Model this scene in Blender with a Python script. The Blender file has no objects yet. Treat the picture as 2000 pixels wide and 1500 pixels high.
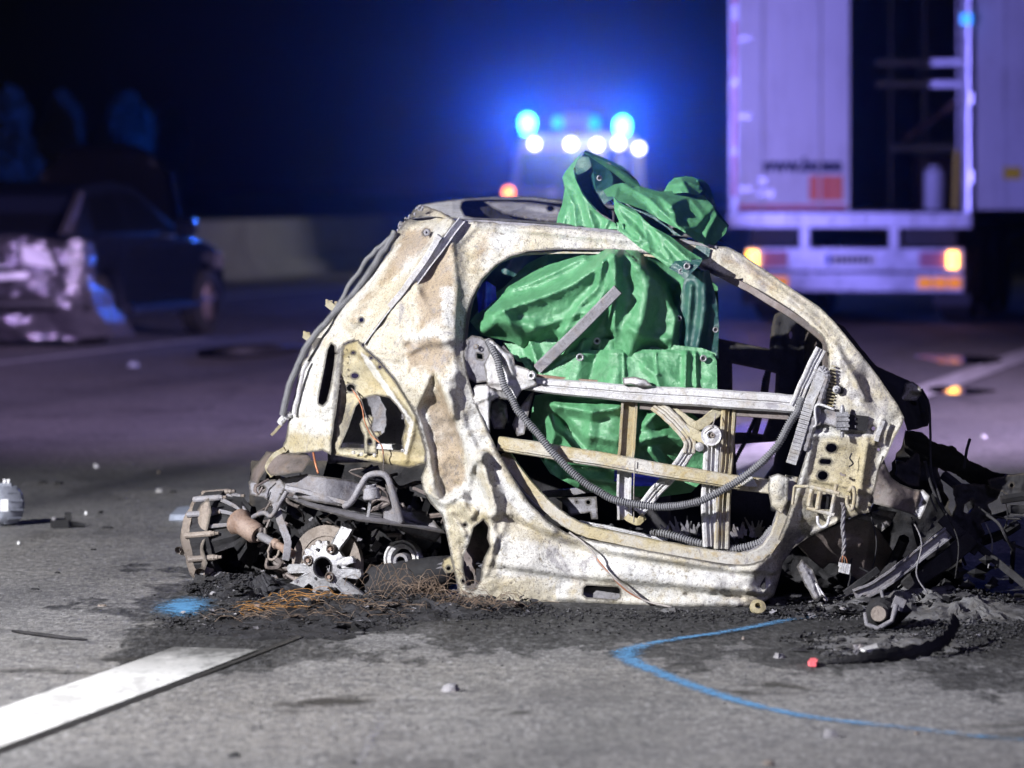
import bpy, bmesh, math, random
import numpy as np
from mathutils import Vector, Matrix
from mathutils.geometry import delaunay_2d_cdt
random.seed(7); RNG = np.random.RandomState(11)
S = bpy.context.scene
COL = S.collection
R = math.radians

# ------------------------------------------------------------------ camera
F, HY, CH = 7500.0, 365.0, 1.40            # focal length (px of a 2000 px frame), horizon row, eye height
cam = bpy.data.cameras.new('camera'); cam_o = bpy.data.objects.new('camera', cam); COL.objects.link(cam_o)
cam_o.location = (0, 0, CH); cam_o.rotation_euler = (R(90), 0, 0)
cam.sensor_width = 36; cam.lens = 36*F/2000; cam.shift_y = -(750-HY)/2000
cam.clip_start = .5; cam.clip_end = 3000
cam.dof.use_dof = True; cam.dof.focus_distance = 12.95; cam.dof.aperture_fstop = 2.7; cam.dof.aperture_blades = 0
S.camera = cam_o

# ------------------------------------------------------------------ night sky, moon
w = bpy.data.worlds.new('World'); S.world = w; w.use_nodes = True
nt = w.node_tree; bg = nt.nodes['Background']
sky = nt.nodes.new('ShaderNodeTexSky'); sky.sky_type = 'NISHITA'; sky.sun_disc = False
sky.sun_elevation = R(24); sky.sun_rotation = R(-119)
nt.links.new(sky.outputs[0], bg.inputs[0]); bg.inputs[1].default_value = .00015
sun = bpy.data.lights.new('moon', 'SUN'); sun.energy = .012; sun.angle = R(.5); sun.color = (.8, .85, 1)
so = bpy.data.objects.new('moon', sun); COL.objects.link(so)
so.rotation_euler = Vector((.80, .45, -.41)).to_track_quat('-Z', 'Y').to_euler()

# ------------------------------------------------------------------ lamps of the rescue crews and added fill spots
def aim(o, target): o.rotation_euler = (Vector(target)-o.location).to_track_quat('-Z', 'Y').to_euler()
def spot(name, loc, target, energy, color, size=60, blend=.5, rad=.05):
    l = bpy.data.lights.new(name, 'SPOT'); l.energy = energy; l.color = color
    l.spot_size = R(size); l.spot_blend = blend; l.shadow_soft_size = rad
    o = bpy.data.objects.new(name, l); COL.objects.link(o); o.location = loc; aim(o, target); return o
def point(name, loc, energy, color, rad=.1):
    l = bpy.data.lights.new(name, 'POINT'); l.energy = energy; l.color = color; l.shadow_soft_size = rad
    o = bpy.data.objects.new(name, l); COL.objects.link(o); o.location = loc; return o
KEY = (-7.4, 6.6, 4.9)
spot('work_light', KEY, (-.1, 13.0, .25), 13000, (.985, .98, .985), 62, .8, .05)
# fire engine beacons outside the picture, followed by added spots without a source
spot('engine_beacon', (-10, 21, 1.8), (4.8, 39, 2.5), 13500, (.27, .245, 1), 15, .45, .2)
spot('engine_side_lamp', (9, 17, 4.5), (-4, 30, 0), 15000, (.74, .55, 1), 70, .7, .3)
spot('tail_fill', (-1.5, -5, 3.4), (-4.75, 33, .45), 38000, (.62, .44, 1), 5.2, .9, .15)  # added spot, no lamp stands there; brightens only the crashed car's tail
spot('shadow_fill', (2.5, 4, 6.5), (.3, 12.3, .3), 900, (.50, .48, 1), 50, .9, .4)  # added fill from above, no lamp there; lifts the shadows on the wreck
spot('flank_glint', (1.6, 47, 3.3), (-2.35, 36.3, .75), 1300, (.03, .15, 1), 9, .8, .2)  # added spot without fixture, puts blue glints on the crashed car
S.view_settings.view_transform = 'Standard'; S.view_settings.look = 'None'
S.view_settings.exposure = 0; S.view_settings.gamma = 1; S.view_settings.use_curve_mapping = False
S.render.resolution_x, S.render.resolution_y = 1024, 768
S.render.engine = 'CYCLES'
S.cycles.volume_bounces = 0; S.cycles.max_bounces = 6

# ------------------------------------------------------------------ pixel <-> place
def W(px, py, d): return Vector(((px-1000)/F*d, d, CH-(py-HY)/F*d))
def G(px, py, z=0):                         # a point of the road under a pixel
    d = F*(CH-z)/(py-HY); return Vector(((px-1000)/F*d, d, z))
def base(px): return 12.72 + .00050*(1500-px)   # depth of the wreck's near side (it stands turned some 16 degrees)
AX = Vector((.28, .96, 0)).normalized()     # across the wreck
RD = Vector((.2455, .9694, 0)); RE = Vector((.9694, -.2455, 0))   # along the road / across it

# ------------------------------------------------------------------ object helpers
def tag(o, label=None, cat=None, group=None, kind=None):
    if label: o['label'] = label
    if cat: o['category'] = cat
    if group: o['group'] = group
    if kind: o['kind'] = kind
    return o
def empty(name, loc, rz=0):
    o = bpy.data.objects.new(name, None); COL.objects.link(o); o.location = loc; o.rotation_euler = (0, 0, rz)
    o.empty_display_size = .1; return o
def origin(o):                              # world origin of a thing or part built without rotation
    v = Vector((0, 0, 0))
    while o: v += o.location; o = o.parent
    return v
def mk(name, verts, faces, mat, parent=None, smooth=False, local=False):
    """one mesh object from world coordinates (or local ones)"""
    me = bpy.data.meshes.new(name)
    V = np.asarray([tuple(v) for v in verts], float)
    loc = Vector((0, 0, 0))
    if not local:
        if parent: V = V-np.array(origin(parent))
        else:
            lo, hi = V.min(0), V.max(0); loc = Vector(((lo[0]+hi[0])/2, (lo[1]+hi[1])/2, lo[2])); V = V-np.array(loc)
    me.from_pydata(V.tolist(), [], [tuple(int(i) for i in f) for f in faces])
    if smooth: me.polygons.foreach_set('use_smooth', [True]*len(me.polygons))
    me.update()
    if mat: me.materials.append(mat)
    o = bpy.data.objects.new(name, me); COL.objects.link(o); o.location = loc
    if parent: o.parent = parent
    return o
class MB:                                   # collects shapes into one mesh
    def __init__(s): s.v = []; s.f = []
    def add(s, v, f):
        n = len(s.v); s.v += [Vector(p) for p in v]; s.f += [tuple(i+n for i in q) for q in f]; return s
    def box(s, c, half, M=None, bev=0):
        c = Vector(c); hx, hy, hz = half; vs = []
        for z in (-1, 1):
            for y in (-1, 1):
                for x in (-1, 1):
                    p = Vector((x*hx, y*hy, z*hz)); vs.append(c+(M@p if M else p))
        return s.add(vs, [(0, 2, 3, 1), (4, 5, 7, 6), (0, 1, 5, 4), (2, 6, 7, 3), (0, 4, 6, 2), (1, 3, 7, 5)])
    def lathe(s, c, axis, prof, n=20, cap=True):   # prof: (distance along axis, radius)
        a = Vector(axis).normalized(); t = a.orthogonal().normalized(); b = a.cross(t); c = Vector(c); vs = []; fs = []
        for (h, r) in prof:
            for k in range(n):
                q = 2*math.pi*k/n; vs.append(c+a*h+(t*math.cos(q)+b*math.sin(q))*r)
        for i in range(len(prof)-1):
            for k in range(n):
                k2 = (k+1) % n; fs.append((i*n+k, i*n+k2, (i+1)*n+k2, (i+1)*n+k))
        if cap: fs.append(tuple(range(n))[::-1]); fs.append(tuple((len(prof)-1)*n+k for k in range(n)))
        return s.add(vs, fs)
    def tube(s, pts, r, n=8, cap=True):
        P = [Vector(p) for p in pts]; rr = r if isinstance(r, (list, tuple, np.ndarray)) else [r]*len(P)
        vs = []; fs = []; prev = None
        for i, p in enumerate(P):
            t = (P[min(i+1, len(P)-1)]-P[max(i-1, 0)]); t = t.normalized() if t.length > 1e-9 else Vector((0, 0, 1))
            u = prev-t*prev.dot(t) if prev else t.orthogonal()
            if u.length < 1e-6: u = t.orthogonal()
            u.normalize(); prev = u; b = t.cross(u)
            for k in range(n):
                q = 2*math.pi*k/n; vs.append(p+(u*math.cos(q)+b*math.sin(q))*rr[i])
        for i in range(len(P)-1):
            for k in range(n):
                k2 = (k+1) % n; fs.append((i*n+k, i*n+k2, (i+1)*n+k2, (i+1)*n+k))
        if cap: fs.append(tuple(range(n))[::-1]); fs.append(tuple((len(P)-1)*n+k for k in range(n)))
        return s.add(vs, fs)
    def sweep(s, pts, prof, view=(0, 1, 0), scale=None):   # closed profile (across, deep) swept along pts, flat side to the viewer
        P = [Vector(p) for p in pts]; vw = Vector(view); m = len(prof); vs = []; fs = []
        for i, p in enumerate(P):
            t = (P[min(i+1, len(P)-1)]-P[max(i-1, 0)]).normalized(); n = t.cross(vw).normalized(); dd = n.cross(t).normalized()
            if dd.dot(vw) < 0: dd = -dd
            k = scale[i] if scale else 1
            for (a, b) in prof: vs.append(p+n*a*k+dd*b)
        for i in range(len(P)-1):
            for k in range(m):
                k2 = (k+1) % m; fs.append((i*m+k, i*m+k2, (i+1)*m+k2, (i+1)*m+k))
        fs.append(tuple(range(m))[::-1]); fs.append(tuple((len(P)-1)*m+k for k in range(m)))
        return s.add(vs, fs)
    def prism(s, poly, ext):                # polygon of 3-D points pushed along a vector
        n = len(poly); e = Vector(ext); P = [Vector(p) for p in poly]
        return s.add(P+[p+e for p in P], [tuple(range(n))[::-1], tuple(range(n, 2*n))]+[(i, (i+1) % n, n+(i+1) % n, n+i) for i in range(n)])
    def rock(s, c, r, sq=.7, seed=0):
        rg = random.Random(seed); vs = []; c = Vector(c)
        for d in ((1, 0, 0), (-1, 0, 0), (0, 1, 0), (0, -1, 0), (0, 0, 1), (0, 0, -1)):
            vs.append(c+Vector((d[0]*r*rg.uniform(.6, 1.3), d[1]*r*rg.uniform(.6, 1.3), d[2]*r*sq*rg.uniform(.6, 1.2)))+Vector((rg.uniform(-.3, .3)*r, rg.uniform(-.3, .3)*r, 0)))
        return s.add(vs, [(0, 2, 4), (2, 1, 4), (1, 3, 4), (3, 0, 4), (2, 0, 5), (1, 2, 5), (3, 1, 5), (0, 3, 5)])
    def build(s, name, mat, parent=None, smooth=False, local=False):
        o = mk(name, s.v, s.f, mat, parent, smooth, local)
        bm = bmesh.new(); bm.from_mesh(o.data); bmesh.ops.recalc_face_normals(bm, faces=bm.faces); bm.to_mesh(o.data); bm.free()
        if smooth == 'auto':
            o.data.set_sharp_from_angle(angle=R(40))
        return o
def spline(pts, n=6):                       # Catmull-Rom through points (tuples of any length)
    P = [np.array(p, float) for p in pts]; P = [2*P[0]-P[1]]+P+[2*P[-1]-P[-2]]; out = []
    for i in range(1, len(P)-2):
        for k in range(n):
            t = k/n; a, b, c, d = P[i-1:i+3]
            out.append(.5*((2*b)+(c-a)*t+(2*a-5*b+4*c-d)*t*t+(3*b-a-3*c+d)*t**3))
    out.append(P[-2]); return out
def K(p):                                   # (px, py, metres behind the wreck's near side) -> place
    return W(p[0], p[1], base(p[0])+(p[2] if len(p) > 2 else 0))

# ------------------------------------------------------------------ numpy noise
_perm = RNG.permutation(512); _gr = RNG.uniform(-1, 1, (512, 2))
def pnoise(x, y):
    xi = np.floor(x).astype(int); yi = np.floor(y).astype(int); xf = x-xi; yf = y-yi
    def g(ix, iy, dx, dy):
        h = _perm[(_perm[ix % 512]+iy) % 512]; return _gr[h, 0]*dx+_gr[h, 1]*dy
    u = xf*xf*xf*(xf*(xf*6-15)+10); v = yf*yf*yf*(yf*(yf*6-15)+10)
    a = g(xi, yi, xf, yf); b = g(xi+1, yi, xf-1, yf); c = g(xi, yi+1, xf, yf-1); d = g(xi+1, yi+1, xf-1, yf-1)
    return (a+(b-a)*u)*(1-v)+(c+(d-c)*u)*v
def fbm(x, y, o=3):
    s = 0; a = 1
    for i in range(o): s = s+a*pnoise(x*2**i+17*i, y*2**i-9*i); a *= .5
    return s

# ------------------------------------------------------------------ sheets: outline + holes + relief -> a skin with thickness
def inpoly(P, poly):
    x, y = P[:, 0], P[:, 1]; r = np.zeros(len(P), bool); q = np.asarray(poly, float); n = len(q)
    for i in range(n):
        x1, y1 = q[i]; x2, y2 = q[(i+1) % n]
        if y1 == y2: continue
        c = ((y1 > y) != (y2 > y)) & (x < (x2-x1)*(y-y1)/(y2-y1)+x1); r ^= c
    return r
def dpoly(P, line, closed=False):
    q = np.asarray(line, float); best = np.full(len(P), 1e9); sg = np.zeros(len(P)); n = len(q)
    for i in range(n if closed else n-1):
        a = q[i]; b = q[(i+1) % n]; e = b-a; L = max((e*e).sum(), 1e-9)
        t = np.clip(((P-a)@e)/L, 0, 1); c = a+t[:, None]*e; dv = P-c; d = np.hypot(dv[:, 0], dv[:, 1])
        m = d < best; best[m] = d[m]; sg[m] = np.sign(e[0]*dv[m, 1]-e[1]*dv[m, 0])
    return best, sg
def rbf(ctrl):
    C = np.asarray(ctrl, float); X = C[:, :2]/400; n = len(C)
    def U(r): return np.where(r > 1e-9, r*r*np.log(np.maximum(r, 1e-9)), 0)
    D = np.linalg.norm(X[:, None]-X[None], axis=2); A = np.zeros((n+3, n+3)); A[:n, :n] = U(D)+1e-4*np.eye(n)
    A[:n, n] = 1; A[:n, n+1:] = X; A[n, :n] = 1; A[n+1:, :n] = X.T
    w_ = np.linalg.lstsq(A, np.r_[C[:, 2], 0, 0, 0], rcond=None)[0]
    def f(P):
        Q = P/400; D = np.linalg.norm(Q[:, None]-X[None], axis=2); return U(D)@w_[:n]+w_[n]+Q@w_[n+1:]
    return f
def densify(poly, step, closed=True):
    out = []; n = len(poly)
    for i in range(n if closed else n-1):
        a = np.array(poly[i][:2], float); b = np.array(poly[(i+1) % n][:2], float); k = max(1, int(np.hypot(*(b-a))/step))
        for j in range(k): out.append(a+(b-a)*j/k)
    if not closed: out.append(np.array(poly[-1][:2], float))
    return out
def relief(P, ctrl, feats, noise):
    off = rbf(ctrl)(P) if len(ctrl) > 2 else np.full(len(P), ctrl[0][2], float)
    for ft in feats:
        k = ft[0]
        if k == 'ridge':                    # raised (amp>0 towards the viewer) soft line
            d, _ = dpoly(P, ft[1]); off -= ft[2]*np.exp(-(d/ft[3])**2)
        elif k == 'crease':                 # sharp-crested fold
            d, _ = dpoly(P, ft[1]); off -= ft[2]*np.maximum(0, 1-d/ft[3])**1.15
        elif k == 'step':                   # one side stands proud
            d, s = dpoly(P, ft[1]); off -= ft[2]*(.5+.5*np.tanh(s*d/ft[3]))*np.exp(-(d/ft[4])**2)
        elif k == 'dome':
            d = np.hypot((P[:, 0]-ft[1])/ft[3], (P[:, 1]-ft[2])/ft[4]); off -= ft[5]*np.exp(-d**2)
        elif k == 'crumple':                # random sharp-crested wrinkles
            x, y = P[:, 0]/ft[2]+ft[3]*5.1, P[:, 1]/ft[2]-ft[3]*2.3; wx = pnoise(x*.7+3, y*.7)*.9
            mk_ = 1.
            if len(ft) > 4:
                dd, _ = dpoly(P, ft[4], True); mk_ = .5+.5*np.tanh(np.where(inpoly(P, ft[4]), dd, -dd)/ft[5])
            off -= mk_*ft[1]*((1-2.2*np.abs(pnoise(x+wx, y-wx)))+.5*(1-2.2*np.abs(pnoise(x*2.1-wx, y*2.1+7))))
        elif k == 'pit':                    # polygon pressed in, with a firm edge
            d, _ = dpoly(P, ft[1], True); sd = np.where(inpoly(P, ft[1]), d, -d); off += ft[2]*(.5+.5*np.tanh(sd/ft[3]))
        elif k == 'slope':                  # one-sided fold: steep on one side, long on the other
            d, s = dpoly(P, ft[1]); x = d*s; off -= ft[2]*np.where(x > 0, np.exp(-(x/ft[3])), np.exp(-(-x/ft[4])**2))
    for (amp, sc, seed) in noise: off += amp*fbm(P[:, 0]/sc+seed*3.7, P[:, 1]/sc+seed*1.3, 3)
    return off
def sheet(name, outer, holes, ctrl, feats, mat, parent, step=6, thick=.006, lip=.0, noise=(), dep=None, smooth_outline=0, tints=(), rag=0):
    if smooth_outline:
        o2 = spline(list(outer)+[outer[0]], smooth_outline)[:-1]; outer = [tuple(p[:2]) for p in o2]
    loops = [densify(outer, step)]+[densify(h, step) for h in holes]
    if rag:
        L0 = np.array(loops[0]); n_ = fbm(L0[:, 0]/14+5, L0[:, 1]/14, 3); m_ = fbm(L0[:, 0]/14-31, L0[:, 1]/14+8, 3)
        loops[0] = [np.array((p[0]+rag*a, p[1]+rag*b)) for p, a, b in zip(L0, n_, m_)]; outer = [tuple(p) for p in loops[0]]
    pts = []; edges = []
    for L in loops:
        k = len(pts); pts += [tuple(p) for p in L]; edges += [(k+i, k+(i+1) % len(L)) for i in range(len(L))]
    O = np.array(loops[0]); lo, hi = O.min(0), O.max(0)
    gx, gy = np.meshgrid(np.arange(lo[0]+step/2, hi[0], step), np.arange(lo[1]+step/2, hi[1], step*.87))
    gx = gx+(np.arange(gx.shape[0]) % 2)[:, None]*step*.5
    g = np.c_[gx.ravel(), gy.ravel()]; g = g+RNG.uniform(-.22, .22, g.shape)*step
    m = inpoly(g, outer)
    for h in holes: m &= ~inpoly(g, h)
    g = g[m]
    for L in loops:
        if len(g): g = g[dpoly(g, L, True)[0] > step*.55]
    pts += [tuple(p) for p in g]
    rv, re, rf, *_ = delaunay_2d_cdt([Vector(p) for p in pts], edges, [], 0, 1e-5)
    P = np.array([tuple(v) for v in rv]); T = np.array([f for f in rf if len(f) == 3])
    cen = P[T].mean(1); m = inpoly(cen, outer)
    for h in holes: m &= ~inpoly(cen, h)
    T = T[m]
    off = relief(P, ctrl, feats, noise)
    d = (dep(P) if dep else base(P[:, 0]))+off
    V = np.c_[(P[:, 0]-1000)/F*d, d, CH-(P[:, 1]-HY)/F*d]
    a = P[T]; cr = (a[:, 1, 0]-a[:, 0, 0])*(a[:, 2, 1]-a[:, 0, 1])-(a[:, 1, 1]-a[:, 0, 1])*(a[:, 2, 0]-a[:, 0, 0])
    T[cr < 0] = T[cr < 0][:, ::-1]          # in pixel space (y down) this makes faces look at the viewer
    # boundary
    cnt = {}
    for t in T:
        for i in range(3):
            e = (int(t[i]), int(t[(i+1) % 3])); cnt[e] = 1
    bd = [e for e in cnt if (e[1], e[0]) not in cnt]
    n = len(V); back = V.copy(); back[:, 1] += thick
    verts = V.tolist()+back.tolist(); faces = [tuple(t) for t in T]+[(t[2]+n, t[1]+n, t[0]+n) for t in T]
    # rim with own vertices so that the edge stays crisp
    ids = {}; ex = max(thick, lip)
    for (i, j) in bd:
        for k in (i, j):
            if k not in ids:
                ids[k] = len(verts); verts.append(V[k].tolist()); q = V[k].copy(); q[1] += ex; verts.append(q.tolist())
        faces.append((ids[j], ids[i], ids[i]+1, ids[j]+1))
    o = mk(name, verts, faces, mat, parent, True)
    idx = np.r_[np.arange(n), np.arange(n), np.repeat(list(ids.keys()), 2)].astype(int) if ids else np.r_[np.arange(n), np.arange(n)]
    att = {}
    for (nm, poly, soft, amt) in tints:
        dd, _ = dpoly(P, poly, True); sd = np.where(inpoly(P, poly), dd, -dd); v = amt*(.5+.5*np.tanh(sd/soft)); att[nm] = np.maximum(att.get(nm, 0), v)
    e_ = np.full(len(P), 1e9)
    for L in loops: e_ = np.minimum(e_, dpoly(P, L, True)[0])
    att['rimdark'] = np.exp(-e_/4.0)  # closeness to an outline, used to darken panel edges
    for nm, v in att.items():
        at = o.data.attributes.new(nm, 'FLOAT', 'POINT'); at.data.foreach_set('value', np.asarray(v, np.float32)[idx])
    return o

# ------------------------------------------------------------------ materials
class NB:
    def __init__(s, name):
        s.m = bpy.data.materials.new(name); s.m.use_nodes = True; s.t = s.m.node_tree; s.n = s.t.nodes; s.l = s.t.links
        s.b = s.n['Principled BSDF']; s.out = s.n['Material Output']
    def node(s, typ, **kw):
        n = s.n.new(typ)
        for k, v in kw.items(): setattr(n, k, v)
        return n
    def set(s, sock, v):
        if isinstance(v, bpy.types.NodeSocket): s.l.new(v, sock)
        else: sock.default_value = v
    def coords(s, scale=(1, 1, 1), world=False):
        c = s.node('ShaderNodeNewGeometry').outputs['Position'] if world else s.node('ShaderNodeTexCoord').outputs['Object']
        mp = s.node('ShaderNodeMapping'); s.l.new(c, mp.inputs[0]); mp.inputs['Scale'].default_value = scale; return mp.outputs[0]
    def noise(s, co, scale, detail=4, rough=.55, dist=0):
        n = s.node('ShaderNodeTexNoise'); s.l.new(co, n.inputs['Vector']); n.inputs['Scale'].default_value = scale
        n.inputs['Detail'].default_value = detail; n.inputs['Roughness'].default_value = rough; n.inputs['Distortion'].default_value = dist; return n.outputs['Fac']
    def voro(s, co, scale, feature='F1'):
        n = s.node('ShaderNodeTexVoronoi', feature=feature); s.l.new(co, n.inputs['Vector']); n.inputs['Scale'].default_value = scale; return n.outputs['Distance']
    def ramp(s, fac, stops, interp='LINEAR'):
        n = s.node('ShaderNodeValToRGB'); s.l.new(fac, n.inputs[0]); r = n.color_ramp; r.interpolation = interp
        while len(r.elements) > 1: r.elements.remove(r.elements[-1])
        for i, (p, c) in enumerate(stops):
            e = r.elements[0] if i == 0 else r.elements.new(p); e.position = p
            e.color = (c, c, c, 1) if not isinstance(c, (tuple, list)) else (*c, 1)
        return n.outputs[0]
    def mix(s, fac, a, b, mode='MIX'):
        n = s.node('ShaderNodeMix', data_type='RGBA', blend_type=mode); s.set(n.inputs[0], fac)
        for k, v in ((6, a), (7, b)): s.set(n.inputs[k], v if isinstance(v, bpy.types.NodeSocket) else (*v, 1))
        return n.outputs[2]
    def math(s, op, a, b=0, clamp=False):
        n = s.node('ShaderNodeMath', operation=op, use_clamp=clamp); s.set(n.inputs[0], a); s.set(n.inputs[1], b); return n.outputs[0]
    def bump(s, h, strength=.3, dist=.01, prev=None):
        n = s.node('ShaderNodeBump'); n.inputs['Strength'].default_value = strength; n.inputs['Distance'].default_value = dist
        s.l.new(h, n.inputs['Height'])
        if prev: s.l.new(prev, n.inputs['Normal'])
        s.l.new(n.outputs[0], s.b.inputs['Normal']); return n.outputs[0]
    def bs(s, **kw):
        al = dict(col='Base Color', rough='Roughness', metal='Metallic', spec='Specular IOR Level', emis='Emission Color', es='Emission Strength', coat='Coat Weight', sheen='Sheen Weight', trans='Transmission Weight', ior='IOR')
        for k, v in kw.items():
            if isinstance(v, tuple): v = (*v, 1)
            s.set(s.b.inputs[al[k]], v)
        return s.m
def plain(name, col, rough=.6, metal=0, var=.25, scale=30, bump=.15, **kw):
    n = NB(name); c = n.coords(); f = n.noise(c, scale, 5, .6); f2 = n.noise(c, scale*.17, 3)
    k = n.math('MULTIPLY', f, f2); a = tuple(x*(1-var) for x in col); b = tuple(min(1, x*(1+var)) for x in col)
    cc = n.ramp(n.math('MULTIPLY', k, 4, True), [(.45, a), (1, b)])
    n.bump(f, bump, .004); return n.bs(col=cc, rough=rough, metal=metal, **kw)
def glow(name, col, strength):
    n = NB(name); return n.bs(col=(.02, .02, .02), emis=col, es=strength, rough=.4)
# ================================================================== SETTING
def mat_asphalt():
    n = NB('asphalt'); c = n.coords(world=True)
    big = n.noise(c, .35, 3); st = n.noise(n.coords((.55, 2.6, 1), True), 1.6, 5, .62); fine = n.noise(c, 120, 3, .7); grit = n.voro(c, 210)
    mid = n.noise(c, 16, 5, .7)
    col = n.mix(n.ramp(st, [(.35, 0), (.7, 1)]), (.18, .176, .182), (.31, .304, .30))
    col = n.mix(n.ramp(big, [(.4, 0), (.65, .5)]), col, (.36, .33, .28))
    m2 = n.noise(n.coords((.6, 1.5, 1), True), 42, 5, .7); col = n.mix(n.ramp(m2, [(.40, .75), (.54, 0)]), col, (.10, .10, .105)); col = n.mix(n.ramp(m2, [(.56, 0), (.68, .5)]), col, (.36, .36, .362)); col = n.mix(n.ramp(mid, [(.38, .7), (.54, 0)]), col, (.09, .09, .096))
    col = n.mix(n.ramp(fine, [(.34, .8), (.5, 0)]), col, (.045, .045, .05))
    col = n.mix(n.ramp(grit, [(.12, .6), (.22, 0)]), col, (.58, .58, .57))
    gr2 = n.noise(n.coords((1, .28, 1), True), 62, 4, .68, .5); col = n.mix(n.ramp(gr2, [(.36, .8), (.47, 0)]), col, (.085, .085, .092)); col = n.mix(n.ramp(gr2, [(.55, 0), (.66, .6)]), col, (.38, .38, .388))
    # tyre tracks along the lanes and worn patches
    spx = n.node('ShaderNodeSeparateXYZ'); n.l.new(n.node('ShaderNodeNewGeometry').outputs['Position'], spx.inputs[0])
    lat = n.math('SUBTRACT', n.math('MULTIPLY', spx.outputs[0], .9694), n.math('MULTIPLY', spx.outputs[1], .2455)); tw = n.noise(n.coords((.5, .12, 1), True), 3, 5, .7)
    for l0, w0, am in ((-6.2, .30, .75), (-4.85, .22, .4), (-2.2, .3, .4), (-9.2, .4, .5), (-.9, .3, .35)):
        dl = n.math('ABSOLUTE', n.math('ADD', n.math('SUBTRACT', lat, l0), n.math('MULTIPLY', n.math('SUBTRACT', tw, .5), .5)))
        col = n.mix(n.math('MULTIPLY', n.ramp(dl, [(0, am), (w0, 0)]), n.ramp(tw, [(.35, .3), (.6, 1)])), col, (.05, .05, .055))
    pt = n.noise(n.coords((.9, .35, 1), True), 2.1, 6, .7); col = n.mix(n.ramp(pt, [(.54, 0), (.66, .55)]), col, (.07, .068, .07))
    # soot washed out of the wreck: a ragged stain round it
    sep = n.node('ShaderNodeSeparateXYZ'); n.l.new(n.node('ShaderNodeNewGeometry').outputs['Position'], sep.inputs[0])
    wob = n.math('MULTIPLY', n.math('SUBTRACT', n.noise(n.coords((.8, .35, 1), True), 3.2, 6, .65), .5), 1.9)
    def ell(cx, cy, rx, ry):
        x = n.math('DIVIDE', n.math('SUBTRACT', sep.outputs[0], cx), rx); y = n.math('DIVIDE', n.math('SUBTRACT', sep.outputs[1], cy), ry)
        return n.math('SQRT', n.math('ADD', n.math('MULTIPLY', x, x), n.math('MULTIPLY', y, y)))
    e = n.math('MINIMUM', n.math('MINIMUM', ell(.2, 13.2, 1.55, 1.75), ell(1.55, 12.6, 1.3, 1.9)), ell(-.85, 12.1, .42, 1.1))
    sm = n.ramp(n.math('ADD', e, wob), [(.45, 1), (.95, .68), (1.7, 0)])
    gr3 = n.noise(n.coords((1, .35, 1), True), 30, 5, .75); sm = n.ramp(n.math('ADD', n.math('MULTIPLY', sm, .9), n.math('MULTIPLY', n.math('SUBTRACT', gr3, .5), 1.5)), [(.05, 0), (.85, 1)])
    col = n.mix(n.math('MULTIPLY', sm, .95), col, n.mix(n.ramp(gr2, [(.45, 0), (.62, 1)]), (.010, .010, .011), (.05, .05, .055)))
    # thin runs of spilled oil, tyre smears
    oil = n.noise(n.coords((.42, .95, 1), True), 1.25, 6, .66, .4)
    near = n.ramp(ell(.2, 10.6, 2.6, 1.9), [(.6, 1), (1, 0)])
    col = n.mix(n.math('MULTIPLY', n.ramp(oil, [(.585, 0), (.64, .85)]), near), col, (.022, .02, .018))
    h = n.math('ADD', fine, n.math('MULTIPLY', grit, -.6)); n.bump(mid, .25, .02, n.bump(h, .55, .006))
    wet = n.noise(n.coords((.5, .16, 1), True), .7, 4, .6)
    rough = n.ramp(wet, [(.42, .45), (.6, .88)])
    return n.bs(col=col, rough=rough, spec=.35)
M = {}
M['asphalt'] = mat_asphalt()
def mat_paint():
    n = NB('road_paint'); c = n.coords(world=True); st = n.noise(n.coords((1.2, .5, 1), True), 7, 6, .72); f = n.noise(n.coords((1, .35, 1), True), 60, 4, .72)
    col = n.mix(n.ramp(st, [(.42, .8), (.64, 0)]), (.78, .78, .77), (.34, .335, .33)); col = n.mix(n.ramp(f, [(.32, .6), (.42, 0)]), col, (.2, .2, .2))
    sep = n.node('ShaderNodeSeparateXYZ'); n.l.new(n.node('ShaderNodeNewGeometry').outputs['Position'], sep.inputs[0])
    # scorched where the dash runs under the wreck
    s_ = n.math('ADD', n.math('SUBTRACT', sep.outputs[1], 11.0), n.math('MULTIPLY', n.math('SUBTRACT', st, .5), 2.2)); far = n.ramp(n.math('MULTIPLY', sep.outputs[1], .05), [(.60, 1), (.72, 0)])
    col = n.mix(n.math('MULTIPLY', n.ramp(s_, [(0, 0), (.6, .9)]), far), col, (.05, .05, .05))
    n.bump(f, .3, .003); return n.bs(col=col, rough=.6)
M['paint'] = mat_paint()
M['grass'] = plain('verge_grass', (.03, .045, .02), .9, scale=8, var=.5)
M['concrete'] = plain('barrier_concrete', (.26, .255, .26), .85, scale=9, var=.18)

mk('ground', [(-400, -60, -.06), (400, -60, -.06), (400, 900, -.06), (-400, 900, -.06)], [(0, 1, 2, 3)], M['grass'])['kind'] = 'structure'
def strip(name, l0, l1, v0, v1, z, mat):   # l: across the road, v: along it
    q = [RE*l0+RD*v0, RE*l1+RD*v0, RE*l1+RD*v1, RE*l0+RD*v1]
    o = mk(name, [(p.x, p.y, z) for p in q], [(0, 1, 2, 3)], mat); o['kind'] = 'structure'; return o
strip('road', -18.6, 9.0, -40, 420, 0, M['asphalt'])
def ldash(v0, v1, l=-3.72, wd=.27, seg=24):
    MBs = MB(); 
    for i in range(seg):
        a, b = v0+(v1-v0)*i/seg, v0+(v1-v0)*(i+1)/seg
    p = [];
    for side in (-1, 1):
        ks = range(seg+1) if side < 0 else range(seg, -1, -1)
        for k in ks:
            v = v0+(v1-v0)*k/seg; q = RE*(l+side*wd/2+.006*pnoise(np.array([v*5.3]), np.array([side*2.]))[0])+RD*v; p.append((q.x, q.y, .004))
    o = mk('lane_marking', p, [tuple(range(len(p)))], M['paint']); o['kind'] = 'structure'
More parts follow.
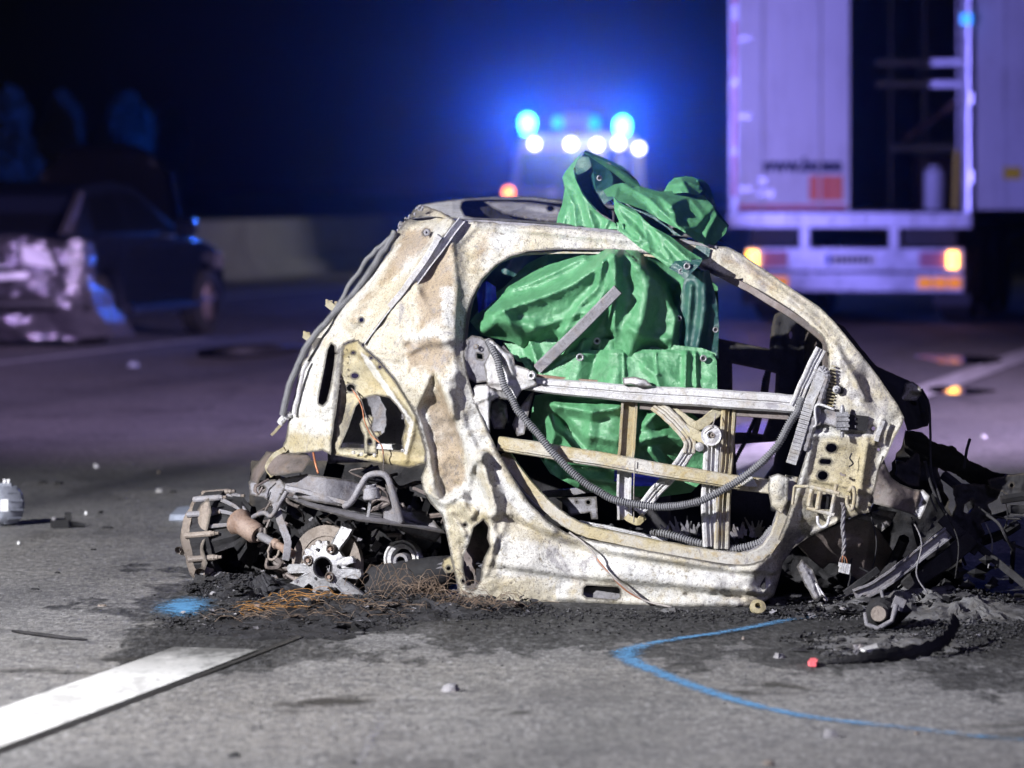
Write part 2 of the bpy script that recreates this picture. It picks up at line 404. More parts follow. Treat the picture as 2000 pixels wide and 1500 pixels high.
ldash(4.6, 11.05); ldash(18.3, 34.0); ldash(46, 58)
ldash(20, 33.5, -11.42, .16); ldash(44, 56, -11.42, .16)
strip('edge_line', -15.62, -15.40, -20, 300, .004, M['paint'])
# long joint in the asphalt beside the dash
n_ = NB('joint_tar'); M['tar'] = plain('joint_tar', (.025, .024, .024), .55, scale=40)
def joint(l, v0, v1, wd):
    p = []
    for side in (-1, 1):
        for k in (range(40) if side < 0 else range(39, -1, -1)):
            v = v0+(v1-v0)*k/39; q = RE*(l+side*wd/2+.012*pnoise(np.array([v*4.1]), np.array([3+side]))[0])+RD*v; p.append((q.x, q.y, .0035))
    o = mk('road_joint', p, [tuple(range(len(p)))], M['tar']); o['kind'] = 'structure'
joint(-3.565, 4, 30, .022)

# blue marking spray of the accident survey
def mat_spray():
    n = NB('blue_spray'); c = n.coords(world=True); f = n.noise(c, 130, 3, .8); g = n.noise(c, 18, 4, .7)
    n.bump(f, .4, .004)
    tr = n.node('ShaderNodeBsdfTransparent'); mx = n.node('ShaderNodeMixShader')
    a = n.node('ShaderNodeAttribute', attribute_name='cover').outputs['Fac']
    k = n.math('ADD', a, n.math('ADD', n.math('MULTIPLY', n.math('SUBTRACT', f, .5), 1.9), n.math('MULTIPLY', n.math('SUBTRACT', g, .5), 1.1)))
    n.l.new(n.ramp(k, [(.42, 0), (.80, .85)]), mx.inputs[0]); n.l.new(tr.outputs[0], mx.inputs[1]); n.l.new(n.b.outputs[0], mx.inputs[2]); n.l.new(mx.outputs[0], n.out.inputs[0])
    return n.bs(col=n.mix(g, (.06, .21, .44), (.12, .34, .60)), rough=.7)
M['spray'] = mat_spray()
def spray_line(name, pts, wd):
    P = spline(pts, 14); V = []; Fc = []; cov = []; n = len(P)
    G3 = [G(p[0], p[1], .0045) for p in P]
    for i, g in enumerate(G3):
        t = (G3[min(i+1, n-1)]-G3[max(i-1, 0)]).normalized(); s = Vector((-t.y, t.x, 0)); ww = wd*P[i][2]
        for k in (-1, -.45, 0, .45, 1): V.append(g+s*ww*k); cov.append(P[i][3]*(1-abs(k))**.6)
    for i in range(n-1):
        for k in range(4): Fc.append((i*5+k, i*5+k+1, i*5+k+6, i*5+k+5))
    o = mk(name, V, Fc, M['spray']); o['kind'] = 'structure'
    at = o.data.attributes.new('cover', 'FLOAT', 'POINT'); at.data.foreach_set('value', cov)
spray_line('spray_line', [(1640, 1199, 1, .45), (1560, 1206, 1, .6), (1500, 1218, 1, .75), (1420, 1233, .9, .85), (1330, 1246, .9, .8), (1262, 1258, 1.0, .8), (1226, 1272, 1.5, .75), (1232, 1290, 1.3, .8), (1290, 1315, 1, .85), (1370, 1345, 1, .85), (1470, 1376, 1, .8), (1600, 1402, 1, .75), (1760, 1420, 1, .65), (1900, 1436, 1, .55), (2060, 1449, 1, .5)], .05)
def spray_patch():
    V = []; Fc = []; cov = []; c = G(358, 1184, .0045); nr, na = 10, 36
    for i in range(nr+1):
        for k in range(na):
            q = 2*math.pi*k/na; r = i/nr; V.append(c+Vector((math.cos(q)*r*.13, math.sin(q)*r*.42, 0))); cov.append(.98*(1-r)**.75)
    for i in range(nr):
        for k in range(na): Fc.append((i*na+k, i*na+(k+1) % na, (i+1)*na+(k+1) % na, (i+1)*na+k))
    o = mk('spray_patch', V, Fc, M['spray']); o['kind'] = 'structure'
    at = o.data.attributes.new('cover', 'FLOAT', 'POINT'); at.data.foreach_set('value', cov)
spray_patch()

# two shallow puddles left by the extinguishing water
M['water'] = NB('road_water').bs(col=(.02, .02, .022), rough=.06, spec=.6)
for (x_, y_, rx, ry, sd) in ((1872, 702, .30, 1.0, 1), (1868, 762, .22, .45, 2), (1500, 838, .25, .6, 3)):
    c_ = G(x_, y_, .004); p_ = [c_+Vector((math.cos(t)*rx*(1+.25*math.sin(3*t+sd)), math.sin(t)*ry*(1+.2*math.sin(2*t+sd*2)), 0)) for t in np.linspace(0, 2*math.pi, 36, endpoint=False)]
    mk('puddle', p_, [tuple(range(36))], M['water'])['kind'] = 'structure'
# concrete safety barrier along the far side, one segment after the other
for i in range(12):
    v0 = 20+i*12; b = MB(); prof = [(-.28, 0), (-.28, .08), (-.10, .30), (-.075, .90), (.075, .90), (.10, .30), (.28, .08), (.28, 0)]
    a = RE*-18.5+RD*(v0+.03); e = RD*11.94
    b.prism([a+RE*x+Vector((0, 0, z)) for x, z in prof], e)
    o = b.build('concrete_barrier', M['concrete']); tag(o, 'long pale concrete safety barrier segment beyond the far lanes', 'barrier', 'concrete barrier segments along the far road edge')

# ------------------------------------------------------------------ shrubs and trees beyond the barrier
M['bark'] = plain('bark', (.05, .04, .03), .9); 
nl = NB('leaf'); M['leaf'] = nl.bs(col=nl.mix(nl.noise(nl.coords(), 2.5), (.04, .06, .03), (.10, .12, .07)), rough=.7)
def tree(px, d, top, wd, label, seed, rows=260):
    rg = random.Random(seed); b = W(px, 0, d); loc = Vector((b.x, d, -.06)); h = CH+(HY-top)/F*d
    root = empty('columnar_tree', loc); tag(root, label, 'tree', 'columnar trees beyond the barrier')
    tr = MB(); tr.tube([(loc.x, loc.y, -.06), (loc.x+.05, loc.y, h*.5), (loc.x, loc.y, h*.92)], [.09, .06, .02])
    for k in range(9):
        a = rg.uniform(0, 6.28); z = h*rg.uniform(.15, .8); tr.tube([(loc.x, loc.y, z), (loc.x+math.cos(a)*wd*.4, loc.y+math.sin(a)*wd*.4, z+.3*wd)], [.03, .01], 5)
    tr.build('trunk', M['bark'], root)
    lf = MB()
    for k in range(rows*9):
        t = rg.random()**.8; z = .15+t*(h-.15); prof = wd*.5*max(0, 1-t**3.2)**.5*min(1, .6+t*1.2); a = rg.uniform(0, 6.28); r = prof*(.45+.55*rg.random()**.5)*(1+.25*math.sin(a*3+z*4+seed))
        c = Vector((loc.x+math.cos(a)*r, loc.y+math.sin(a)*r, z)); u = Vector((rg.gauss(0, 1), rg.gauss(0, 1), rg.gauss(0, 1))).normalized(); v = u.orthogonal().normalized(); s = rg.uniform(.05, .10)
        lf.add([c-u*s, c+v*s*.6, c+u*s, c-v*s*.6], [(0, 1, 2, 3)])
    mk('crown', lf.v, lf.f, M['leaf'], root)
tree(15, 72, 172, 1.15, 'blue lit columnar tree beyond the barrier, nearest the damaged car boot', 1)
tree(122, 74, 180, .95, 'slim blue lit columnar tree, second of the row beyond the barrier', 2)
tree(248, 72, 184, 1.2, 'broad blue lit columnar tree behind the raised bonnet of the dark car', 3)
tree(335, 76, 205, .7, 'narrowest dim columnar tree at the end of the row beyond the barrier', 4)
# ================================================================== BACKGROUND VEHICLES
M['tyre'] = plain('tyre_rubber', (.018, .018, .018), .85)
M['rim'] = plain('alloy_rim', (.35, .30, .30), .4, .8)
M['dkblue'] = NB('dark_car_paint').bs(col=(.010, .013, .024), rough=.16, coat=.9, spec=.7)
M['darkglass'] = NB('dark_glass').bs(col=(.006, .007, .01), rough=.08, spec=.7)
M['black'] = plain('black_plastic', (.012, .012, .013), .6)
n_ = NB('crumpled_silver'); n_.bump(n_.noise(n_.coords(), 9, 5, .6), .6, .06); M['silver'] = n_.bs(col=(.34, .33, .36), rough=.16, metal=.85)
M['bonnetblack'] = NB('bonnet_black').bs(col=(.004, .004, .005), rough=.5, spec=.2)
M['amberlit'] = glow('lit_amber_lamp', (1, .42, .06), 9)
M['amber'] = NB('amber_lens').bs(col=(.8, .22, .02), rough=.2, emis=(1, .35, .04), es=.5)
M['redlens'] = NB('red_lens').bs(col=(.55, .02, .02), rough=.2)
M['clearlens'] = NB('clear_lens').bs(col=(.75, .75, .78), rough=.18, spec=.8)

def wheel(root, c, axis, r=.33, wd=.2, hub='rim', arch=True):
    b = MB(); b.lathe(c, axis, [(-wd/2, r*.62), (-wd/2, r*.9), (-wd*.4, r), (wd*.4, r), (wd/2, r*.9), (wd/2, r*.62)], 28, False)
    t = b.build('wheel', M['tyre'], root, 'auto')
    d = MB(); a = Vector(axis).normalized(); u = Vector((0, 0, 1)); s = a.cross(u)
    d.lathe(Vector(c)-a*wd*.3, axis, [(0, r*.64), (.02, r*.64)], 28)
    for k in range(5):
        q = 2*math.pi*k/5; e = u*math.cos(q)+s*math.sin(q); d.tube([Vector(c)-a*(wd*.36), Vector(c)-a*(wd*.36)+e*r*.6], [r*.12, r*.08], 6)
    d.lathe(Vector(c)-a*(wd*.44), axis, [(0, r*.16), (.05, r*.16)], 12)
    d.build('rim', M[hub], t)
# --- dark hatchback with crushed tail and raised bonnet
def crashed_car():
    C0 = G(195, 674); fw = Vector((.30, .954, 0)); rt = Vector((.954, -.30, 0))   # ground under its right rear wheel
    def q(v, l, z): return C0+fw*v+rt*(l+.06)+Vector((0, 0, z))                      # v forward, l right (0 = right flank)
    root = empty('crashed_car', C0+rt*-.85+fw*1.3)
    tag(root, 'dark hatchback with crushed silver tail and its bonnet raised, standing beyond the lane line', 'car')
    WD = 1.74
    prof = [(-.45, .30), (-.55, .60), (-.50, .92), (-.1, .98), (.6, .97), (1.9, .93), (2.5, .90), (3.05, .80), (3.28, .62), (3.30, .32), (2.95, .22)]
    # wheel arches cut into the lower edge
    def arch(cx): return [(cx+.38*math.cos(a), .31+.38*math.sin(a)) for a in np.linspace(0, math.pi, 10)]
    low = [(2.94, .22)]+arch(2.55)+[(2.16, .22), (.40, .22)]+arch(0)
    b = MB(); side = prof+low; n = len(side)
    rows = [(-WD, .06), (-WD+.10, 0), (-.10, 0), (0, .06)]; vs = []
    for l, ins in rows:
        for (v, z) in side:
            k = 1-ins*.6; sg = 1 if l > -WD/2 else -1; vs.append(q(1.35+(v-1.35)*k, l-sg*.17*max(0, (v-1.2)/2.1)**2, .6+(z-.6)*k))
    fs = [tuple(range(n)), tuple(3*n+i for i in range(n))[::-1]]
    for r_ in range(3):
        for i in range(n): j = (i+1) % n; fs.append((r_*n+i, r_*n+j, (r_+1)*n+j, (r_+1)*n+i))
    body = b.add(vs, fs).build('body', M['dkblue'], root, 'auto')
    bv = body.modifiers.new('round', 'BEVEL'); bv.width = .07; bv.segments = 4; bv.limit_method = 'ANGLE'; bv.angle_limit = R(25)
    g = MB(); gp = [(-.42, .95), (-.18, 1.32), (.1, 1.42), (.75, 1.45), (1.15, 1.40), (1.98, .95)]; n = len(gp); vs = []
    for l, k in ((-WD+.07, 0), (-WD+.28, 1), (-.28, 1), (-.07, 0)):
        for (v, z) in gp: vs.append(q(v, l if z > 1 else (l if k == 0 else l), z if k else min(z, .97)+(z-.97)*.0 if z <= .97 else z-.10*(1-k)))
    g = MB()
    def ring(l, zsc): return [q(v, l, z) for v, z in gp]
    lo_l, hi_l, hi_r, lo_r = -WD+.06, -WD+.26, -.26, -.06
    pts = []
    for (v, z) in gp:
        t = (z-.95)/.5; pts.append((q(v, lo_l+(hi_l-lo_l)*t, z), q(v, lo_r+(hi_r-lo_r)*t, z)))
    L = [p[0] for p in pts]; Rr = [p[1] for p in pts]
    g.add(L+Rr, [tuple(range(n))[::-1], tuple(range(n, 2*n))]+[(i, i+1, n+i+1, n+i) for i in range(n-1)]).build('cabin', M['dkblue'], root)
    def rw(v, z): t = (z-.95)/.5; return q(v, lo_r+(hi_r-lo_r)*t+.012, z)
    for nm, poly in (('side_window', [(-.05, 1.0), (.02, 1.30), (.68, 1.36), (.68, 1.0)]), ('side_window', [(.76, 1.0), (.76, 1.36), (1.1, 1.33), (1.72, 1.0)])):
        MB().prism([rw(v, z) for v, z in poly], -rt*.01).build(nm, M['darkglass'], root)
    MB().prism([q(-.42+.05-.02, -WD+.16, 1.0), q(-.42+.05-.02, -.16, 1.0), q(-.17, -.30, 1.30), q(-.17, -WD+.30, 1.30)], -fw*.012).build('rear_window', M['darkglass'], root)
    MB().prism([q(1.93, -WD+.16, 1.0), q(1.93, -.16, 1.0), q(1.21, -.30, 1.385), q(1.21, -WD+.30, 1.385)], fw*.02).build('windscreen', M['darkglass'], root)
    # raised bonnet: gently domed panel leaning back towards the windscreen
    vs = []; fs = []; nu, nv = 13, 9
    for j in range(nv):
        t = j/(nv-1)
        for i in range(nu):
            s = -1+2*i/(nu-1); wd = .72*(1-.10*t-.25*max(0, t-.75)*4*abs(s)**3)
            cz = 1.03+t*.80*math.sin(R(74))-.05*abs(s)**2.5-.10*max(0, t-.7)*abs(s)**3*3; vs.append(q(2.15-.80*t*math.cos(R(74))-.05*math.sin(t*3)+.04*s*s, -WD/2+s*wd, cz))
    for j in range(nv-1):
        for i in range(nu-1): a = j*nu+i; fs.append((a, a+1, a+nu+1, a+nu))
    m = len(vs); vs2 = [v+fw*.03 for v in vs]
    fs += [tuple(m+i for i in f[::-1]) for f in fs[:]]
    rim = [i for i in range(nu)]+[j*nu+nu-1 for j in range(1, nv)]+[(nv-1)*nu+i for i in range(nu-2, -1, -1)]+[j*nu for j in range(nv-2, 0, -1)]
    fs += [(rim[i], rim[(i+1) % len(rim)], m+rim[(i+1) % len(rim)], m+rim[i]) for i in range(len(rim))]
    mk('bonnet', vs+vs2, fs, M['bonnetblack'], root, True)
    for v in (0, 2.55): wheel(root, q(v, -.14, .31), -rt, .31, .2); 
    for v in (0, 2.55): wheel(root, q(v, -WD+.14, .31), rt, .31, .2)
    # crushed tail: crumpled skin bulging backwards
    P = []; fs = []; nu, nv = 64, 36
    for j in range(nv):
        for i in range(nu):
            s = i/(nu-1); t = j/(nv-1); x = np.array([s*4.2]); y = np.array([t*2.6])
            dv = .15*fbm(x, y, 3)[0]+.10*(1-2*abs(pnoise(x*1.3+9, y*1.3)))[0]+.06*abs(pnoise(x*3+2, y*3))[0]-(.10 if t < .42 else 0); wrap = max(0, (s-.84)/.16)
            edge = 1+.5*wrap*pnoise(np.array([t*4.]), np.array([2.7]))[0]
            P.append(q(-.74-.24*math.sin(t*2.4)+dv+wrap*(.35+.75*(1-t)**2)*edge, -WD-.02+(WD+.12+.10*(1-t))*min(1, s/.9)+.06*fbm(x+4, y, 2)[0], .08+t*(.90-.10*wrap)+.07*fbm(x, y+7, 3)[0]))
    for j in range(nv-1):
        for i in range(nu-1): a = j*nu+i; fs.append((a, a+1, a+nu+1, a+nu))
    m = len(P); P2 = [p+fw*.02 for p in P]; fs += [tuple(m+k for k in f[::-1]) for f in fs[:]]
    tail = mk('crushed_tail', P+P2, fs, M['silver'], root, False); tail['label'] = 'crumpled silver rear end'
    MB().prism([q(-1.0, -.34, .90), q(-.97, -.12, .86), q(-.94, -.06, .70), q(-1.02, -.30, .74)], -fw*.06).build('tail_lamp', M['clearlens'], root); MB().tube([q(-1.0, -WD, .42), q(-1.08, -WD/2, .38), q(-1.0, -.2, .40), q(-.7, .10, .36), q(-.4, .12, .30)], [.05, .07, .07, .06, .03], 8).build('torn_bumper', M['black'], root, True); MB().tube([q(-1.02, -WD+.1, .62), q(-1.06, -WD/2, .60), q(-1.0, -.3, .64)], .03, 8).build('bumper_trim', M['clearlens'], root, True)
    b = MB(); vs = []
    P = [(-.60, .98), (-.40, 1.0), (-.16, 1.34), (-.20, 1.37)]
    b.prism([q(v, -WD+.12, z) for v, z in P], rt*.05).build('tailgate_frame', M['silver'], root); MB().prism([q(v, -.19, z) for v, z in P], rt*.05).build('tailgate_frame', M['silver'], root)
    mb = MB(); mb.lathe(q(1.62, .10, 1.02), rt, [(-.10, .03), (-.09, .09), (.06, .10), (.10, .03)], 14); mb.tube([q(1.62, -.12, .98), q(1.62, .06, 1.0)], .02, 6); mb.build('wing_mirror', M['dkblue'], root, 'auto')
    for v in (.62, 1.55): MB().tube([q(v, .035, .83), q(v+.02, .06, .835), q(v+.16, .06, .835), q(v+.18, .035, .83)], .014, 6).build('door_handle', M['dkblue'], root)
    MB().prism([q(3.05, -.28, .62), q(2.85, -.02, .62), q(2.82, -.02, .75), q(3.0, -.26, .75)], Vector((0, 0, .02))).build('headlight', M['clearlens'], root)
    MB().tube([q(.48, .02, .30), q(2.1, .02, .30)], .045, 8).build('side_skirt', M['dkblue'], root)
crashed_car()

# --- lorry trailer seen from behind
n_ = NB('trailer_white'); st_ = n_.noise(n_.coords((6, 6, .7)), 2.2, 5, .65); gd_ = n_.noise(n_.coords(), 1.3, 4, .6); M['white'] = n_.bs(col=n_.mix(n_.ramp(n_.math('MULTIPLY', st_, gd_), [(.22, 0), (.42, .5)]), (.64, .64, .66), (.36, .34, .35)), rough=.4)
M['tapered'] = NB('red_reflective_tape').bs(col=(.55, .03, .04), rough=.35, emis=(.6, .05, .08), es=.05)
M['steelgrey'] = plain('galvanised_steel', (.42, .41, .44), .3, .65, scale=12)
M['cargodark'] = plain('cargo_dark', (.03, .028, .03), .8)
M['hazard'] = NB('hazard_orange').bs(col=(.80, .14, .03), rough=.45)
M['yellow'] = NB('yellow_sticker').bs(col=(.75, .55, .02), rough=.5)
M['ink'] = NB('dark_lettering').bs(col=(.02, .02, .06), rough=.6)
M['pinklens'] = NB('pale_lens').bs(col=(.55, .22, .30), rough=.2)
M['plateblue'] = NB('plate_blue').bs(col=(.02, .06, .5), rough=.4)
M['platewhite'] = NB('plate_white').bs(col=(.6, .6, .6), rough=.4)
M['brownbox'] = plain('load_carton', (.16, .10, .07), .8, scale=6)
M['wood'] = plain('pallet_wood', (.34, .24, .13), .7, scale=14)
def trailer():
    a = W(1425, 0, 39.6); a.z = 0
    def q(u, v, z): return a+RE*u+RD*v+Vector((0, 0, z))
    RM = Matrix((RE, RD, Vector((0, 0, 1)))).transposed().to_3x3()
    def bx(b, u0, u1, v0, v1, z0, z1): return b.box(q((u0+u1)/2, (v0+v1)/2, (z0+z1)/2), ((u1-u0)/2, (v1-v0)/2, (z1-z0)/2), RM)
    root = empty('box_trailer', q(1.25, 5, 0)); tag(root, 'tall white lorry box trailer with left door shut and right door swung open', 'trailer')
    Z0, Z1 = 1.14, 4.0
    b = MB(); bx(b, 0, .035, .06, 13, Z0, Z1); bx(b, 2.465, 2.5, .06, 13, Z0, Z1); bx(b, .035, 2.465, .06, 13, Z1-.04, Z1); bx(b, .035, 2.465, 12.9, 13, Z0, Z1-.04); b.build('box_walls', M['white'], root)
    b = MB(); bx(b, .035, 2.465, .06, 12.9, Z0-.02, Z0+.02); b.build('load_floor', M['cargodark'], root)
    b = MB(); bx(b, 0, .09, -.01, .06, Z0, Z1); bx(b, 2.41, 2.5, -.01, .06, Z0, Z1); bx(b, .09, 2.41, -.01, .06, Z1-.1, Z1); b.build('rear_frame', M['steelgrey'], root)
    b = MB(); bx(b, .095, 1.25, -.035, .02, Z0+.03, Z1-.11); dl = b.build('left_door', M['white'], root)
    for u in (.35, .95): b = MB(); b.tube([q(u, -.05, Z0+.05), q(u, -.05, 3.8)], .012, 6); b.build('lock_rod', M['white'], dl)
    for k, (z0, z1) in enumerate(((3.28, 3.9), (2.52, 3.12), (1.80, 2.44), (1.30, 1.74))):
        b = MB(); bx(b, .03, .075, -.014, -.0105, z0, z1); b.build('contour_tape', M['tapered'], root)
    b = MB(); bx(b, .10, 1.22, -.040, -.0355, 1.175, 1.215); b.build('contour_tape', M['tapered'], dl)
    b = MB(); bx(b, .84, 1.185, -.052, -.0355, 1.26, 1.515); hz = b.build('hazard_panel', M['hazard'], dl)
    b = MB(); bx(b, 1.01, 1.02, -.056, -.053, 1.27, 1.505); b.build('panel_fold', M['redlens'], hz)
    b = MB(); bx(b, .30, .47, -.040, -.0355, 1.30, 1.36); b.build('type_plate', M['steelgrey'], dl)
    # writing on the door
    cu = bpy.data.curves.new('door_lettering', 'FONT'); cu.body = 'www.busse'; cu.size = .185; cu.extrude = .002; cu.offset = .012
    to = bpy.data.objects.new('door_lettering', cu); COL.objects.link(to); bpy.context.view_layer.update()
    me = bpy.data.meshes.new_from_object(to); bpy.data.objects.remove(to)
    xs = [v.co.x for v in me.vertices]; k = .86/(max(xs)-min(xs))
    mk('door_lettering', [q(.32+(v.co.x-min(xs))*k, -.042-v.co.z, 1.565+v.co.y*1.0) for v in me.vertices], [tuple(p.vertices) for p in me.polygons], M['ink'], dl)
    # open right door, swung round its hinge
    hg = q(2.52, -.03, 0); ang = R(-14); e = RE*math.cos(ang)+RD*-math.sin(ang); nn = Vector((-e.y, e.x, 0)); DM = Matrix((e, nn, Vector((0, 0, 1)))).transposed().to_3x3()
    def db(b, u0, u1, v0, v1, z0, z1): return b.box(hg+e*(u0+u1)/2+nn*(v0+v1)/2+Vector((0, 0, (z0+z1)/2)), ((u1-u0)/2, (v1-v0)/2, (z1-z0)/2), DM)
    b = MB(); db(b, .03, 1.22, 0, .05, Z0+.03, Z1-.11); dr = b.build('right_door', M['white'], root)
    for z in (1.75, 2.62, 3.35): b = MB(); db(b, .06, 1.2, -.02, -.001, z, z+.16); b.build('door_rib', M['white'], dr)
    for u in (.30, .75): b = MB(); db(b, u, u+.015, -.012, -.001, Z0+.1, Z1-.2); b.build('panel_seam', M['white'], dr)
    b = MB(); db(b, .30, .48, -.012, -.0025, 1.48, 1.60); b.build('sticker', M['yellow'], dr)
    for z in (1.5, 2.3, 3.1): b = MB(); b.tube([q(2.51, -.05, z-.06), q(2.51, -.05, z+.06)], .025, 8); b.build('hinge', M['steelgrey'], dr)
    b = MB(); b.tube([q(2.48, -.06, Z0), q(2.48, -.06, 3.9)], .02, 8); b.build('seal', M['steelgrey'], root)
    # cargo things
    for z in (2.45, 2.68):
        b = MB(); bx(b, 1.28, 2.46, 1.5, 1.56, z, z+.07); b.build('cross_bar', M['steelgrey'], root)
    b = MB(); bx(b, 1.45, 2.4, 3.2, 4.0, Z0+.02, 1.72); b.build('crate_stack', M['brownbox'], root)
    b = MB(); bx(b, 1.3, 2.46, 2.4, 2.46, 1.78, 1.86); b.build('cross_bar', M['steelgrey'], root)
    b = MB(); b.tube([q(1.6, 1.4, 1.9), q(2.45, 2.3, 2.6)], .04, 6); b.build('load_strut', M['brownbox'], root)
    for u in (1.42, 1.78, 2.14): b = MB(); bx(b, u, u+.02, 1.6, 1.62, Z0+.02, 3.8); b.build('load_post', M['steelgrey'], root)
    for z_ in (1.35, 2.1, 2.9, 3.6): b = MB(); bx(b, .10, .24, -.06, -.036, z_, z_+.05); b.build('door_hinge', M['steelgrey'], dl)
    b = MB(); bx(b, .33, .40, -.075, -.052, 1.42, 1.50); b.build('lock_handle', M['steelgrey'], dl)
    # rear sill and bumpers
    b = MB(); bx(b, .0, 2.5, -.06, .12, .985, 1.135); sill = b.build('rear_sill', M['steelgrey'], root)
    for u in (.06, .33, .62, .72, 1.08, 1.30, 1.42, 1.9, 2.32):
        b = MB(); b.lathe(q(u, -.065, 1.06), -RD, [(0, .028), (.012, .02)], 10); b.build('rubber_buffer', M['clearlens'], sill)
    for u0 in (.74, 1.66): b = MB(); bx(b, u0, u0+.09, -.02, .10, .775, .98); b.build('bumper_bracket', M['steelgrey'], root)
    for u0, u1 in ((.22, .70), (1.80, 2.34)): b = MB(); bx(b, u0, u1, -.01, .05, .79, .97); b.build('mounting_plate', M['black'], root)
    b = MB(); bx(b, .19, 2.42, -.08, .02, .545, .77); up = b.build('light_bar', M['steelgrey'], root)
    b = MB(); bx(b, .19, 2.42, -.06, .03, .335, .515); lo = b.build('underrun_bar', M['steelgrey'], root)
    for u in (.20, 2.26): b = MB(); b.box(q(u+.06, -.11, .66), (.048, .03, .08), RM); b.build('lit_lamp', M['amberlit'], up)
    for u0, u1 in ((.36, .62), (1.98, 2.24)): b = MB(); bx(b, u0, u1, -.10, -.081, .58, .74); b.build('tail_lens', M['pinklens'], up)
    for u0, u1 in ((.42, .62), (1.96, 2.10), (2.12, 2.25), (2.27, 2.40)): b = MB(); bx(b, u0, u1, -.08, -.061, .37, .48); b.build('reflector', M['amber'], lo)
    b = MB(); bx(b, 1.02, 1.52, -.092, -.081, .60, .715); pl = b.build('number_plate', M['platewhite'], up)
    b = MB(); bx(b, 1.02, 1.07, -.097, -.0925, .605, .71); b.build('plate_band', M['plateblue'], pl)
    for k in range(7):
        b = MB(); bx(b, 1.11+k*.055, 1.11+k*.055+.035, -.0955, -.0925, .625, .69); b.build('plate_character', M['ink'], pl)
    for v in (.9, 2.25, 3.6):
        for u in (.28, 2.22):
            wheel(root, q(u, v+.2, .50), -RE if u < 1 else RE, .50, .36)
    for u in (.55, 1.9): b = MB(); bx(b, u, u+.1, .15, 12, .80, .98); b.build('chassis_rail', M['black'], root)
    for u in (.06, 2.06): b = MB(); bx(b, u, u+.38, .35, .37, .18, .74); b.build('mud_flap', M['black'], root)
    # things standing on the load floor
    b = MB(); b.lathe(q(1.98, 1.0, Z0+.02), (0, 0, 1), [(0, .10), (.02, .11), (.40, .11), (.44, .06), (.46, .06)], 18); o = b.build('canister', M['white'], None, 'auto'); tag(o, 'pale canister standing inside the open trailer', 'canister')
    b = MB(); b.prism([q(2.28, .9, Z0+.02), q(2.45, 1.6, Z0+.02), q(2.45, 1.6, 1.75), q(2.28, .9, 1.75)], RE*-.04); o = b.build('board', M['wood'], None); tag(o, 'upright wooden board inside the open trailer by its right wall', 'board')
    b = MB(); b.tube([q(2.22, .8, Z0+.02), q(2.24, .8, 1.78)], .025, 8); o = b.build('pole', M['yellow'], None); tag(o, 'thin yellowish pole standing upright inside the open trailer', 'pole')
    # lamp on the trailer's corner
    b = MB(); b.box(q(2.46, -.12, 3.1), (.05, .05, .05), RM); b.build('marker_lamp', glow('blue_marker', (.03, .25, 1), 2.5), root)
trailer()

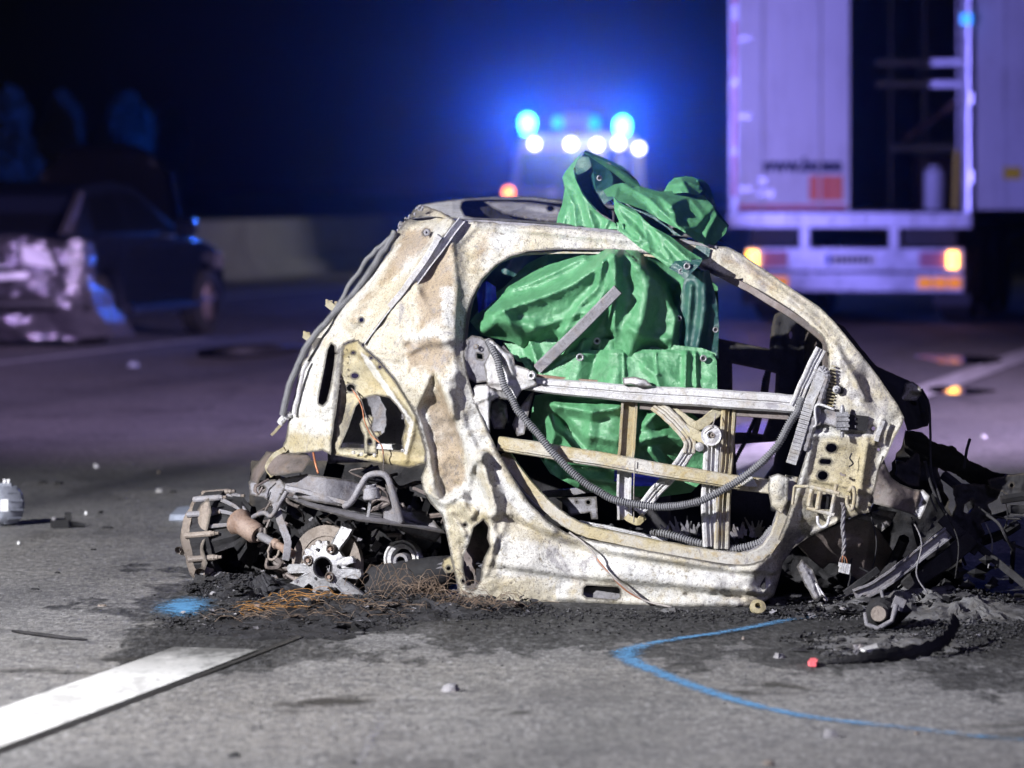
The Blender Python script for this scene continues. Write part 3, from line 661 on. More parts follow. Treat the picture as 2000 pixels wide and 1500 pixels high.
# --- rescue van with beacons
M['vanwhite'] = plain('van_body', (.30, .36, .04), .5, scale=4, var=.1)
M['vanlight'] = plain('van_light_trim', (.24, .25, .22), .5)
M['bluelit'] = glow('lit_blue_beacon', (.08, .50, 1), 14)
M['cyanlit'] = glow('dim_blue_beacon', (.02, .45, .9), 1.6)
M['whitelit'] = glow('lit_white_lamp', (1, .96, 1), 6)
M['orangelit'] = glow('lit_orange_lamp', (1, .22, .02), 7)
def van():
    d = 65.; s = F/d
    def z(py): return CH-(py-HY)/s
    def x(px): return (px-1000)/s
    x0, x1 = x(998), x(1262); root = empty('rescue_van', (x(1130), d+2.5, 0)); tag(root, 'rescue van with lit blue roof beacons and white work lamps', 'van')
    def bx(b, a0, a1, v0, v1, z0, z1): return b.box(((a0+a1)/2, d+(v0+v1)/2, (z0+z1)/2), ((a1-a0)/2, (v1-v0)/2, (z1-z0)/2))
    b = MB(); pr = [(x0, .35), (x0-.02, .9), (x0+.03, 1.6), (x0+.10, z(280)), (x0+.22, z(262)), (x1-.22, z(262)), (x1-.10, z(280)), (x1-.03, 1.6), (x1+.02, .9), (x1, .35)]
    b.prism([(a, d, c) for a, c in pr], (0, 5.2, 0)); b.build('body', M['vanwhite'], root)
    # rear window with broad rounded surround
    def rrect(px0, px1, py0, py1, r, n=6):
        out = []
        for cx, cy, a0 in ((px1-r, py0+r, -90), (px1-r, py1-r, 0), (px0+r, py1-r, 90), (px0+r, py0+r, 180)):
            for k in range(n+1): a = R(a0+90*k/n); out.append((cx+r*math.cos(a), cy+r*math.sin(a)))
        return out
    o_, i_ = rrect(1003, 1158, 284, 388, 22), rrect(1016, 1146, 296, 368, 14); n = len(o_)
    V = [(x(a), d-.05, z(c)) for a, c in o_]+[(x(a), d-.05, z(c)) for a, c in i_]+[(x(a), d-.002, z(c)) for a, c in o_]+[(x(a), d-.002, z(c)) for a, c in i_]
    fs = []
    for k in range(n):
        j = (k+1) % n; fs += [(k, j, n+j, n+k), (k, 2*n+k, 2*n+j, j), (n+k, n+j, 3*n+j, 3*n+k)]
    mk('window_surround', V, fs, M['vanlight'], root)
    gl = NB('van_window_glass').bs(col=(.13, .19, .02), rough=.25, spec=.6)
    MB().prism([(x(a), d-.02, z(c)) for a, c in i_], (0, .015, 0)).build('rear_window', gl, root)
    # open side of the crew compartment: bright pillars round a dark doorway
    b = MB(); bx(b, x(1162), x(1184), -.06, -.003, z(520), z(276)); b.build('door_post', M['vanlight'], root)
    b = MB(); bx(b, x(1234), x(1257), -.06, -.003, z(520), z(276)); b.build('door_post', M['vanlight'], root)
    b = MB(); bx(b, x(1184), x(1234), -.055, -.003, z(292), z(276)); b.build('door_header', M['vanlight'], root)
    b = MB(); bx(b, x(1186), x(1232), -.03, -.003, z(520), z(293)); b.build('doorway', M['darkglass'], root)
    b = MB(); bx(b, x(1205), x(1222), -.05, -.031, z(520), z(300)); b.build('ladder_rail', M['vanlight'], root)
    # lamps
    for px, py in ((1030, 238), (1216, 243)):
        b = MB(); b.lathe((x(px), d+.1, z(262)), (0, 0, 1), [(0, .10), (.05, .10)], 14); b.lathe((x(px), d+.1, z(py)-.13), (0, 0, 1), [(0, .11), (.06, .13), (.18, .13), (.25, .07), (.27, .01)], 16); b.build('beacon', M['bluelit'], root, 'auto')
        spot('beacon_light', (x(px), d-.25, z(py)), (x(px), d-1.45, z(py)+1.8), 3700, (.006, .09, 1), 150, .5, .08)
    b = MB(); bx(b, x(1100), x(1152), .0, .3, z(246), z(222)); b.build('light_bar', M['vanlight'], root)
    for px in (1090, 1160): b = MB(); b.lathe((x(px), d+.1, z(250)), (0, 0, 1), [(0, .09), (.14, .09), (.2, .05)], 14); b.build('dim_beacon', M['cyanlit'], root, 'auto')
    for px, py in ((1044, 281), (1115, 281), (1166, 283), (1208, 281), (1248, 290)):
        b = MB(); b.lathe((x(px), d-.06, z(py)), (0, -1, 0), [(-.055, .03), (0, .085), (.03, .085), (.04, .06)], 14); b.build('work_lamp', M['whitelit'], root, 'auto')
    spot('beacon_flash', (x(1010), d+.2, z(225)), (-9.3, 72.3, 2.6), 5000, (.01, .08, 1), 34, .7, .1)
    spot('van_work_light', (x(1115), d-.3, z(281)), (x(1115), d-6, 0), 500, (1, .96, 1), 120, .6, .1)
    for px_ in (1044, 1115): point('lamp_spill', (x(px_), d-.28, z(292)), 2.5, (1, .98, .72), .05)
    spot('van_door_light', (x(1206), d-.9, z(262)), (x(1206), d, 1.7), 40, (1, .96, 1), 110, .6, .1)
    b = MB(); b.lathe((x(993), d-.03, z(375)), (0, -1, 0), [(0, .085), (.04, .085), (.06, .05)], 14); b.build('tail_lamp', M['orangelit'], root, 'auto')
    b = MB(); b.lathe((x(1078), d-.055, z(377)), (0, -1, 0), [(0, .075), (.02, .07)], 14); b.build('reversing_lamp', M['clearlens'], root)
    b = MB(); bx(b, x0, x1, -.12, -.003, .40, .62); b.build('rear_bumper', M['black'], root)
    for a in (x0+.15, x1-.15):
        for v in (.9, 4.2): wheel(root, (a, d+v, .36), (-1 if a < x(1130) else 1, 0, 0), .36, .24)
van()

# --- floodlight mast that lights the wreck (stands outside the picture)
def mast():
    k = Vector(KEY); root = empty('floodlight_mast', (k.x-.3, k.y-.2, 0)); tag(root, 'tripod floodlight mast standing on the road beside the wreck', 'floodlight')
    b = MB(); b.tube([(k.x-.3, k.y-.2, .5), (k.x-.3, k.y-.2, k.z+.1)], .035, 10); b.build('pole', M['steelgrey'], root)
    for i in range(3):
        a = i*2.1+.3; MB().tube([(k.x-.3, k.y-.2, 1.1), (k.x-.3+math.cos(a)*.8, k.y-.2+math.sin(a)*.8, .02)], .02, 8).build('leg', M['steelgrey'], root)
    dv = (Vector((.3, 12.6, .25))-k).normalized(); b = MB(); b.lathe(k-dv*.30, dv, [(0, .06), (.05, .14), (.22, .20), (.24, .20)], 16); b.build('lamp_head', M['black'], root, 'auto')
mast()
# ================================================================== THE WRECK
def mat_burnt(name, a, b, c, dark=(.05, .045, .05), darkamt=.5, sc=1., rough=.62, metal=.0, bump=.5):
    """sheet steel after the fire: chalky ash a, cream b, ochre c in clouds, with sooty specks, flaking, marked burn zones and painted shade"""
    n = NB(name); co = n.coords()
    big = n.noise(co, 4.2*sc, 4, .6, .3); mid = n.noise(co, 15*sc, 5, .65, .4); fine = n.noise(co, 95*sc, 4, .7); sp = n.noise(co, 48*sc, 6, .75, .6); vf = n.noise(co, 250*sc, 3, .7)
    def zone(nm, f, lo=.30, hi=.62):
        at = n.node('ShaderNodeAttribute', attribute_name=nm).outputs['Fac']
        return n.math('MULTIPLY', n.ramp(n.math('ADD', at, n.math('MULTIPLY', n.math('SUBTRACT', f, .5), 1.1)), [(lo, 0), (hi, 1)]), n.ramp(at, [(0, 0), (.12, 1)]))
    col = n.mix(n.ramp(big, [(.40, 0), (.62, 1)]), b, a)
    col = n.mix(n.ramp(mid, [(.52, 0), (.68, .6)]), col, c)
    br = n.noise(n.coords((1, 1, 1)), 6.3*sc, 3, .6, .5); col = n.mix(n.ramp(br, [(.58, 0), (.74, .4)]), col, (b[0]*.66, b[1]*.52, b[2]*.42))
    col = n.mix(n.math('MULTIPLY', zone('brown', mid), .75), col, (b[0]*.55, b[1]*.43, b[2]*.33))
    col = n.mix(n.math('MULTIPLY', zone('ochre', mid, .34, .8), .62), col, (.33, .27, .13))
    col = n.mix(n.math('MULTIPLY', zone('white', sp), .7), col, (.55, .55, .55))
    col = n.mix(n.ramp(sp, [(.33, .8), (.43, 0)]), col, tuple(x*.5 for x in c))
    big2 = n.noise(n.coords((1, 1, .8)), 7.5*sc, 6, .72, .8)
    col = n.mix(n.ramp(big2, [(.575, 0), (.65, .68)]), col, (a[0]*.42, a[1]*.40, a[2]*.45))
    col = n.mix(n.math('MULTIPLY', zone('soot_shade', sp, .32, .8), .85), col, (.05, .048, .052))
    col = n.mix(n.math('MULTIPLY', zone('rimdark', sp, .35, .7), .85), col, (.05, .043, .036))
    col = n.mix(n.ramp(fine, [(.32, darkamt), (.45, 0)]), col, dark)
    col = n.mix(n.ramp(vf, [(.36, darkamt*.9), (.46, 0)]), col, dark); col = n.mix(n.ramp(vf, [(.60, 0), (.68, .4)]), col, a)
    h = n.math('ADD', n.math('MULTIPLY', fine, .5), sp); n.bump(vf, bump*.5, .0015, n.bump(mid, bump*.7, .012, n.bump(h, bump, .004)))
    return n.bs(col=col, rough=n.ramp(mid, [(.3, rough-.12), (.7, rough+.12)]), metal=metal, spec=.5 if max(a) > .1 else .2)
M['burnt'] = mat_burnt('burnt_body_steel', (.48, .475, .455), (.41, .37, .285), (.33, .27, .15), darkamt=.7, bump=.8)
M['ochre'] = mat_burnt('burnt_ochre_steel', (.36, .33, .24), (.32, .265, .14), (.21, .155, .06), sc=1.5)
M['ash'] = mat_burnt('ashen_steel', (.56, .56, .58), (.44, .435, .45), (.33, .29, .22), sc=1.6)
M['yelbar'] = mat_burnt('yellowed_steel', (.40, .385, .36), (.35, .295, .17), (.30, .20, .05), sc=1.8)
M['grey'] = mat_burnt('scorched_grey_steel', (.24, .235, .26), (.15, .145, .16), (.20, .165, .14), dark=(.015, .015, .018), sc=1.6)
M['brown'] = mat_burnt('scorched_brown_steel', (.16, .13, .125), (.10, .085, .08), (.14, .10, .07), dark=(.02, .02, .02), sc=1.2)
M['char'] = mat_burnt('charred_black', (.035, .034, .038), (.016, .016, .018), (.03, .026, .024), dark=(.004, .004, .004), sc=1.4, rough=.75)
M['rust'] = mat_burnt('rusted_steel', (.25, .18, .145), (.19, .115, .08), (.14, .07, .035), sc=1.7)
M['alloy'] = mat_burnt('melted_alloy', (.40, .40, .42), (.26, .26, .28), (.15, .135, .12), sc=2.2, rough=.45, metal=.35)
M['tan'] = mat_burnt('tan_cast_metal', (.24, .20, .17), (.15, .125, .11), (.11, .085, .065), sc=1.8)
M['hose'] = plain('burnt_convoluted_hose', (.13, .13, .14), .7, scale=60)
M['copper'] = plain('bare_copper_wire', (.30, .12, .06), .5, .4, scale=80)
M['wiregrey'] = plain('bare_wire', (.22, .20, .19), .6, scale=80)
wreck = empty('burnt_out_car', (0.15, 13.4, 0)); tag(wreck, 'burnt-out small car shell, cream scorched steel, without doors skin, glass or tyres', 'car')

def px(v): return v*13./F                    # metres of a length in photo pixels at the wreck
def bar(name, pts, wpx, dpx=None, mat='ash', prof='box', n=1, parent=None, scale=None):
    n = max(n, 4); P = [K((p[0]+.5*math.sin(i*.9+p[1]*.37), p[1]+.5*math.sin(i*.7+p[0]*.21), p[2])) for i, p in enumerate(spline(pts, n))]; a = px(wpx)/2; b = px(dpx or wpx*.7)
    pf = {'box': [(-a, .15*b), (-a*.85, 0), (a*.85, 0), (a, .15*b), (a, b), (-a, b)],
          'beam': [(-a, .35*b), (-a*.75, .05*b), (-a*.12, 0), (-a*.02, .22*b), (a*.08, .22*b), (a*.2, .02*b), (a*.85, .0), (a, .3*b), (a, b), (-a, b)],
          'chan': [(-a, -.2*b), (-a*.72, -.2*b), (-a*.62, .45*b), (a*.62, .45*b), (a*.72, -.2*b), (a, -.2*b), (a, b), (-a, b)],
          'rib': [(-a, .3*b), (-a*.8, 0), (-a*.5, 0), (-a*.36, .4*b), (-a*.1, .4*b), (0, 0), (a*.1, .4*b), (a*.36, .4*b), (a*.5, 0), (a*.8, 0), (a, .3*b), (a, b), (-a, b)]}[prof]
    sc = None
    if n > 1 and scale: sc = list(np.interp(np.linspace(0, 1, len(P)), np.linspace(0, 1, len(scale)), scale))
    return MB().sweep(P, pf, scale=sc).build(name, M[mat], parent or wreck)
def hose(name, pts, rpx, mat='hose', ring=4.0, parent=None):
    P = spline(pts, 30); P = [K((p[0]+2.2*pnoise(np.array([i*.055]), np.array([rpx*1.7]))[0]*2, p[1]+4.5*pnoise(np.array([i*.045+9]), np.array([rpx*.7]))[0], p[2])) for i, p in enumerate(P)]; L = [0]
    for i in range(1, len(P)): L.append(L[-1]+(P[i]-P[i-1]).length)
    n = int(L[-1]/px(ring)*2); r = px(rpx); A = np.array([tuple(p) for p in P]); t = np.linspace(0, L[-1], n*2)
    Q = np.c_[[np.interp(t, L, A[:, i]) for i in range(3)]].T; rr = [r*(1 if (i//2) % 2 else .74)*(1+.16*pnoise(np.array([i*.06]), np.array([rpx]))[0]) for i in range(len(t))]
    return MB().tube([Vector(q) for q in Q], rr, 10).build(name, M[mat], parent or wreck)
def wire(name, pts, rpx, mat='wiregrey', parent=None, n=8):
    return MB().tube([K(p) for p in spline(pts, n)], px(rpx), 6).build(name, M[mat], parent or wreck, True)
def disc(name, c, rpx, prof, mat, axis=None, n=28, parent=None):   # prof in units of the radius: (along axis from the viewer, radius)
    r = px(rpx); return MB().lathe(K(c), axis or AX, [(h*r, q*r) for h, q in prof], n, False).build(name, M[mat], parent or wreck, 'auto')
def circ(cx, cy, r, ry=None, n=14): return [(cx+r*math.cos(2*math.pi*k/n), cy+(ry or r)*math.sin(2*math.pi*k/n)) for k in range(n)]

# ---- near body side: quarter panel, roof rail, windscreen pillar, hinge pillar and sill in one pressing
outer = [(897, 430), (960, 433), (1050, 438), (1150, 446), (1250, 456), (1330, 466), (1400, 481), (1422, 482), (1450, 497), (1500, 531), (1550, 566), (1600, 599), (1630, 629), (1662, 668), (1694, 708), (1717, 738), (1740, 772), (1753, 790), (1766, 816), (1763, 828), (1746, 857), (1733, 888), (1720, 908), (1707, 960), (1700, 1000), (1675, 1006), (1642, 1018), (1610, 1034), (1575, 1052), (1550, 1070), (1530, 1098), (1522, 1130), (1512, 1164), (1480, 1182), (1424, 1189), (1322, 1189), (1186, 1186), (1084, 1182), (948, 1176), (903, 1170), (895, 1158), (888, 1120), (879, 1078), (870, 1036), (862, 1005), (840, 982), (826, 957), (822, 932), (832, 908), (832, 880), (822, 845), (812, 810), (795, 780), (770, 740), (742, 706), (722, 688), (708, 678), (750, 622), (800, 555), (850, 488)]
door = [(908, 650), (911, 614), (922, 581), (941, 545), (969, 517), (996, 501), (1032, 491), (1092, 487), (1202, 489), (1280, 496), (1330, 505), (1370, 516), (1412, 537), (1460, 557), (1500, 585), (1550, 617), (1587, 640), (1607, 657), (1615, 675), (1618, 715), (1606, 760), (1594, 810), (1582, 860), (1566, 915), (1552, 960), (1542, 995), (1532, 1024), (1512, 1072), (1490, 1094), (1462, 1103), (1424, 1103), (1330, 1087), (1230, 1069), (1145, 1053), (1105, 1040), (1070, 1018), (1032, 980), (1000, 930), (972, 880), (950, 835), (930, 790), (915, 740), (906, 695)]
slot = [(1146, 1143), (1206, 1147), (1211, 1152), (1210, 1167), (1204, 1171), (1146, 1167), (1139, 1161), (1140, 1148)]
tear = [(916, 1062), (925, 1030), (944, 1015), (954, 1030), (951, 1050), (957, 1068), (945, 1090), (940, 1112), (938, 1135), (925, 1152), (912, 1148), (905, 1110), (906, 1085)]
hl = [door, slot, tear, circ(1624, 875, 11, 9), [(1604, 896), (1622, 897), (1624, 902), (1621, 907), (1603, 906), (1600, 901)], circ(1607, 929, 10, 9), circ(706, 625+70, 2), circ(1706, 837, 4), circ(1640, 760, 6), circ(1716, 878, 3), circ(908, 1025, 3.5), circ(905, 1135, 3.5)]
bc = [(897, 430, .20), (1050, 440, .20), (1250, 458, .21), (1422, 484, .22), (1550, 567, .15), (1650, 655, .09), (1717, 738, .05), (1766, 816, .07), (1740, 900, .08), (1700, 990, .08), (1600, 1032, .13), (1550, 1070, .12), (1526, 1100, .12), (1512, 1160, .11), (1480, 1180, .06), (1480, 1120, .0), (1420, 1189, .05), (1200, 1187, .05), (950, 1176, .06), (895, 1150, .08),
      (1200, 1120, -.03), (1000, 1110, -.02), (1400, 1140, -.02), (1145, 1054, .03), (1424, 1103, .03), (1532, 1024, .05), (1582, 860, .05), (1618, 715, .06), (1500, 585, .17), (1200, 489, .20), (969, 517, .17), (908, 650, .06), (930, 790, .02), (1000, 930, .0), (870, 1036, .08), (826, 957, .09), (830, 880, .06), (795, 780, .05), (715, 682, .13), (800, 555, .13), (850, 650, .02), (850, 760, -.01), (1640, 840, .04), (1660, 930, .05)]
QP = [(690, 690), (800, 560), (880, 480), (900, 700), (960, 860), (985, 1010), (960, 1160), (880, 1165), (820, 930), (780, 790)]
fe = [('crumple', .003, 60, 2), ('crumple', .011, 72, 5, QP, 14), ('crumple', .012, 40, 8, [(840, 880), (960, 880), (1000, 1000), (960, 1160), (890, 1165), (830, 960)], 12), ('crease', [(720, 690), (770, 700), (830, 672), (885, 664)], .018, 12), ('crease', [(812, 560), (842, 620), (836, 660)], .014, 12), ('crease', [(790, 600), (810, 650), (790, 690)], -.014, 10), ('ridge', [(880, 440), (893, 520), (895, 600), (896, 650)], .016, 14), ('crease', [(902, 470), (930, 440), (1060, 452), (1230, 470)], .012, 10),
      ('step', [(884, 452), (896, 560), (892, 640), (892, 690), (896, 760), (908, 820), (935, 880)], .016, 3, 40),
      ('dome', 826, 688, 40, 30, -.040), ('dome', 862, 610, 24, 60, .030), ('dome', 775, 645, 26, 30, -.026), ('dome', 838, 545, 15, 44, -.030), ('ridge', [(770, 668), (830, 660), (890, 662)], .012, 10),
      ('slope', [(735, 700), (790, 752), (832, 776), (868, 748), (896, 728)], .020, 24, 14),
      ('pit', [(846, 734), (856, 748), (866, 778), (872, 806), (886, 828), (900, 860), (916, 905), (912, 950), (890, 968), (864, 972), (850, 930), (842, 880), (830, 836), (818, 800), (832, 770)], .058, 4.5),
      ('ridge', [(874, 766), (882, 790), (884, 812)], .030, 9), ('crease', [(858, 880), (868, 930), (880, 965)], .010, 12),
      ('crease', [(838, 962), (868, 982), (900, 966), (926, 906), (942, 890)], .030, 14), ('crease', [(942, 890), (950, 930), (962, 965), (968, 1000)], .050, 20), ('crease', [(905, 985), (920, 1010), (935, 985), (950, 1005)], .03, 12), ('pit', [(914, 925), (932, 905), (938, 940), (952, 975), (936, 1000), (918, 985), (906, 960)], .03, 5),
      ('dome', 928, 1085, 24, 60, -.030), ('ridge', [(892, 1040), (897, 1100), (902, 1160)], .012, 7), ('crease', [(958, 1010), (966, 1050), (960, 1080), (948, 1120)], .026, 12), ('crease', [(880, 1000), (905, 1040), (912, 1060)], .02, 10),
      ('step', [(985, 1108), (1110, 1128), (1280, 1142), (1420, 1154), (1500, 1160)], -.020, 3, 26), ('step', [(1000, 1010), (1080, 1052), (1150, 1075), (1300, 1098), (1430, 1118), (1500, 1118)], -.024, 4, 24), ('ridge', [(1090, 1168), (1250, 1178), (1440, 1180)], .014, 7),
      ('ridge', [(1060, 1030), (1200, 1075), (1424, 1110), (1475, 1112), (1516, 1080), (1538, 1030), (1560, 960), (1590, 850)], .012, 7), ('ridge', [(960, 870), (990, 935), (1030, 993), (1080, 1035)], .016, 9),
      ('crease', [(1340, 1160), (1400, 1162), (1450, 1168)], -.018, 6), ('dome', 1485, 1142, 24, 16, -.028), ('crease', [(1460, 1150), (1490, 1160), (1505, 1140)], .02, 8),
      ('step', [(1440, 500), (1500, 548), (1560, 590), (1610, 632), (1625, 650)], -.020, 3, 24), ('ridge', [(1470, 540), (1540, 590), (1600, 640), (1622, 668), (1626, 712)], .012, 6),
      ('ridge', [(1630, 668), (1645, 705), (1672, 745), (1688, 775)], .026, 8), ('dome', 1694, 740, 14, 32, -.03), ('pit', [(1592, 852), (1690, 850), (1676, 960), (1578, 948)], .010, 3), ('ridge', [(1692, 868), (1682, 930), (1674, 985)], .026, 10), ('step', [(1590, 846), (1690, 850), (1720, 870)], .014, 2, 30),
      ('ridge', [(1722, 820), (1714, 850), (1708, 866)], .014, 5), ('dome', 1715, 775, 20, 26, -.02), ('ridge', [(1590, 935), (1700, 962)], .014, 6), ('ridge', [(1760, 826), (1740, 876), (1726, 906)], .022, 7), ('dome', 1640, 870, 20, 10, .008), ('crease', [(1640, 1018), (1590, 1040), (1556, 1064), (1536, 1092)], .014, 8)]
tn = [('brown', [(838, 505), (884, 470), (890, 540), (868, 640), (820, 640), (806, 590)], 14, .75), ('brown', [(786, 668), (850, 655), (884, 690), (860, 730), (800, 722)], 16, .8), ('brown', [(830, 780), (860, 745), (905, 860), (915, 940), (870, 970), (845, 900)], 10, .75), ('brown', [(925, 450), (990, 440), (960, 500), (925, 540)], 16, .5), ('brown', [(1640, 520), (1500, 520), (1400, 485), (1395, 500), (1500, 570)], 8, .5),  # zone in the pit paints in the shade of the fold
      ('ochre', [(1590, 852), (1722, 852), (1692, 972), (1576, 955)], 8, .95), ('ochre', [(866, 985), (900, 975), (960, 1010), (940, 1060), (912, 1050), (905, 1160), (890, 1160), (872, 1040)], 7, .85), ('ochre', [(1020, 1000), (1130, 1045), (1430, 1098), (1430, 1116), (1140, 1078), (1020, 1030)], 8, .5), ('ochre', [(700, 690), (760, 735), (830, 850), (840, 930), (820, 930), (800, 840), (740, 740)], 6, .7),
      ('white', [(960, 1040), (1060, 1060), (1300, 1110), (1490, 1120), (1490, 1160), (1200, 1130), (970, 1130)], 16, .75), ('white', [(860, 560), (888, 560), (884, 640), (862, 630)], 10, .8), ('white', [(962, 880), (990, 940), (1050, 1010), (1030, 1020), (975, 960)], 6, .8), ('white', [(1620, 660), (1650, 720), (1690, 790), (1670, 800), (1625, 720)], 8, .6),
      ('soot_shade', [(1440, 490), (1520, 545), (1630, 630), (1700, 715), (1660, 690), (1560, 600), (1470, 530)], 7, .55), ('soot_shade', [(1690, 700), (1770, 810), (1750, 860), (1720, 800)], 9, .5), ('soot_shade', [(1530, 1030), (1620, 1030), (1535, 1100), (1525, 1180), (1500, 1150)], 8, .75), ('soot_shade', [(890, 425), (1100, 436), (1400, 476), (1400, 488), (1100, 450), (930, 446)], 4, .6), ('soot_shade', [(925, 1020), (955, 1015), (960, 1070), (945, 1130), (920, 1155), (905, 1100)], 6, .6), ('soot_shade', [(880, 455), (925, 440), (905, 520), (915, 600), (905, 650), (890, 560)], 5, .5), ('soot_shade', [(846, 900), (900, 900), (910, 960), (870, 972)], 9, .4), ('soot_shade', [(1590, 795), (1690, 800), (1690, 850), (1590, 845)], 5, .6), ('soot_shade', [(1350, 1150), (1500, 1158), (1500, 1185), (1380, 1188)], 10, .35)]  # front lower corner and pit zones are painted shade, the rest soot
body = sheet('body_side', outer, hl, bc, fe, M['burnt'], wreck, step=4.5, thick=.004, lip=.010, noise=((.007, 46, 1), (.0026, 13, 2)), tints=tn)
sheet('sill_cavity', [(885, 990), (980, 990), (985, 1172), (900, 1168)], [], [(930, 1080, .15)], [('dome', 930, 1050, 16, 20, .04)], M['brown'], wreck, step=8, noise=((.02, 18, 3),)); sheet('sill_inner', [(1120, 1132), (1230, 1140), (1230, 1178), (1120, 1174)], [], [(1170, 1155, .06)], [], M['grey'], wreck, step=8)
# ---- inner return of the door opening (dark reveal) as a strip behind the flange
for nm, pts, wd in (('door_reveal', [(906, 700), (908, 640), (920, 580), (945, 535), (985, 502), (1040, 489), (1200, 488), (1330, 503), (1412, 536), (1500, 584), (1600, 652), (1616, 690), (1608, 760)], 14),):
    bar(nm, [(a, b+2, .215 if b < 560 else .12) for a, b in pts], wd, 30, 'brown', 'box', 5)
bar('roof_flange', [(935, 560, .16), (950, 538, .18), (985, 508, .20), (1040, 495, .21), (1200, 494, .21), (1300, 503, .21)], 5, 8, 'yelbar', 'box', 5)
# ---- rear corner and tail panel
ro = [(830, 402), (808, 409), (795, 430), (775, 452), (762, 490), (725, 534), (700, 567), (670, 594), (640, 632), (615, 660), (600, 698), (592, 705), (582, 740), (572, 790), (565, 812), (562, 832), (557, 862), (545, 884), (560, 890), (600, 884), (630, 880), (646, 889), (649, 850), (656, 812), (663, 750), (671, 672), (690, 664), (712, 674), (758, 612), (808, 542), (858, 474), (890, 432), (860, 412)]
sl = [(647, 671), (653, 676), (654, 690), (652, 712), (645, 755), (638, 783), (630, 792), (622, 788), (622, 778), (627, 752), (634, 718), (640, 684)]
rc = [(830, 402, .55), (795, 430, .42), (725, 534, .38), (640, 632, .36), (592, 705, .34), (565, 812, .33), (550, 884, .34), (890, 432, .20), (808, 542, .14), (712, 674, .15), (665, 750, .13), (650, 860, .12), (760, 560, .22), (690, 620, .22), (630, 760, .19), (600, 830, .22)]
rf_ = [('ridge', [(770, 500), (715, 575), (660, 645), (640, 665)], .02, 14), ('ridge', [(838, 470), (780, 545), (735, 610), (690, 655)], -.022, 12), ('dome', 800, 460, 26, 18, -.03), ('ridge', [(640, 664), (628, 700), (614, 790), (630, 803), (645, 790), (662, 690), (655, 665)], .014, 6),
       ('dome', 700, 628, 14, 12, .012), ('crease', [(575, 822), (610, 818), (650, 832)], -.015, 10), ('step', [(570, 818), (610, 826), (646, 830)], .012, 3, 30), ('ridge', [(592, 720), (580, 800), (568, 850)], .012, 8), ('ridge', [(855, 478), (845, 440), (800, 440)], .016, 10)]
sheet('rear_corner_panel', ro, [sl, circ(706, 625, 4), circ(833, 454, 7, 5), circ(655, 760-70, 1.6), circ(646, 742, 1.6)], rc, rf_, M['burnt'], wreck, step=4.5, thick=.003, lip=.010, noise=((.007, 38, 4), (.0026, 12, 5)), rag=2, tints=[('brown', [(790, 450), (850, 440), (840, 480), (780, 530), (740, 560)], 12, .8), ('brown', [(700, 570), (760, 540), (720, 610), (670, 650)], 12, .5), ('white', [(590, 720), (622, 700), (610, 800), (570, 820)], 9, .6), ('white', [(760, 480), (790, 470), (700, 600), (650, 640)], 8, .6), ('soot_shade', [(800, 405), (860, 405), (800, 450), (760, 500), (770, 455)], 8, .7), ('soot_shade', [(655, 680), (672, 670), (655, 850), (645, 850)], 4, .8), ('ochre', [(560, 840), (650, 850), (646, 890), (550, 890)], 7, .8)])
sheet('slot_lining', [(612, 660), (664, 660), (664, 805), (612, 805)], [], [(620, 700, .33)], [], M['brown'], wreck, step=12)
bar('drip_channel', [(902, 428, .165), (868, 474, .13), (820, 538, .11), (770, 604, .10), (716, 676, .11)], 15, 14, 'ash', 'chan', 4)
bar('pillar_stay', [(858, 462, .10), (840, 492, .105), (800, 550, .095), (760, 600, .09)], 12, 8, 'ash', 'box', 3)
disc('bolt', (833, 454, .22), 7, [(-.1, .3), (0, .9), (.3, 1), (.6, .4)], 'grey')
# ---- wheelhouse panel behind the wheel arch
wo = [(670, 674), (700, 663), (708, 676), (722, 690), (742, 708), (770, 742), (795, 782), (812, 812), (822, 846), (832, 882), (830, 905), (800, 914), (750, 906), (700, 897), (660, 890), (650, 888), (655, 850), (664, 752)]
wa = [(664, 874), (680, 838), (694, 796), (707, 779), (732, 772), (760, 777), (776, 794), (788, 812), (791, 832), (784, 858), (787, 880), (720, 876)]
wc = [(670, 674, .14), (722, 690, .11), (795, 782, .075), (832, 882, .09), (830, 905, .10), (700, 897, .13), (655, 850, .14), (730, 740, .14)]
wf = [('ridge', [(703, 690), (722, 706), (752, 752), (776, 786), (806, 822), (806, 842), (795, 880), (792, 900)], .016, 6), ('ridge', [(664, 874), (694, 793), (732, 768), (764, 772), (792, 815), (788, 860)], .014, 6), ('dome', 690, 695, 12, 10, -.014), ('dome', 720, 700, 12, 8, -.01), ('step', [(650, 888), (720, 892), (830, 896)], .014, 3, 20), ('ridge', [(745, 905), (745, 895)], .02, 9), ('ridge', [(665, 690), (660, 760), (652, 850)], .008, 4)]
sheet('wheelhouse_panel', wo, [wa, circ(693, 734, 7, 5), circ(685, 758, 8, 7), circ(690, 689, 3, 2), circ(725, 699, 3, 2), circ(742, 717, 2.5)], wc, wf, M['ochre'], wreck, step=4, thick=.004, lip=.014, noise=((.005, 24, 7), (.002, 9, 8)), tints=[('soot_shade', [(660, 790), (692, 780), (690, 830), (665, 870), (655, 840)], 6, .7), ('white', [(702, 686), (722, 700), (780, 785), (808, 824), (795, 890), (788, 885), (800, 830), (770, 790), (715, 712)], 3, .9), ('soot_shade', [(675, 745), (700, 745), (700, 770), (675, 770)], 5, .6), ('ochre', [(650, 885), (830, 895), (820, 915), (650, 895)], 4, .9)])
sheet('inner_wheelhouse', [(640, 740), (800, 740), (830, 900), (640, 905)], [], [(660, 750, .34), (800, 750, .34), (730, 800, .42), (660, 890, .40), (820, 890, .36)], [], M['grey'], wreck, step=9, noise=((.02, 22, 3),))
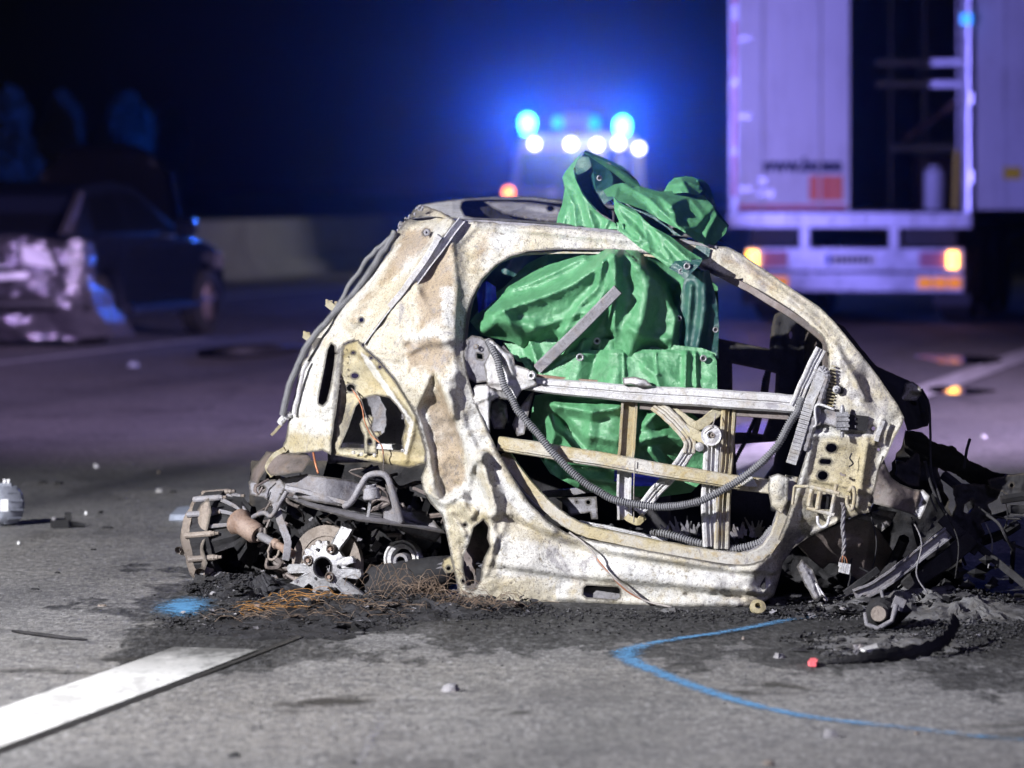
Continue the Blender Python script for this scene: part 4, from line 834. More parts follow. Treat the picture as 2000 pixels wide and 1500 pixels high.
sheet('latch_bracket', [(702, 828), (708, 816), (722, 810), (730, 815), (728, 826), (722, 836), (728, 842), (744, 842), (746, 849), (735, 855), (734, 866), (736, 886), (711, 886), (711, 852), (705, 840)], [circ(722, 863, 4.5, 6)], [(720, 850, .11)], [('ridge', [(706, 826), (716, 846), (715, 884)], .01, 4)], M['ochre'], wreck, step=3, thick=.005)
bar('cross_tube', [(668, 872, .26), (792, 878, .24)], 17, 14, 'ash', 'box')
for c in ((706, 887), (731, 889), (690, 884), (786, 880)): disc('bolt', (c[0], c[1], .10), 3.4, [(-.5, .5), (-.4, .9), (0, 1), (.5, 1)], 'ash', n=10)
for k in range(16):
    t = k/15; q = [(672, 680), (666, 740), (660, 790), (652, 850)]; i = min(2, int(t*3)); f_ = t*3-i; disc('spot_weld', (q[i][0]+(q[i+1][0]-q[i][0])*f_, q[i][1]+(q[i+1][1]-q[i][1])*f_, .128), 1.6, [(-.6, .4), (-.3, 1), (.6, 1)], 'brown', n=8)
wire('copper_lead', [(688, 760, .13), (700, 780, .12), (708, 800, .10), (712, 822, .09), (725, 850, .09), (745, 870, .08), (750, 900, .08)], 1.4, 'copper'); wire('copper_lead', [(686, 758, .13), (704, 778, .11), (714, 810, .10), (730, 845, .08), (748, 880, .08), (748, 930, .07)], 1.1, 'brown')
wire('copper_lead', [(612, 884, .2), (616, 905, .16), (622, 925, .15)], 2.4, 'copper')
# ---- roof skin with its burnt-out glass panel
rp = [(803, 428), (806, 410), (818, 400), (850, 394), (900, 388), (960, 384), (1040, 384), (1095, 391), (1200, 400), (1320, 420), (1420, 474), (1330, 462), (1250, 452), (1150, 443), (1050, 436), (960, 431), (900, 430), (850, 424)]
rh = [(900, 405), (903, 396), (911, 392), (955, 390), (1032, 391), (1090, 398), (1190, 407), (1300, 428), (1310, 450), (1250, 446), (1090, 435), (982, 427), (927, 425), (908, 421)]
rpc = [(803, 428, .38), (818, 400, .95), (900, 430, .22), (1050, 436, .22), (1250, 452, .23), (1420, 474, .3), (900, 388, 1.22), (1040, 384, 1.28), (1200, 400, 1.25), (1320, 420, 1.0), (860, 408, .7)]
sheet('roof_panel', rp, [rh], rpc, [], M['ash'], wreck, step=3, thick=.012, noise=((.03, 18, 9), (.01, 6, 4)))
sheet('roof_gap_dark', [(885, 389), (1000, 386), (1100, 394), (1330, 424), (1330, 470), (1100, 446), (900, 434)], [], [(890, 391, 1.22), (1040, 387, 1.30), (1300, 420, 1.2), (890, 432, 1.05), (1300, 465, 1.05)], [], M['char'], wreck, step=6, noise=((.02, 14, 2),))  # added black sheet stands for the darkness inside the roof opening
sheet('roof_lining_frame', [(945, 394), (1000, 392), (1092, 398), (1200, 408), (1200, 440), (1092, 436), (1030, 428), (984, 418), (960, 405)], [circ(1075, 407, 6, 5)], [(945, 394, 1.15), (1092, 398, 1.15), (1092, 436, .95), (984, 418, 1.0)], [('crease', [(984, 417), (1026, 402), (1090, 410)], .03, 8)], M['grey'], wreck, step=4, thick=.006)
bar('roof_edge_bead', [(898, 432, .19), (960, 434, .195), (1050, 440, .195), (1150, 448, .2), (1250, 458, .205), (1400, 483, .215)], 6, 10, 'grey', 'box', 4)
b = MB()
for k in range(26):
    t = random.random(); c = K((778+t*48+random.uniform(-8, 8), 452-t*46+random.uniform(-8, 8), .42-.0*t)); u = Vector((random.gauss(0, 1), random.gauss(0, 1), random.gauss(0, 1))).normalized()*px(random.uniform(5, 13)); b.tube([c, c+u*.6+Vector((0, 0, px(3))), c+u], [px(2.4), px(3), px(1)], 5)
o = b.build('molten_trim', M['grey'], wreck); o['kind'] = 'stuff'
# ---- hoses along the tail
hose('wiring_conduit', [(772, 452, .36), (758, 478, .36), (737, 507, .35), (695, 567, .33), (650, 616, .31), (612, 658, .29), (592, 692, .28), (575, 728, .28), (563, 762, .28), (552, 812, .28)], 7.5)
hose('wiring_conduit', [(775, 455, .38), (742, 482, .40), (722, 502, .41), (692, 545, .41), (668, 584, .40), (640, 632, .36)], 6)
hose('wiring_conduit', [(600, 705, .27), (588, 745, .26), (578, 790, .26), (574, 810, .26)], 5, 'ash')
for c in ((650, 600), (606, 662)):
    b = MB(); p = K((c[0], c[1], .40)); b.box(p, (px(15), px(10), px(7)), Matrix.Rotation(R(38), 3, 'Y'))
    for k in range(3): b.box(p+Vector((px(-12+k*9), 0, px(10-k*2))), (px(2.5), px(4), px(6)))
    b.build('plug_housing', M['ochre'], wreck)
bar('stud', [(556, 822, .32), (530, 850, .33)], 6, 6, 'ochre'); hose('clamp', [(568, 808, .3), (552, 820, .3), (546, 826, .3)], 8, 'ash', 6)
# ---- torn bumper corner under the tail panel
sheet('bumper_corner', [(545, 884), (600, 886), (608, 898), (590, 922), (530, 930), (520, 918), (508, 935), (500, 960), (487, 945), (492, 918), (520, 882)], [], [(545, 884, .33), (605, 898, .22), (530, 928, .22), (490, 945, .42), (560, 905, .20)], [('ridge', [(545, 886), (524, 910), (520, 930)], .03, 8), ('crease', [(600, 890), (560, 905), (530, 925)], .02, 12)], M['brown'], wreck, step=4, noise=((.006, 14, 2),), rag=2)
bar('bumper_bracket', [(556, 878, .28), (535, 890, .28), (522, 912, .27), (532, 930, .27)], 10, 8, 'ochre', 'box', 4)
sheet('rear_crash_beam', [(545, 935), (600, 926), (690, 938), (715, 950), (690, 975), (676, 990), (600, 978), (560, 962), (548, 955)], [], [(545, 935, .30), (700, 945, .20), (600, 978, .14), (680, 985, .14), (620, 950, .10)], [('step', [(555, 955), (620, 965), (690, 985)], .02, 3, 22)], M['grey'], wreck, step=5, noise=((.004, 14, 5),))
bar('subframe_rail', [(556, 952, .12), (600, 962, .10), (680, 984, .09)], 9, 12, 'grey', 'box')
sheet('subframe_plate', [(545, 965), (560, 958), (690, 990), (740, 1000), (800, 1010), (862, 1030), (870, 1042), (800, 1030), (700, 1018), (600, 990)], [], [(550, 965, .2), (690, 1000, .12), (860, 1035, .14)], [('ridge', [(560, 975), (690, 1005), (850, 1032)], .02, 8)], M['grey'], wreck, step=5, noise=((.005, 12, 3),))
sheet('side_bracket', [(485, 940), (520, 938), (548, 935), (558, 950), (546, 975), (540, 990), (515, 972), (488, 966)], [circ(512, 955, 6)], [(490, 950, .38), (550, 955, .24), (515, 970, .28)], [('dome', 520, 955, 20, 14, .03)], M['grey'], wreck, step=4, noise=((.004, 10, 6),))
# ---- bent tube and damper mount
MB().tube([K(p) for p in spline([(672, 990, .06), (688, 978, .05), (704, 950, .04), (718, 930, .04), (740, 925, .04), (756, 932, .04), (766, 958, .04), (776, 990, .05), (784, 1022, .06)], 6)], px(6.5), 8).build('anti_roll_bar', M['grey'], wreck, True)
disc('damper_mount', (727, 975, .04), 18, [(0, 0), (0, .9), (.15, 1), (1.2, .82), (1.3, .55), (1.4, .6), (1.6, .6)], 'grey', (-.1, 0, 1)); bar('damper_rod', [(723, 975, .045), (716, 1024, .05)], 6, 6, 'alloy')
sheet('axle_stay', [(752, 945), (768, 955), (792, 1024), (784, 1034), (745, 1012), (752, 990), (762, 985)], [], [(765, 980, .08), (750, 1010, .1), (785, 1030, .08)], [('crease', [(760, 950), (785, 1025)], .015, 8)], M['grey'], wreck, step=4)
bar('strap', [(538, 982, .12), (545, 1010, .10), (556, 1040, .09), (562, 1060, .08), (558, 1094, .08)], 15, 4, 'grey', 'box', 4); wire('bent_pipe', [(494, 1010, .15), (506, 1004, .12), (518, 1002, .10), (530, 1008, .09), (545, 985, .09), (560, 960, .10)], 5, 'grey')
# ---- gearbox: cast housing with bolted flange, axle tube and shaft
gc = K((432, 1052, .45)); ga = Vector((.90, -.34, .10)).normalized(); gr = px(92)
gu = ga.cross(Vector((0, 0, 1))).normalized(); gv = gu.cross(ga)
def gp(h, r, a): return gc+ga*h+(gu*math.cos(a)+gv*math.sin(a))*r
A0, A1 = R(-60), R(250)
b = MB(); nA = 40; prof = [(-.045, gr*1.02), (-.045, gr*.90), (.03, gr*.86), (.03, gr*1.02)]; V = []; Fc = []
for k in range(nA):
    a = 2*math.pi*k/nA
    rr = 1+.05*math.sin(a*9)+.03*pnoise(np.array([k*.7]), np.array([1.]))[0]
    for h, r in prof: V.append(gp(h, r*rr, a))
for k in range(nA):
    for i in range(4): j = (i+1) % 4; k2 = (k+1) % nA; Fc.append((k*4+i, k*4+j, k2*4+j, k2*4+i))
b.add(V, Fc).build('housing_flange', M['char'], wreck)
for k in range(13):
    a = R(10+k*27.5); bb = MB(); bb.lathe(gp(-.06, gr*1.03, a), ga, [(0, px(6.5)), (.10, px(6.5)), (.105, px(5)), (.115, px(5)), (.115, 0)], 10); bb.build('flange_boss', M['tan' if k % 3 == 0 else 'grey'], wreck)
    bb = MB(); bb.lathe(gp(.055, gr*1.03, a), ga, [(0, px(3.4)), (.014, px(3.2))], 6); bb.build('flange_bolt', M['tan'], wreck)
b = MB(); V = []; Fc = []; hc = K((484, 1030, .30))
rings = [(.03, .90), (.10, .72), (.16, .46), (.20, .30)]
for h, r in rings:
    for k in range(nA):
        a = 2*math.pi*k/nA; rib = .06 if k % 5 == 0 else 0
        p = gp(h+.02*pnoise(np.array([k*.9]), np.array([h*30]))[0], gr*(r+rib+.06*pnoise(np.array([k*.6+4]), np.array([h*25]))[0]), a); t = (h-.03)/.17; V.append(p.lerp(hc+(p-gp(h, 0, 0)), t*.85))
for i in range(3):
    for k in range(nA):
        k2 = (k+1) % nA
        a = 360*k/nA
        if i < 1 and 215 < a < 335: continue
        Fc.append((i*nA+k, i*nA+k2, (i+1)*nA+k2, (i+1)*nA+k))
b.add(V, Fc).build('bell_housing', M['char'], wreck)
for k in range(7):
    a = R(20+k*25); p0 = gp(.03, gr*.98, a); p1 = hc+(gp(0, gr*.32, a)-gc); MB().tube([p0, (p0+p1)/2+ga*.012, p1], [px(5), px(4), px(4)], 6).build('housing_rib', M['grey'], wreck)
V = []; Fc = []; rings = [(-.045, 1.0), (-.075, .95), (-.095, .80), (-.105, .35), (-.107, .0)]
for h, r in rings:
    for k in range(nA): a = 2*math.pi*k/nA; V.append(gp(h+.03*r*pnoise(np.array([k*.5]), np.array([h*30+3]))[0], gr*r*(1+.05*math.sin(5*a)+.05*pnoise(np.array([k*.8]), np.array([2.]))[0]), a))
for i in range(4):
    for k in range(nA): k2 = (k+1) % nA; Fc.append((i*nA+k, i*nA+k2, (i+1)*nA+k2, (i+1)*nA+k))
MB().add(V, Fc).build('housing_cover', M['tan'], wreck, 'auto')
sheet('cover_shell', [(372, 1020), (392, 985), (408, 972), (413, 1000), (404, 1040), (396, 1070), (405, 1100), (398, 1118), (380, 1080), (360, 1045)], [], [(372, 1020, .36), (408, 980, .28), (400, 1070, .28), (398, 1118, .30)], [('ridge', [(395, 985), (390, 1040), (400, 1110)], .02, 8)], M['tan'], wreck, step=4, noise=((.004, 12, 2),))
bar('mount_arm', [(350, 1076, .35), (370, 1080, .32), (398, 1100, .30), (412, 1118, .30)], 16, 14, 'tan', 'box', 3); disc('mount_bush', (350, 1074, .33), 7, [(-.8, .4), (-.8, 1), (1, 1)], 'tan', (-.3, -1, 0)); disc('mount_bush', (392, 1120, .28), 11, [(-.6, .35), (-.7, 1), (.8, 1)], 'tan', (-.2, -1, 0))
ax0, ax1 = K((470, 1022, .28)), K((512, 1050, .22)); av = (ax1-ax0).normalized()
MB().lathe(ax0-av*.02, av, [(0, px(27)), (.015, px(29)), (.03, px(24)), (.035, px(22)), (.105, px(22)), (.12, px(17)), (.12, px(10))], 18, False).build('axle_tube', M['rust'], wreck, 'auto')
MB().tube([K((508, 1046, .22)), K((545, 1066, .16))], px(8.5), 10).build('drive_shaft', M['grey'], wreck, True); MB().lathe(K((535, 1060, .17)), K((565, 1078, .13))-K((535, 1060, .17)), [(0, px(10)), (.02, px(11)), (.025, px(8)), (.05, px(8)), (.07, px(11)), (.10, px(8))], 12).build('shaft_joint', M['rust'], wreck, 'auto')
hose('shaft_clip', [(528, 1060, .15), (524, 1080, .15), (530, 1094, .15), (542, 1085, .15), (548, 1066, .15)], 3, 'tan', 20)
# ---- hub with melted alloy wheel stuck in the ash
wa_ = Vector((AX.x+.12, AX.y, -.05)).normalized()
disc('brake_disc', (640, 1100, .13), 76, [(-.06, .2), (-.06, .7), (-.09, .72), (-.09, 1), (.10, 1), (.10, .3)], 'tan', wa_, 40)
wc_ = K((634, 1108, .07)); wu = Vector((1, -.2, 0)); wu = (wu-wa_*wu.dot(wa_)).normalized(); wv = wa_.cross(wu)
wv = wv if wv.z > 0 else -wv
def wp(xpx, ypx, h): return wc_+wu*px(xpx)+wv*px(-ypx)+wa_*h
star = []
lens = [(-10, 78, 7), (16, 64, 6), (62, 98, 8), (90, 53, 5), (108, 56, 4), (124, 52, 5), (141, 56, 4), (158, 53, 5), (184, 90, 6), (211, 98, 8), (250, 72, 6), (278, 80, 6), (318, 114, 8), (346, 66, 5)]
nS = 144; out_ = []
for k in range(nS):
    a = 360*k/nS; r = 46
    for (c0, r1, wdt) in lens:
        dd = abs((a-c0+180) % 360-180)
        if dd < wdt: r = max(r, r1*(1-.06*(dd/wdt)**2))
        elif dd < wdt+7: r = max(r, 46+(r1-46)*max(0, (1-(dd-wdt)/7))**2.4)
    out_.append((r*math.cos(R(a)), -r*math.sin(R(a))))
b = MB(); ci = 21; V = [wp(x, y, -.012+.034*(math.hypot(x, y)/90)**2+.006*pnoise(np.array([x*.05]), np.array([y*.05]))[0]) for x, y in out_]+[wp(x*ci/math.hypot(x, y), y*ci/math.hypot(x, y), -.016) for x, y in out_]
V += [v+wa_*.022 for v in V]; Fc = []
for k in range(nS):
    j = (k+1) % nS; Fc += [(k, j, nS+j, nS+k), (2*nS+k, 3*nS+k, 3*nS+j, 2*nS+j), (k, 2*nS+k, 2*nS+j, j), (nS+k, nS+j, 3*nS+j, 3*nS+k)]
wo_ = b.add(V, Fc).build('alloy_wheel', M['alloy'], wreck); bv = wo_.modifiers.new('round', 'BEVEL'); bv.width = .005; bv.segments = 2; bv.limit_method = 'ANGLE'; bv.angle_limit = R(60)
for (x, y) in ((18, -37), (-31, -13), (16, 18)):
    MB().lathe(wp(x, y, -.020), wa_, [(0, px(7)), (-.004, px(9)), (0, px(10)), (.02, px(10)), (.02, 0)], 14, False).build('bolt_seat', M['tan'], wreck, 'auto'); MB().lathe(wp(x, y, -.026), wa_, [(0, px(4)), (.02, px(4.5))], 6).build('wheel_bolt', M['rust'], wreck)
for (x, y) in ((34, -3), (-15, 22), (-12, -35)): MB().lathe(wp(x, y, -.0165), wa_, [(0, px(3.2)), (.004, px(3))], 10).build('locating_hole', M['char'], wreck)
MB().lathe(wp(0, 0, -.012), wa_, [(-.004, px(19)), (-.004, px(22)), (.05, px(20)), (.05, px(4)), (.03, px(2)), (.03, 0)], 24, False).build('hub_bore', M['char'], wreck, 'auto')
MB().rock(wp(2, 4, .03), px(6), 1.4, 4).build('hub_stub', M['grey'], wreck)
# ---- crank pulley, second hub, silencer
disc('pulley', (788, 1092, .16), 38, [(0, .55), (-.25, .62), (-.3, .8), (-.1, .84), (-.3, .9), (-.3, 1), (.3, 1), (.4, .6)], 'ash', wa_, 36); disc('pulley_hub', (787, 1096, .15), 17, [(-.5, .5), (-.7, .6), (-.7, .95), (.6, 1)], 'grey', wa_, 20); disc('pulley_web', (788, 1093, .20), 30, [(0, 0), (0, 1)], 'char', wa_, 24)
disc('rear_hub', (820, 1046, .26), 30, [(-.1, 0), (-.15, .6), (-.1, 1), (.2, 1)], 'grey', wa_, 26)
for x in (812, 826): disc('hub_stud', (x, 1047, .20), 3.2, [(-2.6, .6), (-2.4, 1), (3, 1)], 'tan', wa_, 8)
MB().tube([K(p) for p in ((724, 1140, .16), (800, 1128, .15), (846, 1118, .14), (900, 1110, .14))], [px(34), px(36), px(32), px(27)], 20).build('silencer', M['char'], wreck, True)
MB().tube([K(p) for p in ((800, 1126, .135), (850, 1116, .13), (888, 1108, .13))], [px(26), px(25), px(22)], 18).build('silencer_sleeve', M['grey'], wreck, True)
sheet('hanger_plate', [(866, 1092), (880, 1086), (886, 1100), (888, 1118), (870, 1120), (862, 1106)], [circ(876, 1110, 4)], [(875, 1105, .07)], [], M['ochre'], wreck, step=4)
# ---- engine remains: a dense tangle of cast lumps, pipes and plates in the tail bay
rg = random.Random(5); b = MB()
for k in range(150):
    p = K((rg.uniform(500, 880), rg.uniform(930, 1150), rg.uniform(.28, .9)))
    if rg.random() < .5: b.box(p, (px(rg.uniform(5, 26)), px(rg.uniform(5, 26)), px(rg.uniform(4, 20))), Matrix.Rotation(rg.uniform(0, 3), 3, 'Y')@Matrix.Rotation(rg.uniform(0, 3), 3, 'Z'))
    else: b.rock(p, px(rg.uniform(8, 26)), .8, k)
o = b.build('engine_block', M['char'], wreck); o['kind'] = 'stuff'
b = MB()
for k in range(70):
    x, y, z = rg.uniform(500, 870), rg.uniform(940, 1140), rg.uniform(.16, .45); pts = [(x, y, z)]
    for i in range(rg.randint(2, 4)): x += rg.uniform(-34, 34); y += rg.uniform(-22, 24); pts.append((min(max(x, 500), 870), min(y, 1150), z+rg.uniform(-.02, .04)))
    b.tube([K(p) for p in spline(pts, 4)], px(rg.uniform(1.5, 5)), 6)
o = b.build('engine_pipework', M['brown'], wreck); o['kind'] = 'stuff'
b = MB()
for k in range(60):
    p = K((rg.uniform(520, 860), rg.uniform(950, 1140), rg.uniform(.17, .34)))
    if k % 2: b.box(p, (px(rg.uniform(2, 11)), px(rg.uniform(2, 6)), px(rg.uniform(2, 9))), Matrix.Rotation(rg.uniform(0, 3), 3, 'Y'))
    else: b.lathe(p, (rg.gauss(0, 1), -1, rg.gauss(0, 1)), [(0, px(rg.uniform(2, 7))), (px(8), px(5))], 8)
o = b.build('engine_fittings', M['grey'], wreck); o['kind'] = 'stuff'
MB().lathe(K((606, 1030, .16)), Vector((1, -.2, .75)), [(-.04+.008*i, px(9 if i % 2 else 12)) for i in range(11)], 12).build('gaiter', M['char'], wreck)
sheet('engine_shield', [(760, 990), (835, 1000), (866, 1040), (850, 1060), (790, 1040), (765, 1030)], [], [(760, 990, .22), (860, 1045, .16), (790, 1035, .18)], [('crease', [(770, 1000), (850, 1030)], .02, 10)], M['grey'], wreck, step=5, noise=((.005, 10, 3),))
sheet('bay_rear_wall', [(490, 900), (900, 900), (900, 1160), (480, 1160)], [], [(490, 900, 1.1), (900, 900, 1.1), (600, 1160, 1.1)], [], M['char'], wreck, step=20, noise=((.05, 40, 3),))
# ---- door skeleton
fr = [(985, 884, .06), (1002, 912, .055), (1040, 960, .05), (1086, 1004, .045), (1140, 1036, .045), (1220, 1055, .045), (1330, 1077, .045), (1400, 1088, .045), (1455, 1092, .045), (1494, 1078, .05), (1518, 1046, .06), (1531, 1005, .07), (1540, 960, .08), (1548, 930, .085)]
bar('door_frame_rail', fr, 24, 26, 'yelbar', 'box', 6); bar('door_seal_rail', [(a-8, b-10, c+.05) for a, b, c in fr[1:12]], 9, 20, 'grey', 'box', 5)
bar('inner_frame_rail', [(955, 865, .07), (978, 905, .06), (1010, 952, .055), (1040, 985, .05), (1062, 1004, .05)], 12, 16, 'ash', 'chan', 5)
bar('waist_beam', [(1008, 747, .06), (1100, 757, .05), (1250, 770, .045), (1400, 779, .045), (1500, 786, .05), (1566, 791, .055)], 34, 24, 'ash', 'beam', 3, scale=[.75, .9, 1, 1.05, 1.05, 1.0])
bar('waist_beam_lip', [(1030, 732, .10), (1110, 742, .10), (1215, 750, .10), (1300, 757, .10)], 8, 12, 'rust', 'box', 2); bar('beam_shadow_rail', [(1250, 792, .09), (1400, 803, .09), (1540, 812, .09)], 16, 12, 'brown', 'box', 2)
sheet('latch_lump', [(1216, 738), (1240, 736), (1262, 742), (1274, 754), (1250, 756), (1232, 750), (1218, 752)], [], [(1240, 745, .03)], [('dome', 1245, 748, 14, 6, .02)], M['ash'], wreck, step=3, thick=.02)
bar('side_impact_bar', [(972, 866, .03), (1060, 880, .02), (1200, 903, .012), (1320, 924, .012), (1462, 946, .03)], 29, 22, 'yelbar', 'box', 3, scale=[.95, 1, 1, .95, .9]); bar('side_impact_bar_bead', [(978, 873, .022), (1060, 887, .010), (1200, 910, .002), (1320, 931, .002), (1458, 952, .022)], 5, 6, 'yelbar', 'box', 3)
bar('window_guide', [(1229, 785, .09), (1226, 850, .085), (1222, 895, .08)], 32, 14, 'yelbar', 'chan', 2); bar('window_guide', [(1220, 918, .07), (1219, 970, .06), (1220, 1016, .055)], 28, 14, 'ash', 'chan', 2)
bar('guide_foot', [(1222, 1008, .05), (1244, 1020, .045), (1258, 1010, .045)], 14, 10, 'ochre', 'box', 2)
bar('regulator_arm', [(1278, 790, .07), (1300, 806, .065), (1330, 836, .06), (1348, 862, .06), (1346, 885, .06)], 26, 8, 'yelbar', 'rib', 4); bar('regulator_arm', [(1346, 880, .07), (1318, 920, .075), (1280, 962, .08), (1246, 1002, .08)], 24, 8, 'ash', 'rib', 3)
bar('regulator_arm', [(1300, 792, .09), (1340, 822, .08), (1362, 832, .08), (1392, 812, .08), (1410, 790, .085)], 20, 8, 'ochre', 'box', 4); bar('regulator_arm', [(1334, 836, .065), (1372, 856, .06), (1394, 862, .06)], 20, 7, 'ochre', 'box', 3)
bar('window_guide', [(1424, 800, .08), (1420, 870, .075), (1414, 950, .07), (1410, 1072, .07)], 30, 16, 'yelbar', 'rib', 2); bar('window_guide', [(1392, 862, .06), (1388, 930, .055), (1386, 1000, .06), (1390, 1068, .065)], 32, 14, 'ash', 'rib', 2)
disc('cable_pulley', (1390, 850, .03), 20, [(-.2, .3), (-.3, .4), (-.15, .8), (-.25, 1), (.3, 1)], 'ash'); disc('pulley_pin', (1392, 850, .02), 5, [(-.4, .4), (-.3, 1), (.6, 1)], 'tan', n=12); disc('rivet', (1366, 873, .04), 9, [(-.35, 0), (-.3, .6), (0, 1), (.6, 1)], 'alloy', n=14)
wire('regulator_cable', [(1240, 900, .0), (1238, 950, .0), (1238, 1020, .01)], 1.2); wire('regulator_cable', [(1398, 808, .05), (1392, 830, .02), (1376, 846, .02)], 1.2); wire('regulator_cable', [(1408, 868, .04), (1404, 960, .05), (1400, 1060, .06)], 1.1)
hose('door_conduit', [(952, 664, .02), (966, 690, .0), (976, 722, -.01), (990, 760, -.015), (1012, 800, -.02), (1042, 838, -.025), (1085, 890, -.03), (1130, 934, -.03), (1176, 965, -.03), (1226, 983, -.03), (1292, 990, -.03), (1360, 980, -.03), (1420, 952, -.02), (1480, 910, -.01), (1520, 866, .0), (1552, 812, .01), (1566, 776, .02)], 8.0, 'hose', 4.6)
hose('floor_conduit', [(1270, 1038, .10), (1300, 1044, .10), (1350, 1056, .10), (1400, 1068, .10), (1440, 1072, .10), (1480, 1062, .12), (1510, 1030, .16)], 8, 'hose', 5.0)
wire('sill_wire', [(1112, 1040, .0), (1140, 1060, -.03), (1163, 1085, -.05), (1168, 1098, -.055), (1200, 1130, -.065), (1228, 1152, -.06), (1262, 1174, -.055), (1312, 1186, -.06)], 2.0); wire('sill_wire', [(1162, 1086, -.05), (1178, 1106, -.06), (1210, 1142, -.065), (1236, 1162, -.06), (1276, 1180, -.05)], 1.5, 'copper')
# ---- latch side of the door
sheet('lock_plate', [(905, 690), (910, 664), (922, 655), (940, 658), (958, 672), (962, 700), (955, 745), (930, 748), (912, 740), (906, 715)], [[(931, 690), (942, 692), (943, 702), (932, 700)]], [(930, 700, .03), (955, 740, .05)], [('ridge', [(912, 665), (907, 700), (913, 738)], .012, 4)], M['grey'], wreck, step=4, noise=((.004, 12, 4),))
sheet('lock_bracket', [(946, 662), (962, 664), (985, 684), (1002, 692), (1006, 712), (1030, 720), (1046, 732), (1048, 752), (1020, 762), (1008, 780), (985, 782), (952, 758), (945, 712), (955, 690)], [circ(928+2, 678, 2)], [(960, 680, .02), (1040, 735, .04), (990, 775, .04), (950, 740, .03)], [('crease', [(960, 668), (990, 700), (1000, 730)], .02, 10), ('dome', 1038, 733, 9, 9, .02), ('crease', [(955, 745), (1000, 752)], .015, 8)], M['ash'], wreck, step=4, noise=((.006, 14, 5),))
disc('hinge_bolt', (1038, 733, .01), 9, [(-.5, .35), (-.3, .6), (-.4, .9), (.5, 1)], 'ash', n=16); disc('hinge_bolt', (930, 677, .01), 5, [(-.5, .5), (-.3, 1), (.5, 1)], 'tan', n=12)
b = MB()
for k in range(9): t = k/8; b.tube([K((985+t*18, 676+t*22, .03)), K((968+t*18, 690+t*24, .02))], px(1.6), 5)
o = b.build('scorched_fins', M['grey'], wreck); o['kind'] = 'stuff'
lo_ = [(918, 765), (930, 752), (950, 750), (966, 762), (985, 762), (1008, 770), (1005, 782), (970, 778), (960, 785), (956, 810), (958, 845), (948, 850), (936, 835), (928, 800)]
sheet('mirror_bracket', lo_, [], [(920, 770, .02), (1005, 775, .05), (950, 845, .03), (945, 770, .0)], [('ridge', [(922, 780), (962, 764)], .014, 4), ('ridge', [(925, 788), (966, 770)], .014, 3), ('ridge', [(952, 752), (954, 845)], .012, 4)], M['ash'], wreck, step=3.5, noise=((.003, 10, 4),))
sheet('speaker_remains', [(958, 788), (975, 778), (990, 790), (992, 815), (985, 838), (965, 838), (958, 815)], [], [(975, 810, .09)], [('dome', 976, 806, 9, 16, .03)], M['grey'], wreck, step=3.5, noise=((.012, 9, 4),)); sheet('bulkhead_bracket', [(1000, 830), (1012, 800), (1034, 770), (1044, 764), (1034, 800), (1024, 848), (1010, 852)], [], [(1015, 830, .12)], [], M['grey'], wreck, step=5, noise=((.01, 14, 4),))
# ---- runner and toothed trim at the front of the opening
bar('window_runner', [(1552, 796, .03), (1576, 740, .035), (1604, 682, .045)], 22, 10, 'ash', 'rib', 2)
b = MB(); P = spline([(1545, 905, .02), (1562, 850, .015), (1580, 790, .01), (1596, 750, .01), (1608, 722, .02)], 8)
for i in range(len(P)-1):
    c = K(P[i]); c2 = K(P[i+1]); t = (c2-c).normalized(); nrm = t.cross(Vector((0, 1, 0)))
    for f_ in (.15, .6):
        q = c.lerp(c2, f_); b.box(q, (px(9.5), px(5), px(1.5)), Matrix((nrm, Vector((0, 1, 0)), t)).transposed().to_3x3())
b.build('toothed_trim', M['ash'], wreck); bar('toothed_trim_core', [tuple(p) for p in P], 13, 8, 'char', 'box')
b = MB(); P = spline([(1574, 880, .03), (1592, 820, .02), (1606, 770, .015), (1616, 735, .02), (1606, 720, .02), (1594, 740, .015), (1584, 780, .015)], 7)
b.tube([K(p) for p in P], [px(7.5 if i % 2 else 5.5) for i in range(len(P))], 8); b.build('melted_seal', M['grey'], wreck)
b = MB()
for k in range(15): t = k/14; q = K((1628-t*8, 715+t*90, .035)); b.box(q, (px(4+4*math.sin(t*3.1)), px(3), px(1.2)), Matrix.Rotation(R(12), 3, 'Y'))
o = b.build('pillar_teeth', M['ochre'], wreck); o['kind'] = 'stuff'
sheet('hinge_arm', [(1546, 880), (1562, 830), (1572, 800), (1590, 802), (1592, 822), (1578, 860), (1560, 898), (1548, 908)], [], [(1560, 880, .04), (1585, 810, .03)], [('ridge', [(1582, 806), (1562, 850), (1552, 895)], .02, 7)], M['burnt'], wreck, step=4)
bar('hinge_arm_lower', [(1440, 944, .05), (1480, 948, .04), (1510, 952, .04), (1536, 950, .05)], 27, 20, 'yelbar', 'box', 3); sheet('hinge_knuckle', [(1502, 930), (1520, 925), (1540, 932), (1538, 980), (1526, 1004), (1506, 990), (1500, 955)], [], [(1520, 960, .03)], [('dome', 1520, 955, 14, 22, .02)], M['burnt'], wreck, step=4, noise=((.006, 12, 5),))
b = MB()
for k in range(9): t = k/8; b.tube([K((1440+t*28, 934-t*3, .03)), K((1450+t*28, 950, .025))], px(1.7), 5)
o = b.build('frayed_sleeve', M['ash'], wreck); o['kind'] = 'stuff'
